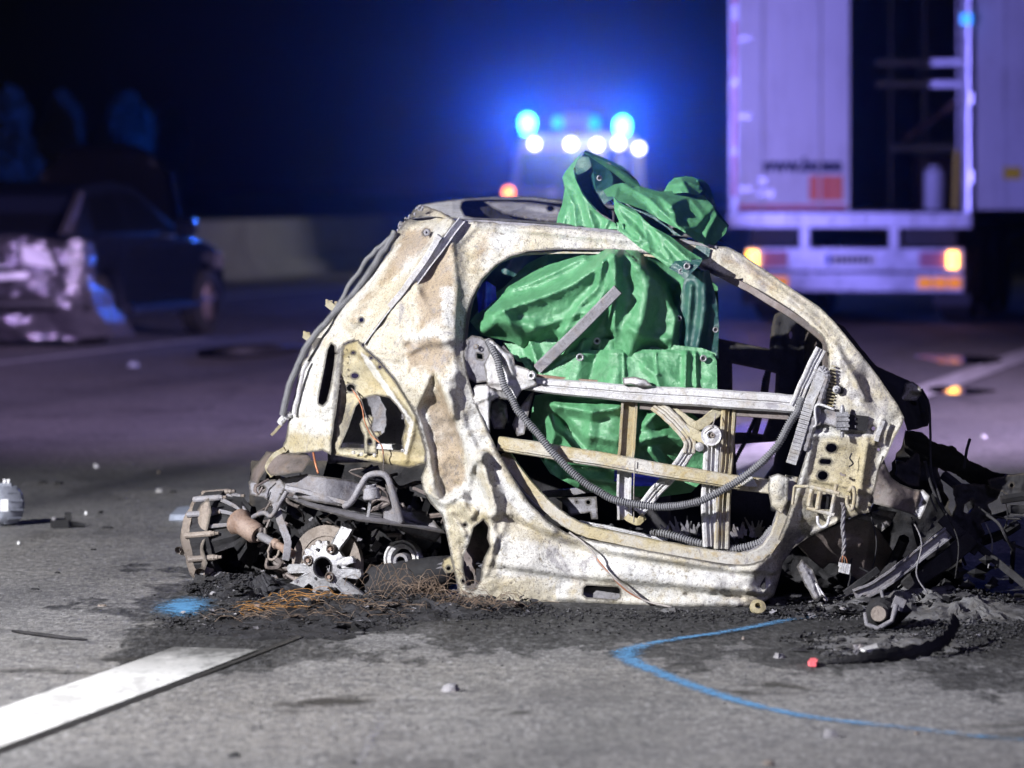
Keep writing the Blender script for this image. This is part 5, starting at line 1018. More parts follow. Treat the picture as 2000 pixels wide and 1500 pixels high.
# ---- hinge pillar fittings
bp = K((1664, 824, .03)); MB().box(bp, (px(30), px(10), px(14)), Matrix.Rotation(R(6), 3, 'Y')).build('check_strap_box', M['char'], wreck)
for c in ((1668, 818), (1668, 833)): disc('box_screw', (c[0], c[1], .018), 4, [(-.4, .5), (-.3, 1), (.6, 1)], 'grey', n=12)
sheet('check_strap', [(1590, 806), (1612, 796), (1640, 800), (1640, 838), (1612, 828), (1592, 832)], [], [(1600, 815, .02), (1638, 815, .03)], [('dome', 1618, 814, 14, 12, -.015)], M['grey'], wreck, step=4)
b = MB(); h0 = K((1645, 822, .0)); b.box(h0, (px(11), px(8), px(17))); b.lathe(K((1645, 798, .0)), (0, 0, -1), [(-.012, px(3)), (0, px(5)), (.02, px(6)), (.07, px(4)), (.095, px(4))], 10)
for dz in (-9, 2, 11): b.box(h0+Vector((0, -px(6), px(dz))), (px(13), px(4), px(2.2)))
b.build('upper_hinge', M['alloy'], wreck); wire('hinge_clip', [(1630, 800, .0), (1600, 790, .0), (1592, 800, .0), (1594, 828, .0), (1589, 834, .0)], 2.6, 'ash')
disc('stud', (1634, 761, .02), 6, [(-1.2, .3), (-1, .8), (-.4, .9), (-.2, 1.3), (.8, 1.3)], 'alloy', n=12); disc('stud_hole', (1642, 762, .03), 7, [(-.1, 0), (-.1, 1), (.3, 1)], 'char', n=14)
bar('emboss', [(1725, 822, .02), (1711, 862, .02)], 9, 7, 'ash', 'box'); wire('scratch_wire', [(1664, 885, .02), (1660, 895, .015), (1666, 905, .02), (1658, 912, .015)], 1.6, 'char'); bar('tab', [(1640, 924, .02), (1650, 929, .015)], 4, 4, 'brown')
MB().tube([K(p) for p in spline([(1657, 960, .0), (1666, 952, .0), (1669, 970, .0), (1664, 995, .0), (1655, 985, .0), (1655, 968, .0)], 6)], px(4), 7).build('grommet_ring', M['yelbar'], wreck, True)
b = MB()
for (p0, p1, r) in (((1548, 985), (1552, 950), 3), ((1552, 950), (1580, 950), 3), ((1580, 950), (1640, 964), 4), ((1634, 946), (1622, 1010), 4), ((1576, 992), (1630, 1006), 4), ((1602, 960), (1596, 995), 5), ((1586, 955), (1580, 988), 5)): b.tube([K((*p0, .0)), K((*p1, -.005))], px(r), 8)
b.build('lower_hinge', M['yelbar'], wreck); MB().box(K((1612, 980, .05)), (px(9), px(6), px(14))).build('hinge_recess', M['char'], wreck)
MB().tube([K(p) for p in spline([(1597, 1008, .0), (1598, 1022, -.005), (1606, 1030, -.005), (1616, 1024, -.005), (1620, 1008, .0)], 5)], px(3), 7).build('hinge_hook', M['ash'], wreck, True)
# loom with plug hanging from the pillar
b = MB()
for k in range(3): b.tube([K((p[0]+2.5*math.sin(i*.9+k*2.1), p[1], p[2]+.006*math.cos(i*.9+k*2.1))) for i, p in enumerate(spline([(1646, 982, .0), (1648, 1000, .0), (1646, 1030, .0), (1649, 1060, .0), (1647, 1085, .0)], 5))], px(2.4), 6)
lm = b.build('hanging_loom', M['grey'], wreck, True)
for k in range(4): wire('loom_strand', [(1647, 1082, .0), (1641+k*4, 1092, -.002), (1640+k*5, 1100, .0)], 1.0, 'copper' if k % 2 else 'brown')
b = MB()
for k in range(5): b.box(K((1641+k*4.2, 1108+k*1.0, -.004)), (px(1.7), px(5), px(9)), Matrix.Rotation(R(10), 3, 'Y'))
b.box(K((1649, 1104, .002)), (px(11), px(4), px(4)), Matrix.Rotation(R(10), 3, 'Y')); b.build('plug', M['ash'], wreck)
# ---- wing bracket at the front corner
sheet('wing_bracket', [(1701, 978), (1714, 922), (1724, 890), (1730, 908), (1740, 932), (1759, 946), (1785, 956), (1802, 958), (1815, 970), (1805, 995), (1796, 1013), (1776, 1003), (1740, 992), (1707, 984)], [circ(1806, 982, 4), circ(1800, 992, 2)], [(1705, 975, .06), (1724, 895, .05), (1760, 950, .10), (1810, 975, .16), (1795, 1010, .16), (1740, 985, .04)], [('ridge', [(1716, 925), (1740, 955), (1790, 975)], .02, 12), ('ridge', [(1796, 960), (1788, 1000)], .012, 4)], M['brown'], wreck, step=3.5, thick=.006, lip=.02, noise=((.003, 14, 2),))
wreck_br = wreck
sheet('bracket_tab', [(1788, 962), (1803, 956), (1816, 969), (1806, 996), (1797, 1014), (1782, 1006), (1792, 990)], [circ(1806, 982, 4)], [(1800, 985, .13)], [('ridge', [(1793, 965), (1789, 1000)], .01, 3)], M['ash'], wreck, step=3, thick=.004)
# ---- bonnet corner and scuttle behind the pillar (dark side)
sheet('scuttle_panel', [(1628, 626), (1650, 640), (1690, 690), (1712, 715), (1740, 728), (1772, 742), (1796, 755), (1812, 785), (1816, 812), (1812, 832), (1790, 838), (1772, 842), (1766, 818), (1742, 776), (1700, 716), (1660, 664)], [], [(1628, 626, .14), (1712, 715, .30), (1796, 755, .42), (1812, 830, .36), (1766, 820, .16), (1700, 718, .16)], [('ridge', [(1745, 735), (1790, 760), (1808, 800)], .05, 12)], M['char'], wreck, step=4, thick=.008, noise=((.004, 14, 2),), rag=2)
sheet('bonnet_hinge', [(1763, 768), (1768, 748), (1782, 745), (1798, 756), (1800, 770), (1790, 782), (1760, 784), (1756, 780)], [], [(1778, 765, .26)], [('ridge', [(1765, 778), (1778, 760), (1798, 762)], .03, 8)], M['burnt'], wreck, step=3.5)
wire('scuttle_wire', [(1800, 760, .26), (1814, 790, .24), (1817, 840, .24), (1819, 920, .24), (1832, 960, .24), (1846, 1005, .24)], 2.4, 'char'); wire('scuttle_wire', [(1806, 900, .2), (1820, 950, .2), (1838, 990, .2), (1850, 1006, .2)], 3.2, 'char'); wire('scuttle_wire', [(1818, 930, .22), (1816, 965, .22), (1830, 1000, .22)], 1.6, 'char')
# ---- burnt wheel arch liner and front suspension remains
sheet('arch_liner', [(1556, 1066), (1577, 1050), (1642, 1022), (1675, 1010), (1700, 1006), (1717, 1036), (1756, 1093), (1720, 1125), (1685, 1142), (1659, 1120), (1642, 1100), (1620, 1100), (1608, 1112), (1590, 1098), (1570, 1080)], [], [(1560, 1066, .20), (1675, 1010, .16), (1756, 1093, .42), (1685, 1142, .38), (1620, 1100, .28)], [('dome', 1650, 1060, 40, 30, .03), ('crease', [(1700, 1030), (1690, 1090), (1685, 1140)], .02, 18), ('dome', 1624, 1062, 4, 4, .012), ('dome', 1679, 1066, 5, 5, .012)], M['brown'], wreck, step=4, noise=((.006, 26, 3), (.002, 9, 3)), rag=2)
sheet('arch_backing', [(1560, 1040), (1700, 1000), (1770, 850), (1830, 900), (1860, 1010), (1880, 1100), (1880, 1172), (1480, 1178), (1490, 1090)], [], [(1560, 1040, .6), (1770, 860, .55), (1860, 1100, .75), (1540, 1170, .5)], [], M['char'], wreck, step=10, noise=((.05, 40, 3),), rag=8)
sheet('cross_brace', [(1660, 1012), (1720, 996), (1752, 1000), (1738, 1026), (1722, 1038), (1700, 1020)], [], [(1700, 1015, .16), (1745, 1010, .22)], [('crease', [(1690, 1008), (1740, 1020)], .012, 8)], M['grey'], wreck, step=4, noise=((.004, 10, 2),))
bar('lower_arm', [(1852, 1040, .28), (1800, 1080, .24), (1760, 1112, .2), (1712, 1146, .18), (1670, 1164, .16)], 24, 12, 'grey', 'chan', 3); bar('tie_rod', [(1716, 1112, .22), (1690, 1132, .2), (1650, 1160, .18)], 13, 10, 'char', 'box', 3)
bar('radius_arm', [(1900, 1050, .36), (1850, 1092, .32), (1800, 1124, .3), (1770, 1150, .3)], 34, 16, 'char', 'box', 3)
sheet('burnt_flap', [(1556, 1108), (1566, 1092), (1586, 1112), (1598, 1140), (1606, 1166), (1590, 1172), (1572, 1142)], [], [(1560, 1100, .12), (1600, 1168, .10)], [('crease', [(1564, 1100), (1582, 1130), (1596, 1168)], .02, 8)], M['grey'], wreck, step=4, noise=((.008, 10, 3),), rag=2)
wire('frayed_cable', [(1594, 1140, .06), (1600, 1155, .05), (1606, 1170, .05), (1607, 1184, .04)], 2.4, 'ash'); wire('frayed_cable', [(1594, 1140, .06), (1606, 1158, .05), (1616, 1174, .04)], 1.8, 'ash')
def charred(name, outl, holes, ctrl, rag=5, step=5, mat='char', amp=.02): return sheet(name, outl, holes, ctrl, [], M[mat], wreck, step=step, thick=.03, noise=((amp, 22, 5), (.008, 8, 6)), rag=rag)
charred('charred_crash_beam', [(1770, 842), (1800, 846), (1830, 868), (1862, 872), (1890, 896), (1940, 922), (1975, 930), (2006, 930), (2010, 952), (1975, 968), (1950, 950), (1900, 946), (1860, 924), (1826, 912), (1790, 905), (1768, 880)], [], [(1770, 850, .30), (1900, 910, .45), (2006, 940, .5)])
charred('charred_end_bracket', [(1930, 938), (1968, 928), (2008, 924), (2012, 975), (1985, 978), (1960, 962), (1935, 954)], [circ(1976, 948, 4)], [(1960, 945, .42)], 2, 4, 'char', .006)
charred('charred_strut', [(1862, 950), (1880, 944), (1920, 946), (1955, 958), (1950, 975), (1930, 985), (1936, 1005), (1915, 1024), (1925, 1040), (1912, 1062), (1880, 1075), (1856, 1060), (1860, 1010), (1868, 985)], [[(1884, 985), (1900, 975), (1905, 990), (1890, 1004), (1882, 1000)]], [(1900, 960, .46), (1880, 1070, .4)], 5, 4)
charred('charred_tower', [(1770, 905), (1790, 880), (1800, 905), (1796, 950), (1770, 945), (1750, 930), (1752, 900)], [], [(1775, 920, .36)], 4, 5)
bar('front_tie_bar', [(1905, 1062, .4), (1950, 1100, .38), (2010, 1148, .36)], 15, 10, 'char', 'box', 2); bar('front_tie_bar', [(1840, 1010, .38), (1870, 1040, .38), (1910, 1075, .38)], 26, 14, 'char', 'box', 2)
b = MB()
for k in range(60):
    p = K((rg.uniform(1560, 1960), rg.uniform(1090, 1176), rg.uniform(.35, .8))); b.rock(p, px(rg.uniform(8, 26)), .7, k+400)
o = b.build('front_axle_remains', M['char'], wreck); o['kind'] = 'stuff'
b = MB()
for k in range(30):                          # tangle of thin charred rods and bars
    x, y, z = rg.uniform(1580, 1990), rg.uniform(900, 1165), rg.uniform(.18, .75); a_ = rg.choice((-.75, -.6, .65, 1.2, -1.3, .3))+rg.gauss(0, .25); l_ = rg.uniform(40, 130); pts = [(x, y, z)]
    if y < 1000 and x < 1760: continue
    for i in range(3): a_ += rg.gauss(0, .25); pts.append((pts[-1][0]+math.cos(a_)*l_/3, min(1172, pts[-1][1]+math.sin(a_)*l_/3), z+rg.uniform(-.04, .04)))
    b.tube([K(p) for p in spline(pts, 4)], px(rg.choice((2, 3, 5, 7, 9, 11))), 6)
o = b.build('charred_rods', M['char'], wreck); o['kind'] = 'stuff'
for k, p_ in enumerate(([(1700, 1000, .12), (1712, 1060, .10), (1704, 1110, .1)], [(1780, 1010, .2), (1800, 1060, .2), (1790, 1120, .2), (1812, 1160, .2)], [(1850, 1005, .24), (1872, 1060, .24), (1866, 1130, .24)], [(1925, 1020, .4), (1938, 1060, .4), (1930, 1110, .4)], [(1960, 965, .42), (1968, 1010, .42), (1955, 1050, .42)])): wire('burnt_lead', p_, 1.6, 'grey' if k % 2 else 'char')
# ---- far side of the shell, floor, bulkheads
H1 = [(1430, 710), (1497, 724), (1488, 786), (1470, 846), (1432, 846)]; H2 = [(1506, 727), (1517, 730), (1514, 790), (1492, 850), (1480, 848), (1498, 782)]; H3 = [(1436, 868), (1520, 862), (1512, 910), (1490, 940), (1440, 944)]
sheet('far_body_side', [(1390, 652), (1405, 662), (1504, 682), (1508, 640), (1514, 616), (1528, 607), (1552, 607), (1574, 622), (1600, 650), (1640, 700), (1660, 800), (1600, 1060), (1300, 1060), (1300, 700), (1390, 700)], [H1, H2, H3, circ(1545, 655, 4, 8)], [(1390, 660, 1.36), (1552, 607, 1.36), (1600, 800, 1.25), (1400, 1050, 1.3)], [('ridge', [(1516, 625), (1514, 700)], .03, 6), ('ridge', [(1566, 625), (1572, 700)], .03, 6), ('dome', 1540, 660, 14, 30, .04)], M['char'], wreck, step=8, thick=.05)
sheet('far_sill', [(1000, 930), (1310, 900), (1310, 1062), (1000, 1050)], [], [(1100, 950, 1.2)], [], M['char'], wreck, step=14, noise=((.03, 30, 2),))
bar('far_roof_pillar', [(1360, 470, 1.2), (1460, 540, 1.25), (1540, 610, 1.3)], 16, 20, 'char', 'box', 3)
hose('far_conduit', [(1498, 724, 1.3), (1488, 770, 1.28), (1466, 840, 1.25), (1440, 892, 1.2), (1430, 910, 1.2)], 5, 'char', 5)
sheet('dash_panel', [(1575, 610), (1625, 690), (1620, 800), (1572, 800), (1570, 700)], [], [(1575, 620, 1.2), (1620, 690, .6), (1600, 800, .8)], [], M['brown'], wreck, step=8, noise=((.01, 20, 2),))
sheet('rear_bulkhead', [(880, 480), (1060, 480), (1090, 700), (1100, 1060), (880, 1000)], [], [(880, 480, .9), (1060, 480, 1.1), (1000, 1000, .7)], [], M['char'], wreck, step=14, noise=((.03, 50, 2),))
b = MB(); z0 = .10
q0, q1, q2, q3 = K((930, 1060, .06)), K((1495, 1080, .06)), K((1500, 1080, 1.35)), K((960, 1060, 1.35))
for q in (q0, q1, q2, q3): q.z = z0
b.prism([q0, q1, q2, q3], (0, 0, -.05)); b.build('floor_pan', M['char'], wreck)
b = MB()
for k in range(900):
    u, v = rg.random(), rg.random()**1.2; p = q0.lerp(q1, u).lerp(q3.lerp(q2, u), v*.8); p.z = z0+.05*rg.random()*(.3+v)+.01; b.rock(p, px(rg.uniform(2.5, 9)), .7, k)
o = b.build('cabin_ash', plain('cabin_ash_grey', (.06, .06, .068), .9, var=.6, scale=20), wreck); o['kind'] = 'stuff'
for s_ in range(2):
    x0 = 1330+s_*130
    b = MB()
    for k in range(26):
        a = rg.uniform(-.9, .9); p = K((x0+rg.uniform(-30, 30), 1050-rg.uniform(0, 14), .22)); b.tube([p, p+Vector((math.sin(a), rg.uniform(-.3, .3), math.cos(a)))*px(rg.uniform(10, 30))], [px(5), px(1.5)], 4)
    o = b.build('flaked_ash', M['grey'], wreck); o['kind'] = 'stuff'
bar('seat_rail', [(1060, 966, .3), (1110, 962, .28), (1160, 954, .27), (1206, 948, .27)], 14, 10, 'grey', 'box', 3); sheet('seat_bracket', [(1085, 972), (1110, 972), (1165, 970), (1168, 1014), (1155, 1014), (1152, 1000), (1112, 1008), (1108, 990)], [circ(1149, 981, 4), circ(1126, 980, 2)], [(1120, 990, .22)], [('step', [(1100, 998), (1165, 998)], .01, 2, 14)], M['grey'], wreck, step=4, thick=.006); bar('seat_runner', [(1130, 1022, .2), (1200, 1036, .18), (1300, 1058, .16)], 12, 10, 'ash', 'rib', 2)
# steel strap leaning against the tarpaulin
o = MB().sweep([K(p) for p in ((1049, 722, .11), (1130, 644, .06), (1207, 566, .04))], [(-px(11), 0), (-px(9), -px(2)), (px(8), 0), (px(11), px(3)), (px(11), px(6)), (-px(11), px(6))]).build('steel_strap', M['grey'], None); tag(o, 'flat grey steel strap leaning diagonally against the green tarpaulin in the door opening', 'strap')

# ---- pieces that belong to a larger part hang below it
def regroup(host, *names):
    h = [o for o in wreck.children if o.name.split('.')[0] == host][0]
    for o in list(wreck.children):
        if o is not h and o.name.split('.')[0] in names: o.parent = h
regroup('door_frame_rail', 'door_seal_rail', 'inner_frame_rail', 'waist_beam', 'waist_beam_lip', 'beam_shadow_rail', 'latch_lump', 'side_impact_bar', 'side_impact_bar_bead', 'window_guide', 'guide_foot', 'regulator_arm', 'cable_pulley', 'pulley_pin', 'rivet', 'regulator_cable', 'door_conduit', 'lock_plate', 'lock_bracket', 'hinge_bolt', 'scorched_fins', 'mirror_bracket', 'speaker_remains', 'bulkhead_bracket', 'window_runner', 'toothed_trim', 'toothed_trim_core', 'melted_seal', 'hinge_arm', 'hinge_arm_lower', 'hinge_knuckle', 'frayed_sleeve')
[o for o in wreck.children if o.name == 'door_frame_rail'][0].name = 'door_frame'
regroup('bell_housing', 'housing_flange', 'flange_boss', 'flange_bolt', 'housing_rib', 'housing_cover', 'cover_shell', 'mount_arm', 'mount_bush', 'axle_tube')
regroup('alloy_wheel', 'bolt_seat', 'wheel_bolt', 'locating_hole', 'hub_bore', 'hub_stub', 'brake_disc')
regroup('wheelhouse_panel', 'latch_bracket', 'spot_weld', 'bolt', 'cross_tube', 'copper_lead', 'inner_wheelhouse')
regroup('body_side', 'sill_cavity', 'sill_inner', 'door_reveal', 'roof_flange', 'roof_edge_bead', 'pillar_teeth', 'check_strap_box', 'box_screw', 'check_strap', 'upper_hinge', 'hinge_clip', 'stud', 'stud_hole', 'emboss', 'scratch_wire', 'tab', 'grommet_ring', 'lower_hinge', 'hinge_recess', 'hinge_hook', 'sill_wire')
regroup('hanging_loom', 'loom_strand', 'plug'); regroup('rear_corner_panel', 'slot_lining', 'drip_channel', 'pillar_stay', 'plug_housing', 'molten_trim'); regroup('pulley', 'pulley_hub', 'pulley_web'); regroup('silencer', 'silencer_sleeve', 'hanger_plate'); regroup('wing_bracket', 'bracket_tab'); regroup('roof_panel', 'roof_gap_dark', 'roof_lining_frame')
# ================================================================== GREEN TARPAULIN
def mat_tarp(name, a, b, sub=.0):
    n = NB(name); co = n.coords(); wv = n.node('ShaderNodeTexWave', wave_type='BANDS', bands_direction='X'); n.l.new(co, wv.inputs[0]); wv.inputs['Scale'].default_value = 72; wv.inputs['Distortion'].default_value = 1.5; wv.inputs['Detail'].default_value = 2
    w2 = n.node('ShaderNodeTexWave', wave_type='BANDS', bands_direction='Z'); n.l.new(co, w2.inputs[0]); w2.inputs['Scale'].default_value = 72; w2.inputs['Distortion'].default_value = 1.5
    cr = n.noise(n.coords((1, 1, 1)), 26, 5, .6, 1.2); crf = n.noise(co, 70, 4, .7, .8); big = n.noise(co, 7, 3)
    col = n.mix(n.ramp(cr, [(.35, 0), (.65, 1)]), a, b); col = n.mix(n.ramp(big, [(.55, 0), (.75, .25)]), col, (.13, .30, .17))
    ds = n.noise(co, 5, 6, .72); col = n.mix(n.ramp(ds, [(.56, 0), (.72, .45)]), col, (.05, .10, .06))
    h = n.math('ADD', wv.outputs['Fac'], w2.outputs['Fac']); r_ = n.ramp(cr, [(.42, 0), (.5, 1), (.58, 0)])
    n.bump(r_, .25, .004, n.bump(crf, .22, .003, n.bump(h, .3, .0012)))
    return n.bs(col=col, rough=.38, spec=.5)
M['tarp'] = mat_tarp('green_tarp', (.062, .205, .092), (.095, .265, .130)); M['tarpin'] = mat_tarp('tarp_underside_shade', (.012, .05, .055), (.018, .07, .06)); M['bluesheet'] = mat_tarp('blue_sheet', (.01, .02, .35), (.02, .04, .5))  # dark copy for the underside, also painted shade on the shaded folds
tarp = empty('green_tarpaulin', (1.2, 13.2, .12)); tag(tarp, 'crumpled green woven tarpaulin stuffed in the wreck and spilling over its roof', 'tarpaulin')
def eyelet(p, r=7, dr=None, parent=None):
    c = K(p); MB().lathe(c, dr or Vector((0, 1, 0)), [(0, px(r*.5)), (-px(1.6), px(r*.62)), (-px(2.2), px(r*.8)), (-px(1.2), px(r)), (px(1), px(r))], 16, False).build('eyelet', M['alloy'], parent or tarp, True)
    MB().lathe(c, dr or Vector((0, 1, 0)), [(0, px(r*.5)), (px(.5), px(r*.5))], 12).build('eyelet_hole', M['char'], parent or tarp)
def near(z): return .10+(z-.14)*.55      # keeps the stuffed cloth close behind the door beams
DEEP = ('upper_drape', 'rear_skirt', 'front_skirt', 'lower_bundle', 'dark_fold', 'blue_lining')
def cloth(name, outl, ctrl, feats, mat='tarp', step=4, noise=((.004, 40, 1),), thick=.0015, rag=0, holes=(), so=0):
    if name in DEEP:
        ctrl = [(x, y, near(z)) for x, y, z in ctrl]; feats = [(f[0], f[1], f[2]*.98, *f[3:]) if f[0] in ('slope', 'crease', 'ridge') else f for f in feats]
    return sheet(name, outl, list(holes), ctrl, list(feats)+[('crumple', .012, 80, len(name)), ('crumple', .0042, 38, len(name)+3), ('crumple', .0012, 18, len(name)+7)], M[mat], tarp, step=step, thick=thick, noise=noise, rag=rag, smooth_outline=so)
# upper drape seen through the door opening
cloth('upper_drape', [(918, 628), (950, 585), (985, 560), (1000, 545), (1030, 515), (1060, 500), (1100, 488), (1180, 486), (1300, 492), (1360, 520), (1402, 560), (1404, 640), (1404, 700), (1330, 700), (1240, 705), (1150, 700), (1040, 690), (1000, 668), (940, 655)],
      [(918, 628, .42), (1000, 545, .55), (1100, 488, .55), (1250, 490, .50), (1402, 560, .60), (1404, 700, .55), (1200, 700, .36), (1040, 690, .38), (1000, 600, .36), (1150, 600, .30), (1300, 600, .40)],
      [('slope', [(958, 618), (1010, 598), (1070, 578), (1120, 556), (1170, 522), (1192, 496)], .13, 34, 16), ('slope', [(1000, 566), (1040, 552), (1090, 530), (1140, 505)], .08, 20, 12), ('crease', [(1196, 500), (1186, 560), (1160, 610), (1120, 655), (1106, 690)], .07, 26), ('crease', [(1178, 510), (1168, 560), (1130, 600), (1100, 650)], .04, 14), ('slope', [(1200, 640), (1204, 570), (1205, 500)], .09, 42, 12),
       ('dome', 1060, 630, 60, 30, .03), ('ridge', [(1235, 500), (1262, 560), (1256, 620), (1230, 690)], .07, 22), ('slope', [(1250, 520), (1290, 560), (1318, 620), (1310, 690)], .07, 36, 10), ('crease', [(980, 600), (1000, 640), (1020, 668)], .04, 20), ('ridge', [(930, 650), (970, 630), (1040, 640)], .05, 16), ('crease', [(1030, 650), (1100, 622), (1150, 606)], .02, 12), ('ridge', [(1340, 560), (1350, 640), (1345, 700)], .05, 16), ('dome', 1220, 470, 30, 60, -.05), ('ridge', [(1230, 640), (1260, 660), (1300, 664)], .03, 10)],
      noise=((.010, 60, 1),))
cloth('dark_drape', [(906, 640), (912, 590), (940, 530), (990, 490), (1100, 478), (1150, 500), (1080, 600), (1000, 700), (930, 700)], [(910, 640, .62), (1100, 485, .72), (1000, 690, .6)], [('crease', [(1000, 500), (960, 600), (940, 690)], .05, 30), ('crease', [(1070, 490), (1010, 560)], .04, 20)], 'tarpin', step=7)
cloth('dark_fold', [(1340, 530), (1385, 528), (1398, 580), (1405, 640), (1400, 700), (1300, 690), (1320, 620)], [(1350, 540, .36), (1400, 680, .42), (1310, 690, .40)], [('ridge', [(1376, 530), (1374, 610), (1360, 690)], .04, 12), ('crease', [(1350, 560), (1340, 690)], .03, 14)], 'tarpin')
for p in ((1326, 622, .19), (1398, 644, .20)): eyelet(p, 6)
# skirt with hem lying over the waist beam
cloth('rear_skirt', [(985, 670), (1040, 666), (1100, 660), (1135, 657), (1210, 664), (1300, 672), (1372, 680), (1398, 690), (1398, 720), (1180, 712), (1040, 712), (1010, 706)], [(985, 670, .34), (1135, 657, .30), (1398, 690, .30), (1180, 712, .27), (1020, 706, .3)], [('crease', [(1035, 668), (1050, 712)], .04, 18), ('crease', [(1140, 665), (1130, 700)], .03, 16), ('ridge', [(1190, 668), (1190, 700)], .025, 14)], step=3.5)
cloth('front_skirt', [(1012, 696), (1060, 692), (1130, 686), (1200, 682), (1300, 683), (1345, 684), (1392, 690), (1400, 705), (1401, 768), (1300, 764), (1150, 752), (1050, 742), (1030, 722)], [(1012, 696, .30), (1130, 686, .25), (1300, 683, .24), (1400, 705, .26), (1400, 768, .18), (1150, 752, .14), (1050, 742, .2)], [('crease', [(1165, 690), (1150, 745)], -.045, 26), ('ridge', [(1205, 690), (1200, 750)], .022, 16), ('slope', [(1290, 758), (1280, 730), (1262, 716)], .03, 16, 10), ('crease', [(1340, 690), (1338, 760)], .03, 10), ('crease', [(1358, 690), (1360, 765)], .02, 6), ('ridge', [(1012, 702), (1130, 692), (1300, 689), (1392, 696)], .006, 3), ('crease', [(1218, 690), (1220, 750)], .012, 4), ('crease', [(1280, 690), (1284, 730)], .010, 4)], step=3.2, noise=((.004, 40, 3),))
for p, r in (((1166, 666, .15), 7), ((1133, 698, .125), 8), ((1374, 700, .13), 7)): eyelet(p, r)
# lower bundle behind the door beams
cloth('lower_bundle', [(1045, 772), (1100, 764), (1200, 770), (1330, 790), (1380, 830), (1392, 880), (1380, 930), (1350, 962), (1280, 972), (1200, 968), (1130, 955), (1075, 925), (1045, 880), (1035, 820)], [(1045, 772, .38), (1330, 790, .36), (1390, 880, .42), (1280, 972, .50), (1130, 955, .46), (1035, 830, .42), (1150, 850, .22), (1270, 860, .26)],
      [('crease', [(1078, 800), (1150, 880)], -.035, 12), ('crease', [(1080, 802), (1082, 850), (1066, 900)], .05, 22), ('crease', [(1080, 790), (1156, 806), (1210, 795)], .05, 18), ('crease', [(1155, 805), (1148, 880)], .025, 18), ('slope', [(1260, 830), (1290, 800), (1330, 796)], .05, 22, 10), ('crease', [(1255, 860), (1300, 850), (1338, 860)], .05, 16), ('ridge', [(1110, 930), (1200, 945), (1270, 948)], .05, 12), ('slope', [(1060, 900), (1150, 915), (1240, 925), (1330, 920)], -.05, 20, 14), ('crease', [(1270, 880), (1290, 905), (1280, 925)], .04, 14), ('crease', [(1150, 850), (1205, 862)], .02, 14), ('ridge', [(1062, 905), (1090, 940), (1130, 950)], .03, 8)], noise=((.006, 40, 5),))
cloth('blue_lining', [(1200, 912), (1290, 918), (1318, 930), (1300, 948), (1240, 950), (1200, 940)], [(1250, 930, .33)], [('crease', [(1205, 930), (1300, 935)], .02, 8)], 'bluesheet')
cloth('blue_lining', [(930, 560), (950, 548), (968, 560), (970, 585), (955, 600), (935, 612)], [(950, 580, .40)], [('crease', [(950, 550), (948, 605)], .03, 10)], 'bluesheet')
# part that spills out over the roof rail
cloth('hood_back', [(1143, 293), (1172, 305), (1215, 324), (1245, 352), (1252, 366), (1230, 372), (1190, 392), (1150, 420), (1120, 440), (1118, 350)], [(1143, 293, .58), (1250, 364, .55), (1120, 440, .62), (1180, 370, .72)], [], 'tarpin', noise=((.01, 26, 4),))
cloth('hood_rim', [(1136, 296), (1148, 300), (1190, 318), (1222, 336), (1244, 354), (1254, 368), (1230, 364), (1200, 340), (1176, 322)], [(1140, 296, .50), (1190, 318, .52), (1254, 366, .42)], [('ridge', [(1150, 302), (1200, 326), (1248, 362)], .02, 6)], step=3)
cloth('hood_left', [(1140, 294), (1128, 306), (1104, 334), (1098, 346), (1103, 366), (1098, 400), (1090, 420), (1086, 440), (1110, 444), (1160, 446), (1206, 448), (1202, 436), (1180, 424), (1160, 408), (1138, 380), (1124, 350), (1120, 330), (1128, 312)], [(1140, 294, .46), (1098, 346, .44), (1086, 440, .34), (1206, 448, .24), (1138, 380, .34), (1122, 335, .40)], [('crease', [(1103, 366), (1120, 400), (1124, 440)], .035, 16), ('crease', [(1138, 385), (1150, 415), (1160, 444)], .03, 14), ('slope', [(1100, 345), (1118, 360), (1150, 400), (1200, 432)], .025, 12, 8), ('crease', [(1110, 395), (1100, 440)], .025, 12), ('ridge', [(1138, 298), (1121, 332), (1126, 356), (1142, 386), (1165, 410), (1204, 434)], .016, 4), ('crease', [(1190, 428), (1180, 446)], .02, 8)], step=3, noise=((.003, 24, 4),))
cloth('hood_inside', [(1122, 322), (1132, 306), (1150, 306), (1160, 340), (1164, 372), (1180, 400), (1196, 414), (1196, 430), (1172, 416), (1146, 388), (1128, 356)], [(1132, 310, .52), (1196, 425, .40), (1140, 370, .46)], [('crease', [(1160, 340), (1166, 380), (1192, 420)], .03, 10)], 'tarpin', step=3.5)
eyelet((1189, 322, .47), 5); eyelet((1171, 348, .60), 6)
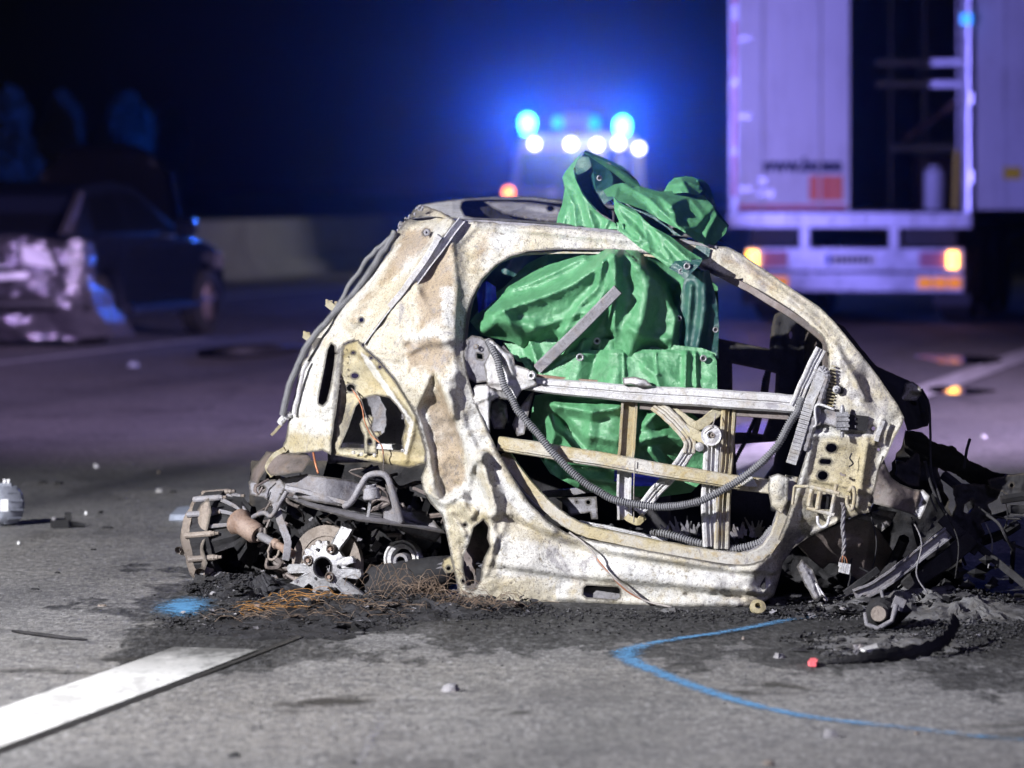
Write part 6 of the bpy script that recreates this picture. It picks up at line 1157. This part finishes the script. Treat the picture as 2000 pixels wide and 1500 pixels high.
cloth('shoulder_fold', [(1178, 372), (1200, 360), (1216, 357), (1250, 364), (1290, 374), (1340, 372), (1375, 382), (1392, 402), (1400, 420), (1420, 440), (1418, 455), (1404, 470), (1388, 484), (1360, 470), (1330, 450), (1290, 430), (1262, 412), (1230, 400), (1206, 392), (1200, 384), (1186, 384)], [(1180, 374, .40), (1250, 364, .42), (1340, 372, .48), (1392, 402, .42), (1420, 445, .36), (1388, 484, .24), (1290, 430, .20), (1206, 392, .22), (1310, 400, .26)], [('crease', [(1216, 358), (1270, 390), (1300, 420), (1340, 456), (1370, 480)], .04, 14), ('crease', [(1310, 402), (1345, 382), (1375, 386)], .03, 16), ('crease', [(1318, 410), (1320, 440), (1350, 462)], .03, 12), ('slope', [(1392, 404), (1360, 440), (1340, 446)], .03, 14, 10), ('crease', [(1400, 420), (1380, 455), (1376, 476)], .03, 12), ('crease', [(1205, 366), (1200, 388)], .02, 8), ('crease', [(1345, 385), (1372, 418)], .015, 10), ('ridge', [(1250, 366), (1290, 385), (1310, 402)], .03, 8)], step=3, noise=((.003, 24, 4),))
cloth('top_tuft', [(1296, 374), (1306, 356), (1318, 347), (1340, 344), (1356, 346), (1366, 358), (1372, 372), (1362, 382), (1340, 376), (1318, 378)], [(1300, 372, .48), (1340, 346, .52), (1368, 374, .44), (1330, 365, .38)], [('crease', [(1306, 362), (1340, 354), (1366, 364)], .03, 8), ('crease', [(1330, 350), (1345, 374)], .02, 8)], step=3)
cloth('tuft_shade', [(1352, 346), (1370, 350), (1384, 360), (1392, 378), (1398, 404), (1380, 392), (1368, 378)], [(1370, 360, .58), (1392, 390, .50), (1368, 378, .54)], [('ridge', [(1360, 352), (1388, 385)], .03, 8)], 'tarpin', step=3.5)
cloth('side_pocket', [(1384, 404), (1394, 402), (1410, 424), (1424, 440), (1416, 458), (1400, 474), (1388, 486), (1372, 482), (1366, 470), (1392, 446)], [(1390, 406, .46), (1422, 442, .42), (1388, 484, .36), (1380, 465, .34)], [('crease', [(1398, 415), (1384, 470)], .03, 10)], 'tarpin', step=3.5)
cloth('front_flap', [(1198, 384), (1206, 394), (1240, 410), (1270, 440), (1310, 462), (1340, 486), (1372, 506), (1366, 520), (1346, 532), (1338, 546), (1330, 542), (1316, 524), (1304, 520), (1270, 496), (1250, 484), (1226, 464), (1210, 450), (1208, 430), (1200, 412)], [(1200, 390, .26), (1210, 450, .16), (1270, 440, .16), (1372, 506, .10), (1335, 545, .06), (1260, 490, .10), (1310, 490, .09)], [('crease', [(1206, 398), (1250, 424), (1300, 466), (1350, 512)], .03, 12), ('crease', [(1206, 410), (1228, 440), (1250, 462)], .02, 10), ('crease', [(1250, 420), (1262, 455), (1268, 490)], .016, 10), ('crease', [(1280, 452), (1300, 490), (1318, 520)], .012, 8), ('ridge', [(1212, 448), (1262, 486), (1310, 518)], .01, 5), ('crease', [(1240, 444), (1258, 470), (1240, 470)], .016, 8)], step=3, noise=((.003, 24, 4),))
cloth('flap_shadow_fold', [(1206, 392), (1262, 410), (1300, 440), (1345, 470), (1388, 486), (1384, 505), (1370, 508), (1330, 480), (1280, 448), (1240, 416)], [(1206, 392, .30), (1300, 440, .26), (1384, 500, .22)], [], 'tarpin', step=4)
cloth('corner_patch', [(1318, 510), (1372, 506), (1366, 518), (1338, 546), (1322, 532), (1306, 524)], [(1318, 512, .058), (1368, 508, .065), (1336, 545, .035)], [('crease', [(1320, 515), (1345, 528)], .008, 8)], 'grey_patch' if 'grey_patch' in M else 'tarpin', step=3)
eyelet((1342, 520, .02), 7); eyelet((1331, 530, .025), 6)
cloth('neck_fold', [(1204, 434), (1225, 438), (1260, 452), (1250, 470), (1226, 464), (1206, 450)], [(1206, 440, .19), (1255, 460, .14)], [('crease', [(1215, 436), (1222, 462)], .03, 8), ('crease', [(1232, 442), (1240, 466)], .02, 8)], 'tarp', step=3)
# ================================================================== DEBRIS ON THE ROAD
M['ashmat'] = mat_burnt('wet_ash', (.042, .042, .048), (.020, .020, .023), (.030, .025, .021), dark=(.008, .008, .008), sc=2.2, rough=.7)
M['ashpale'] = mat_burnt('pale_ash', (.13, .13, .14), (.075, .073, .075), (.075, .062, .05), dark=(.02, .02, .02), sc=2.2, rough=.8)
rg = random.Random(21)
def heap(name, label, cells, n, zmax, mat, rmin, rmax, seed):
    """cells: pixel ellipses (px, py, half width, half height, height factor) of the road that the heap covers"""
    r_ = random.Random(seed); b = MB()
    for k in range(n):
        c = cells[r_.randrange(len(cells))]; a = r_.uniform(0, 6.283); q = r_.random()**.6; x = c[0]+math.cos(a)*q*c[2]; y = c[1]+math.sin(a)*q*c[3]
        p = G(x, y); h = zmax*c[4]*(1-q)**.7; p.z = max(.003, h*r_.random()); b.rock(p, px(r_.uniform(rmin, rmax)), .65, seed*1000+k)
    o = mk(name, b.v, b.f, M[mat]); tag(o, label, 'ash', kind='stuff'); return o
def mound(name, label, cells, mat, seed):
    b = MB()
    for (x, y, rx, ry, h) in cells:
        c = G(x, y); e = G(x+rx, y)-c; f_ = G(x, y-ry)-c; V = []; Fc = []; na, nr = 72, 16
        for i in range(nr+1):
            q = i/nr
            for k in range(na):
                a = 6.2832*k/na; w_ = 1+.55*fbm(np.array([math.cos(a)*2.3+x*.07]), np.array([math.sin(a)*2.3+seed]), 3)[0]; p = c+e*math.cos(a)*q*w_+f_*math.sin(a)*q*w_; nn = fbm(np.array([p.x*16]), np.array([p.y*9+seed]), 4)[0]
                p.z = h*.062*(1-q**1.2)*(1+1.1*nn)-.006*q**3-.003; V.append(p)
        for i in range(nr):
            for k in range(na): Fc.append((i*na+k, (i+1)*na+k, (i+1)*na+(k+1) % na, i*na+(k+1) % na))
        b.add(V, Fc)
    o = mk(name, b.v, b.f, M[mat]); tag(o, label, 'ash', kind='stuff')
mound('ash_heap', 'black ash heaped under the tail of the wreck', [(640, 1200, 260, 26, .55), (820, 1192, 220, 22, .6), (500, 1158, 120, 24, .9), (560, 1225, 250, 30, .3), (450, 1150, 90, 18, .8)], 'ashmat', 2)
heap('ash_crumbs', 'crumbly black ash lumps under the tail of the wreck', [(640, 1195, 240, 26, .6), (820, 1188, 260, 26, .7), (470, 1155, 100, 22, 1), (560, 1215, 260, 34, .3), (420, 1150, 60, 18, .6)], 4200, .07, 'ashmat', 1.2, 5, 3)
heap('ash_flakes', 'pale flakes of ash lying on the black heap', [(640, 1185, 260, 36, .9), (500, 1160, 130, 26, .9), (850, 1195, 200, 20, .5), (1250, 1198, 260, 8, .2)], 420, .07, 'ashpale', 1, 3.6, 4)
heap('sill_crumbs', 'dark crumbs scattered along the scorched sill', [(1000, 1194, 120, 12, .3), (1200, 1200, 220, 10, .2), (1400, 1204, 200, 12, .2), (1150, 1215, 300, 26, .1)], 900, .02, 'ashmat', 1, 4, 5)
mound('burnt_residue', 'grey burnt residue spread below the front of the wreck', [(1780, 1180, 240, 26, .8), (1740, 1262, 210, 34, .35), (1900, 1200, 160, 22, .7)], 'ashpale', 8)
heap('residue_lumps', 'clinkery grey lumps below the front of the wreck', [(1700, 1182, 200, 18, .7), (1880, 1180, 140, 20, .9), (1740, 1255, 220, 34, .35), (1900, 1225, 150, 26, .4), (1560, 1200, 110, 12, .4)], 2200, .06, 'ashmat', 1.5, 6, 9)
heap('residue_grit', 'pale clinker grit below the front of the wreck', [(1620, 1202, 130, 12, .3), (1700, 1190, 160, 18, .5), (1760, 1250, 200, 30, .3), (1880, 1182, 130, 16, .6)], 700, .04, 'ashpale', 1, 4, 10)
def grit():
    r_ = random.Random(77); b = MB()
    for k in range(1500):
        p = G(r_.uniform(-20, 2020), r_.uniform(880, 1500)); b.rock(Vector((p.x, p.y, .002)), px(r_.uniform(.5, 2.0)), .7, k+9000)
    tag(mk('road_grit', b.v, b.f, M['ashmat']), 'fine dark grit strewn over the road', 'grit', kind='stuff')
    b = MB()
    for k in range(420):
        p = G(r_.uniform(-20, 2020), r_.uniform(820, 1500)); b.rock(Vector((p.x, p.y, .002)), px(r_.uniform(.5, 1.6)), .7, k+19000)
    tag(mk('glass_crumbs', b.v, b.f, M['ashpale']), 'pale crumbs of glass strewn over the road', 'glass', kind='stuff')
grit()
# rusty wires of the burnt tyres
M['rustwire'] = plain('rusty_tyre_wire', (.22, .105, .025), .6, .2, scale=30, var=.7); M['darkwire'] = plain('dull_tyre_wire', (.10, .07, .05), .6, .2, scale=30, var=.5)
def wires(name, label, cells, n, mat, seed, L, lift, rr=.9):
    r_ = random.Random(seed); b = MB()
    for k in range(n):
        c = cells[r_.randrange(len(cells))]; p = G(c[0]+r_.gauss(0, c[2]*.5), c[1]+r_.gauss(0, c[3]*.45)); p.z = r_.uniform(.01, .045)*c[4]; a = r_.gauss(0, .35)+(0 if r_.random() < .5 else math.pi); l = px(L)*r_.uniform(.4, 1.2)
        pts = []; up = lift*r_.uniform(.2, 1.2)*c[4]
        for i in range(6):
            t = i/5; pts.append(p+Vector((math.cos(a), math.sin(a)*.8, 0))*l*t+Vector((0, 0, up*math.sin(t*math.pi*r_.uniform(.8, 1.05)))))
            a += r_.gauss(0, .18)
        for q in pts: q.z = max(q.z, .006)
        b.tube(pts, px(rr)*r_.uniform(.7, 1.1), 4)
    o = mk(name, b.v, b.f, M[mat]); tag(o, label, 'wire', kind='stuff')
wires('rusty_wire', 'orange rusted tyre wires lying on the ash heap', [(520, 1204, 36, 7, 1), (525, 1206, 30, 6, 1), (560, 1198, 24, 7, 1.5), (610, 1184, 40, 5, 1), (715, 1190, 40, 5, 1)], 46, 'rustwire', 31, 60, .016, .5)
wires('dull_wire', 'dull brown tyre wires bristling beside the silencer', [(800, 1182, 70, 10, 1.5), (860, 1188, 60, 9, 1.3), (950, 1198, 70, 8, .8), (700, 1200, 120, 14, .8), (560, 1212, 160, 12, .5)], 210, 'darkwire', 32, 60, .045, .55)
def flakes(name, label, cells, n, mat, seed, s0, s1):      # curled burnt scraps
    r_ = random.Random(seed); b = MB()
    for k in range(n):
        c = cells[r_.randrange(len(cells))]; a = r_.uniform(0, 6.28); q = r_.random()**.6; p = G(c[0]+math.cos(a)*q*c[2], c[1]+math.sin(a)*q*c[3]); p.z = c[4]*r_.random()*.05+.004; s = px(r_.uniform(s0, s1)); m_ = 4; V = []; Fc = []
        rot = Matrix.Rotation(r_.uniform(0, 6.28), 3, 'Z')@Matrix.Rotation(r_.gauss(0, .5), 3, 'X'); cv = r_.uniform(-1, 1)
        for i in range(m_+1):
            for j in range(m_+1):
                u, v = (i/m_-.5)*2, (j/m_-.5)*2; V.append(p+rot@Vector((u*s*(1+r_.uniform(-.2, .2)), v*s*.6*(1+r_.uniform(-.25, .25)), s*.35*cv*u*u+s*.16*r_.uniform(-1, 1))))
        for v in V: v.z = max(v.z, .003)
        for i in range(m_):
            for j in range(m_): x0 = i*(m_+1)+j; Fc.append((x0, x0+1, x0+m_+2, x0+m_+1))
        b.add(V, Fc)
    tag(mk(name, b.v, b.f, M[mat]), label, 'scrap', kind='stuff')
TAIL = [(640, 1190, 250, 24, .8), (820, 1190, 230, 20, .7), (480, 1155, 110, 22, 1), (560, 1215, 240, 26, .3)]; FRONT = [(1700, 1186, 190, 16, .7), (1880, 1184, 130, 18, .8), (1740, 1256, 210, 32, .3), (1580, 1202, 90, 8, .3)]
flakes('burnt_scraps', 'curled charred scraps mixed into the ash under the tail', TAIL, 190, 'char', 61, 4, 15); flakes('metal_flakes', 'small grey metal flakes mixed into the ash under the tail', TAIL, 60, 'grey', 62, 2, 8)
flakes('front_scraps', 'curled charred scraps mixed into the residue below the front', FRONT, 190, 'char', 63, 4, 15); flakes('front_flakes', 'small grey metal flakes in the residue below the front', FRONT, 70, 'grey', 64, 2, 9)
# ---- single pieces
def piece(name, label, cat, b, mat, smooth=False, group=None): o = b.build(name, M[mat], None, smooth); tag(o, label, cat, group); return o
def GP(x, y, z=0): p = G(x, y); p.z = z; return p
# broken pump by the front
r = empty('broken_pump', GP(1722, 1232)); tag(r, 'scorched pump with round silver face lying below the front of the wreck', 'pump')
c = GP(1720, 1228, .052); MB().lathe(c+Vector((-.01, -.045, 0)), (-.25, -1, .15), [(-.02, .026), (0, .026), (.012, .024), (.012, 0)], 20, False).build('round_face', M['tan'], r, 'auto')
b = MB(); b.lathe(c, (-.25, -1, .15), [(-.14, .03), (-.12, .05), (-.02, .052), (.01, .045), (.03, .030), (.03, .0)], 16, False); b.rock(c+Vector((.06, .08, -.005)), .06, .8, 3); b.rock(c+Vector((.03, .03, .01)), .045, .9, 8); b.build('pump_body', M['char'], r)
b = MB(); b.tube([c+Vector((-.055, -.05, .005)), c+Vector((-.05, -.06, -.03)), c+Vector((-.015, -.065, -.045)), c+Vector((.03, -.06, -.02)), c+Vector((.045, -.05, .03))], [.006, .008, .009, .008, .010], 8); b.build('pump_flange', M['grey'], r, True)
MB().tube([c+Vector((.005, -.02, .05)), c+Vector((.0, -.02, .075)), c+Vector((.015, -.02, .082))], .006, 6).build('pipe_stub', M['grey'], r); MB().box(c+Vector((.055, -.02, .03)), (.018, .012, .02), Matrix.Rotation(.4, 3, 'Y')).build('pump_lug', M['grey'], r)
# charred tyre bead
P = spline([(1614, 1296, .006), (1650, 1294, .010), (1700, 1290, .018), (1760, 1284, .022), (1815, 1276, .028), (1848, 1262, .042), (1862, 1245, .06), (1868, 1232, .075)], 8); b = MB()
b.sweep([GP(p[0], p[1]+p[2]*300, p[2]) for p in P], [(-.020, 0), (-.006, -.004), (.008, -.003), (.020, 0), (.018, .004), (-.018, .004)], scale=[(.3+.7*math.sin(min(1, i/len(P)*2.6)*1.57))*(1+.35*math.sin(i*2.3)*math.sin(i*.9)) for i in range(len(P))]); piece('charred_rubber_strip', 'long curved strip of charred black rubber curling up at one end', 'strip', b, 'char')
M['pink'] = plain('pink_plastic', (.75, .13, .15), .5); b = MB(); b.prism([GP(1578, 1301, .003), GP(1583, 1295, .003), GP(1592, 1295, .003), GP(1598, 1299, .003), GP(1594, 1304, .003), GP(1582, 1304, .003)], (0, 0, .012)); piece('plastic_chip', 'small pink plastic chip at the thin end of the charred rubber strip', 'chip', b, 'pink')
b = MB(); b.prism([GP(1680, 1284, .02), GP(1712, 1276, .022), GP(1716, 1284, .02), GP(1690, 1288, .02)], (0, 0, .008)); piece('metal_scrap', 'thin bright metal scrap resting on the charred rubber strip', 'scrap', b, 'ash')
# ring near the sill end
b = MB(); b.lathe(GP(1480, 1199, .022), (.1, -.8, .6), [(-.008, .011), (-.010, .020), (-.006, .026), (.006, .026), (.01, .011), (-.008, .011)], 22, False); piece('rubber_grommet', 'pale ring with dark centre lying by the front end of the sill', 'ring', b, 'ochre', 'auto')
# ---- alternator on the left
r = empty('alternator', GP(22, 1027)); tag(r, 'grey ribbed alternator with two white pegs standing alone on the road', 'alternator')
c = GP(24, 1027, .0)+Vector((-.028, .02, .085)); ax = Vector((-.75, -.62, .0)).normalized()
n_ = NB('alternator_grey'); M['altgrey'] = plain('alternator_grey', (.17, .18, .22), .5, scale=60); M['paper'] = plain('white_sticker', (.75, .75, .78), .6, var=.06)
MB().lathe(c-ax*.055, ax, [(0, 0), (0, .05), (.01, .07), (.03, .082), (.09, .082), (.11, .07), (.115, .0)], 26, False).build('casing', M['altgrey'], r, 'auto')
for k in range(14):
    a = R(k*26); t1 = ax.orthogonal().normalized(); t2 = ax.cross(t1); e = t1*math.cos(a)+t2*math.sin(a); MB().tube([c-ax*.03+e*.083, c+ax*.035+e*.083], .004, 5).build('casing_rib', M['altgrey'], r)
vx = Vector((1, -.25, 0)).normalized(); MB().box(c+Vector((.004, -.086, .005)), (.015, .003, .024), Matrix.Rotation(R(0), 3, 'Z')).build('sticker', M['paper'], r)
for s_ in (-1, 1): MB().tube([c+Vector((s_*.008+.003, -.02, .075)), c+Vector((s_*.008+.005, -.02, .108))], .0055, 8).build('peg', M['paper'], r, True)
MB().box(c+Vector((0, -.01, .082)), (.024, .02, .010)).build('terminal_block', M['altgrey'], r); MB().rock(c+Vector((-.055, -.04, .05)), .026, 1.2, 5).build('bracket_lug', M['paper'], r)
# ---- black plug piece beside it
r = empty('plug_housing', GP(128, 1030)); tag(r, 'black plastic plug housing with upright block lying beside the alternator', 'plug')
c = GP(115, 1032); MB().box(c+Vector((0, .02, .018)), (.032, .03, .017), Matrix.Rotation(.3, 3, 'Z')).build('plug_body', M['black'], r); MB().box(c+Vector((.035, .03, .032)), (.013, .014, .030), Matrix.Rotation(.2, 3, 'Z')).build('plug_block', M['black'], r); MB().tube([c+Vector((.05, .03, .015)), c+Vector((.075, .04, .013)), c+Vector((.105, .04, .008))], [.012, .01, .005], 8).build('plug_sleeve', M['black'], r); MB().lathe(c+Vector((-.02, .0, .035)), (0, 0, 1), [(0, .01), (.012, .008)], 10).build('plug_cap', M['grey'], r)
M['bluegrey'] = plain('blue_grey_plastic', (.24, .27, .34), .5)
b = MB(); b.prism([GP(330, 1018, .003), GP(345, 1003, .003), GP(372, 1000, .003), GP(378, 1010, .003), GP(365, 1018, .003)], (.004, 0, .024)); piece('plastic_shard', 'pale blue grey plastic shard beside the gearbox', 'shard', b, 'bluegrey')
spots = [(84, 942, 22, 4, 'char', 'flat black shard behind the alternator'), (116, 943, 22, 5, 'char', 'second flat black shard behind the alternator, the one nearer the wreck'), (188, 910, 10, 7, 'paper', 'white chip on the brown stained asphalt behind the plug housing'), (310, 922, 7, 6, 'tan', 'round tan pebble on the asphalt behind the gearbox'), (310, 958, 16, 7, 'ash', 'bright metal chip lying on the dark tyre smear'), (338, 960, 18, 4, 'char', 'black sliver touching the dark tyre smear by the metal chip'), (196, 1000, 12, 6, 'char', 'small black lump with long shadow behind the plug housing'), (168, 1002, 6, 6, 'paper', 'white grain beside the small black lump'), (208, 1030, 32, 4, 'char', 'long black plate lying beside the plug housing'), (183, 1073, 14, 3, 'char', 'curled black flake on the pale asphalt'), (113, 1118, 14, 4, 'char', 'black crumb beside the spray patch, on clean grey asphalt'), (68, 1150, 24, 3, 'char', 'thin black splinter on clean grey asphalt'), (198, 1182, 22, 4, 'tan', 'tan and black chip left of the blue spray patch'), (36, 1060, 8, 5, 'paper', 'white crumb on the asphalt in front of the alternator'),
         (880, 1342, 42, 15, 'grey', 'grey crumpled scrap between the lane dash and the blue spray line'), (458, 1474, 30, 8, 'char', 'black crumb below the end of the lane dash'), (1625, 1432, 40, 15, 'grey', 'blue grey broken clip with a thin tail below the blue spray line'), (1790, 1431, 11, 6, 'tan', 'small tan pebble touching the blue spray line'), (1502, 1490, 26, 10, 'tan', 'cream pebble on the clean asphalt below the blue spray line'), (1522, 1280, 26, 10, 'grey', 'grey flake between the blue spray line and the rubber strip'), (1452, 1246, 8, 6, 'tan', 'tan crumb inside the bend of the blue spray line'), (692, 1488, 14, 6, 'char', 'tiny black crumb on clean asphalt past the lane dash'), (1308, 1190, 44, 9, 'ashpale', 'clot of pale ash below the trailing sill wire'), (258, 712, 36, 9, 'bluegrey', 'pale fragment beside the lane line behind the crashed car'), (502, 683, 26, 16, 'ash', 'bright crumpled fragment behind the tail of the wreck'), (1922, 852, 16, 7, 'ash', 'bright fragment on the clear road beyond the charred beam')]
for i, (x, y, wd, ht, mt, lab) in enumerate(spots):
    c = G(x, y+ht*.5); s_ = F/c.y; hw = wd/s_/2; hh = ht/s_; rr_ = random.Random(i+50); b = MB()
    if 'pebble' in lab:
        b.lathe(c, (0, 0, 1), [(0, hw*.5), (hh*.3, hw), (hh*.7, hw*.85), (hh, hw*.3)], 12); nm = 'pebble'
    else:
        nm = 'fragment'; top = []; m_ = 7
        pts = [c+Vector((hw*math.cos(6.283*k/m_)*rr_.uniform(.7, 1.1), hw*.8*math.sin(6.283*k/m_)*rr_.uniform(.6, 1.2), 0)) for k in range(m_)]
        tp = [c+(p-c)*rr_.uniform(.45, .9)+Vector((0, 0, hh*rr_.uniform(.6, 1.15))) for p in pts]
        b.add(pts+tp, [tuple(range(m_))[::-1], tuple(range(m_, 2*m_))]+[(k, (k+1) % m_, m_+(k+1) % m_, m_+k) for k in range(m_)])
    piece(nm, lab, 'pebble' if nm == 'pebble' else 'fragment', b, mt, 'auto' if nm == 'pebble' else False)
# dark bumper strip lying on the road behind the wreck
c = G(480, 690); b = MB(); b.tube([G(390, 690, .03), G(450, 688, .05), G(520, 684, .05), G(590, 680, .04)], [.03, .06, .06, .03], 8); piece('bumper_strip', 'dark torn bumper strip lying on the road behind the tail of the wreck', 'bumper', b, 'black', True)
o = MB().tube([GP(24, 1236, .006), GP(70, 1243, .008), GP(120, 1249, .007), GP(170, 1253, .006)], [.004, .006, .006, .003], 6).build('rubber_strand', M['char'], None, True); tag(o, 'thin black strand lying beside the spray patch above the lane dash', 'strand')
# ------------------------------------------------------------------ damp night air
hb = MB(); hb.box((0, 62, 5.0), (90, 95, 6.2)); hz = hb.build('haze', None)
hn = bpy.data.materials.new('haze_air'); hn.use_nodes = True; hn.node_tree.nodes.clear()
pv = hn.node_tree.nodes.new('ShaderNodeVolumePrincipled'); ho = hn.node_tree.nodes.new('ShaderNodeOutputMaterial')
pv.inputs['Color'].default_value = (.85, .9, 1, 1); pv.inputs['Density'].default_value = .0005; pv.inputs['Anisotropy'].default_value = .965
hn.node_tree.links.new(pv.outputs[0], ho.inputs['Volume']); hz.data.materials.append(hn); tag(hz, 'thin damp night air over the road', 'haze', kind='stuff')
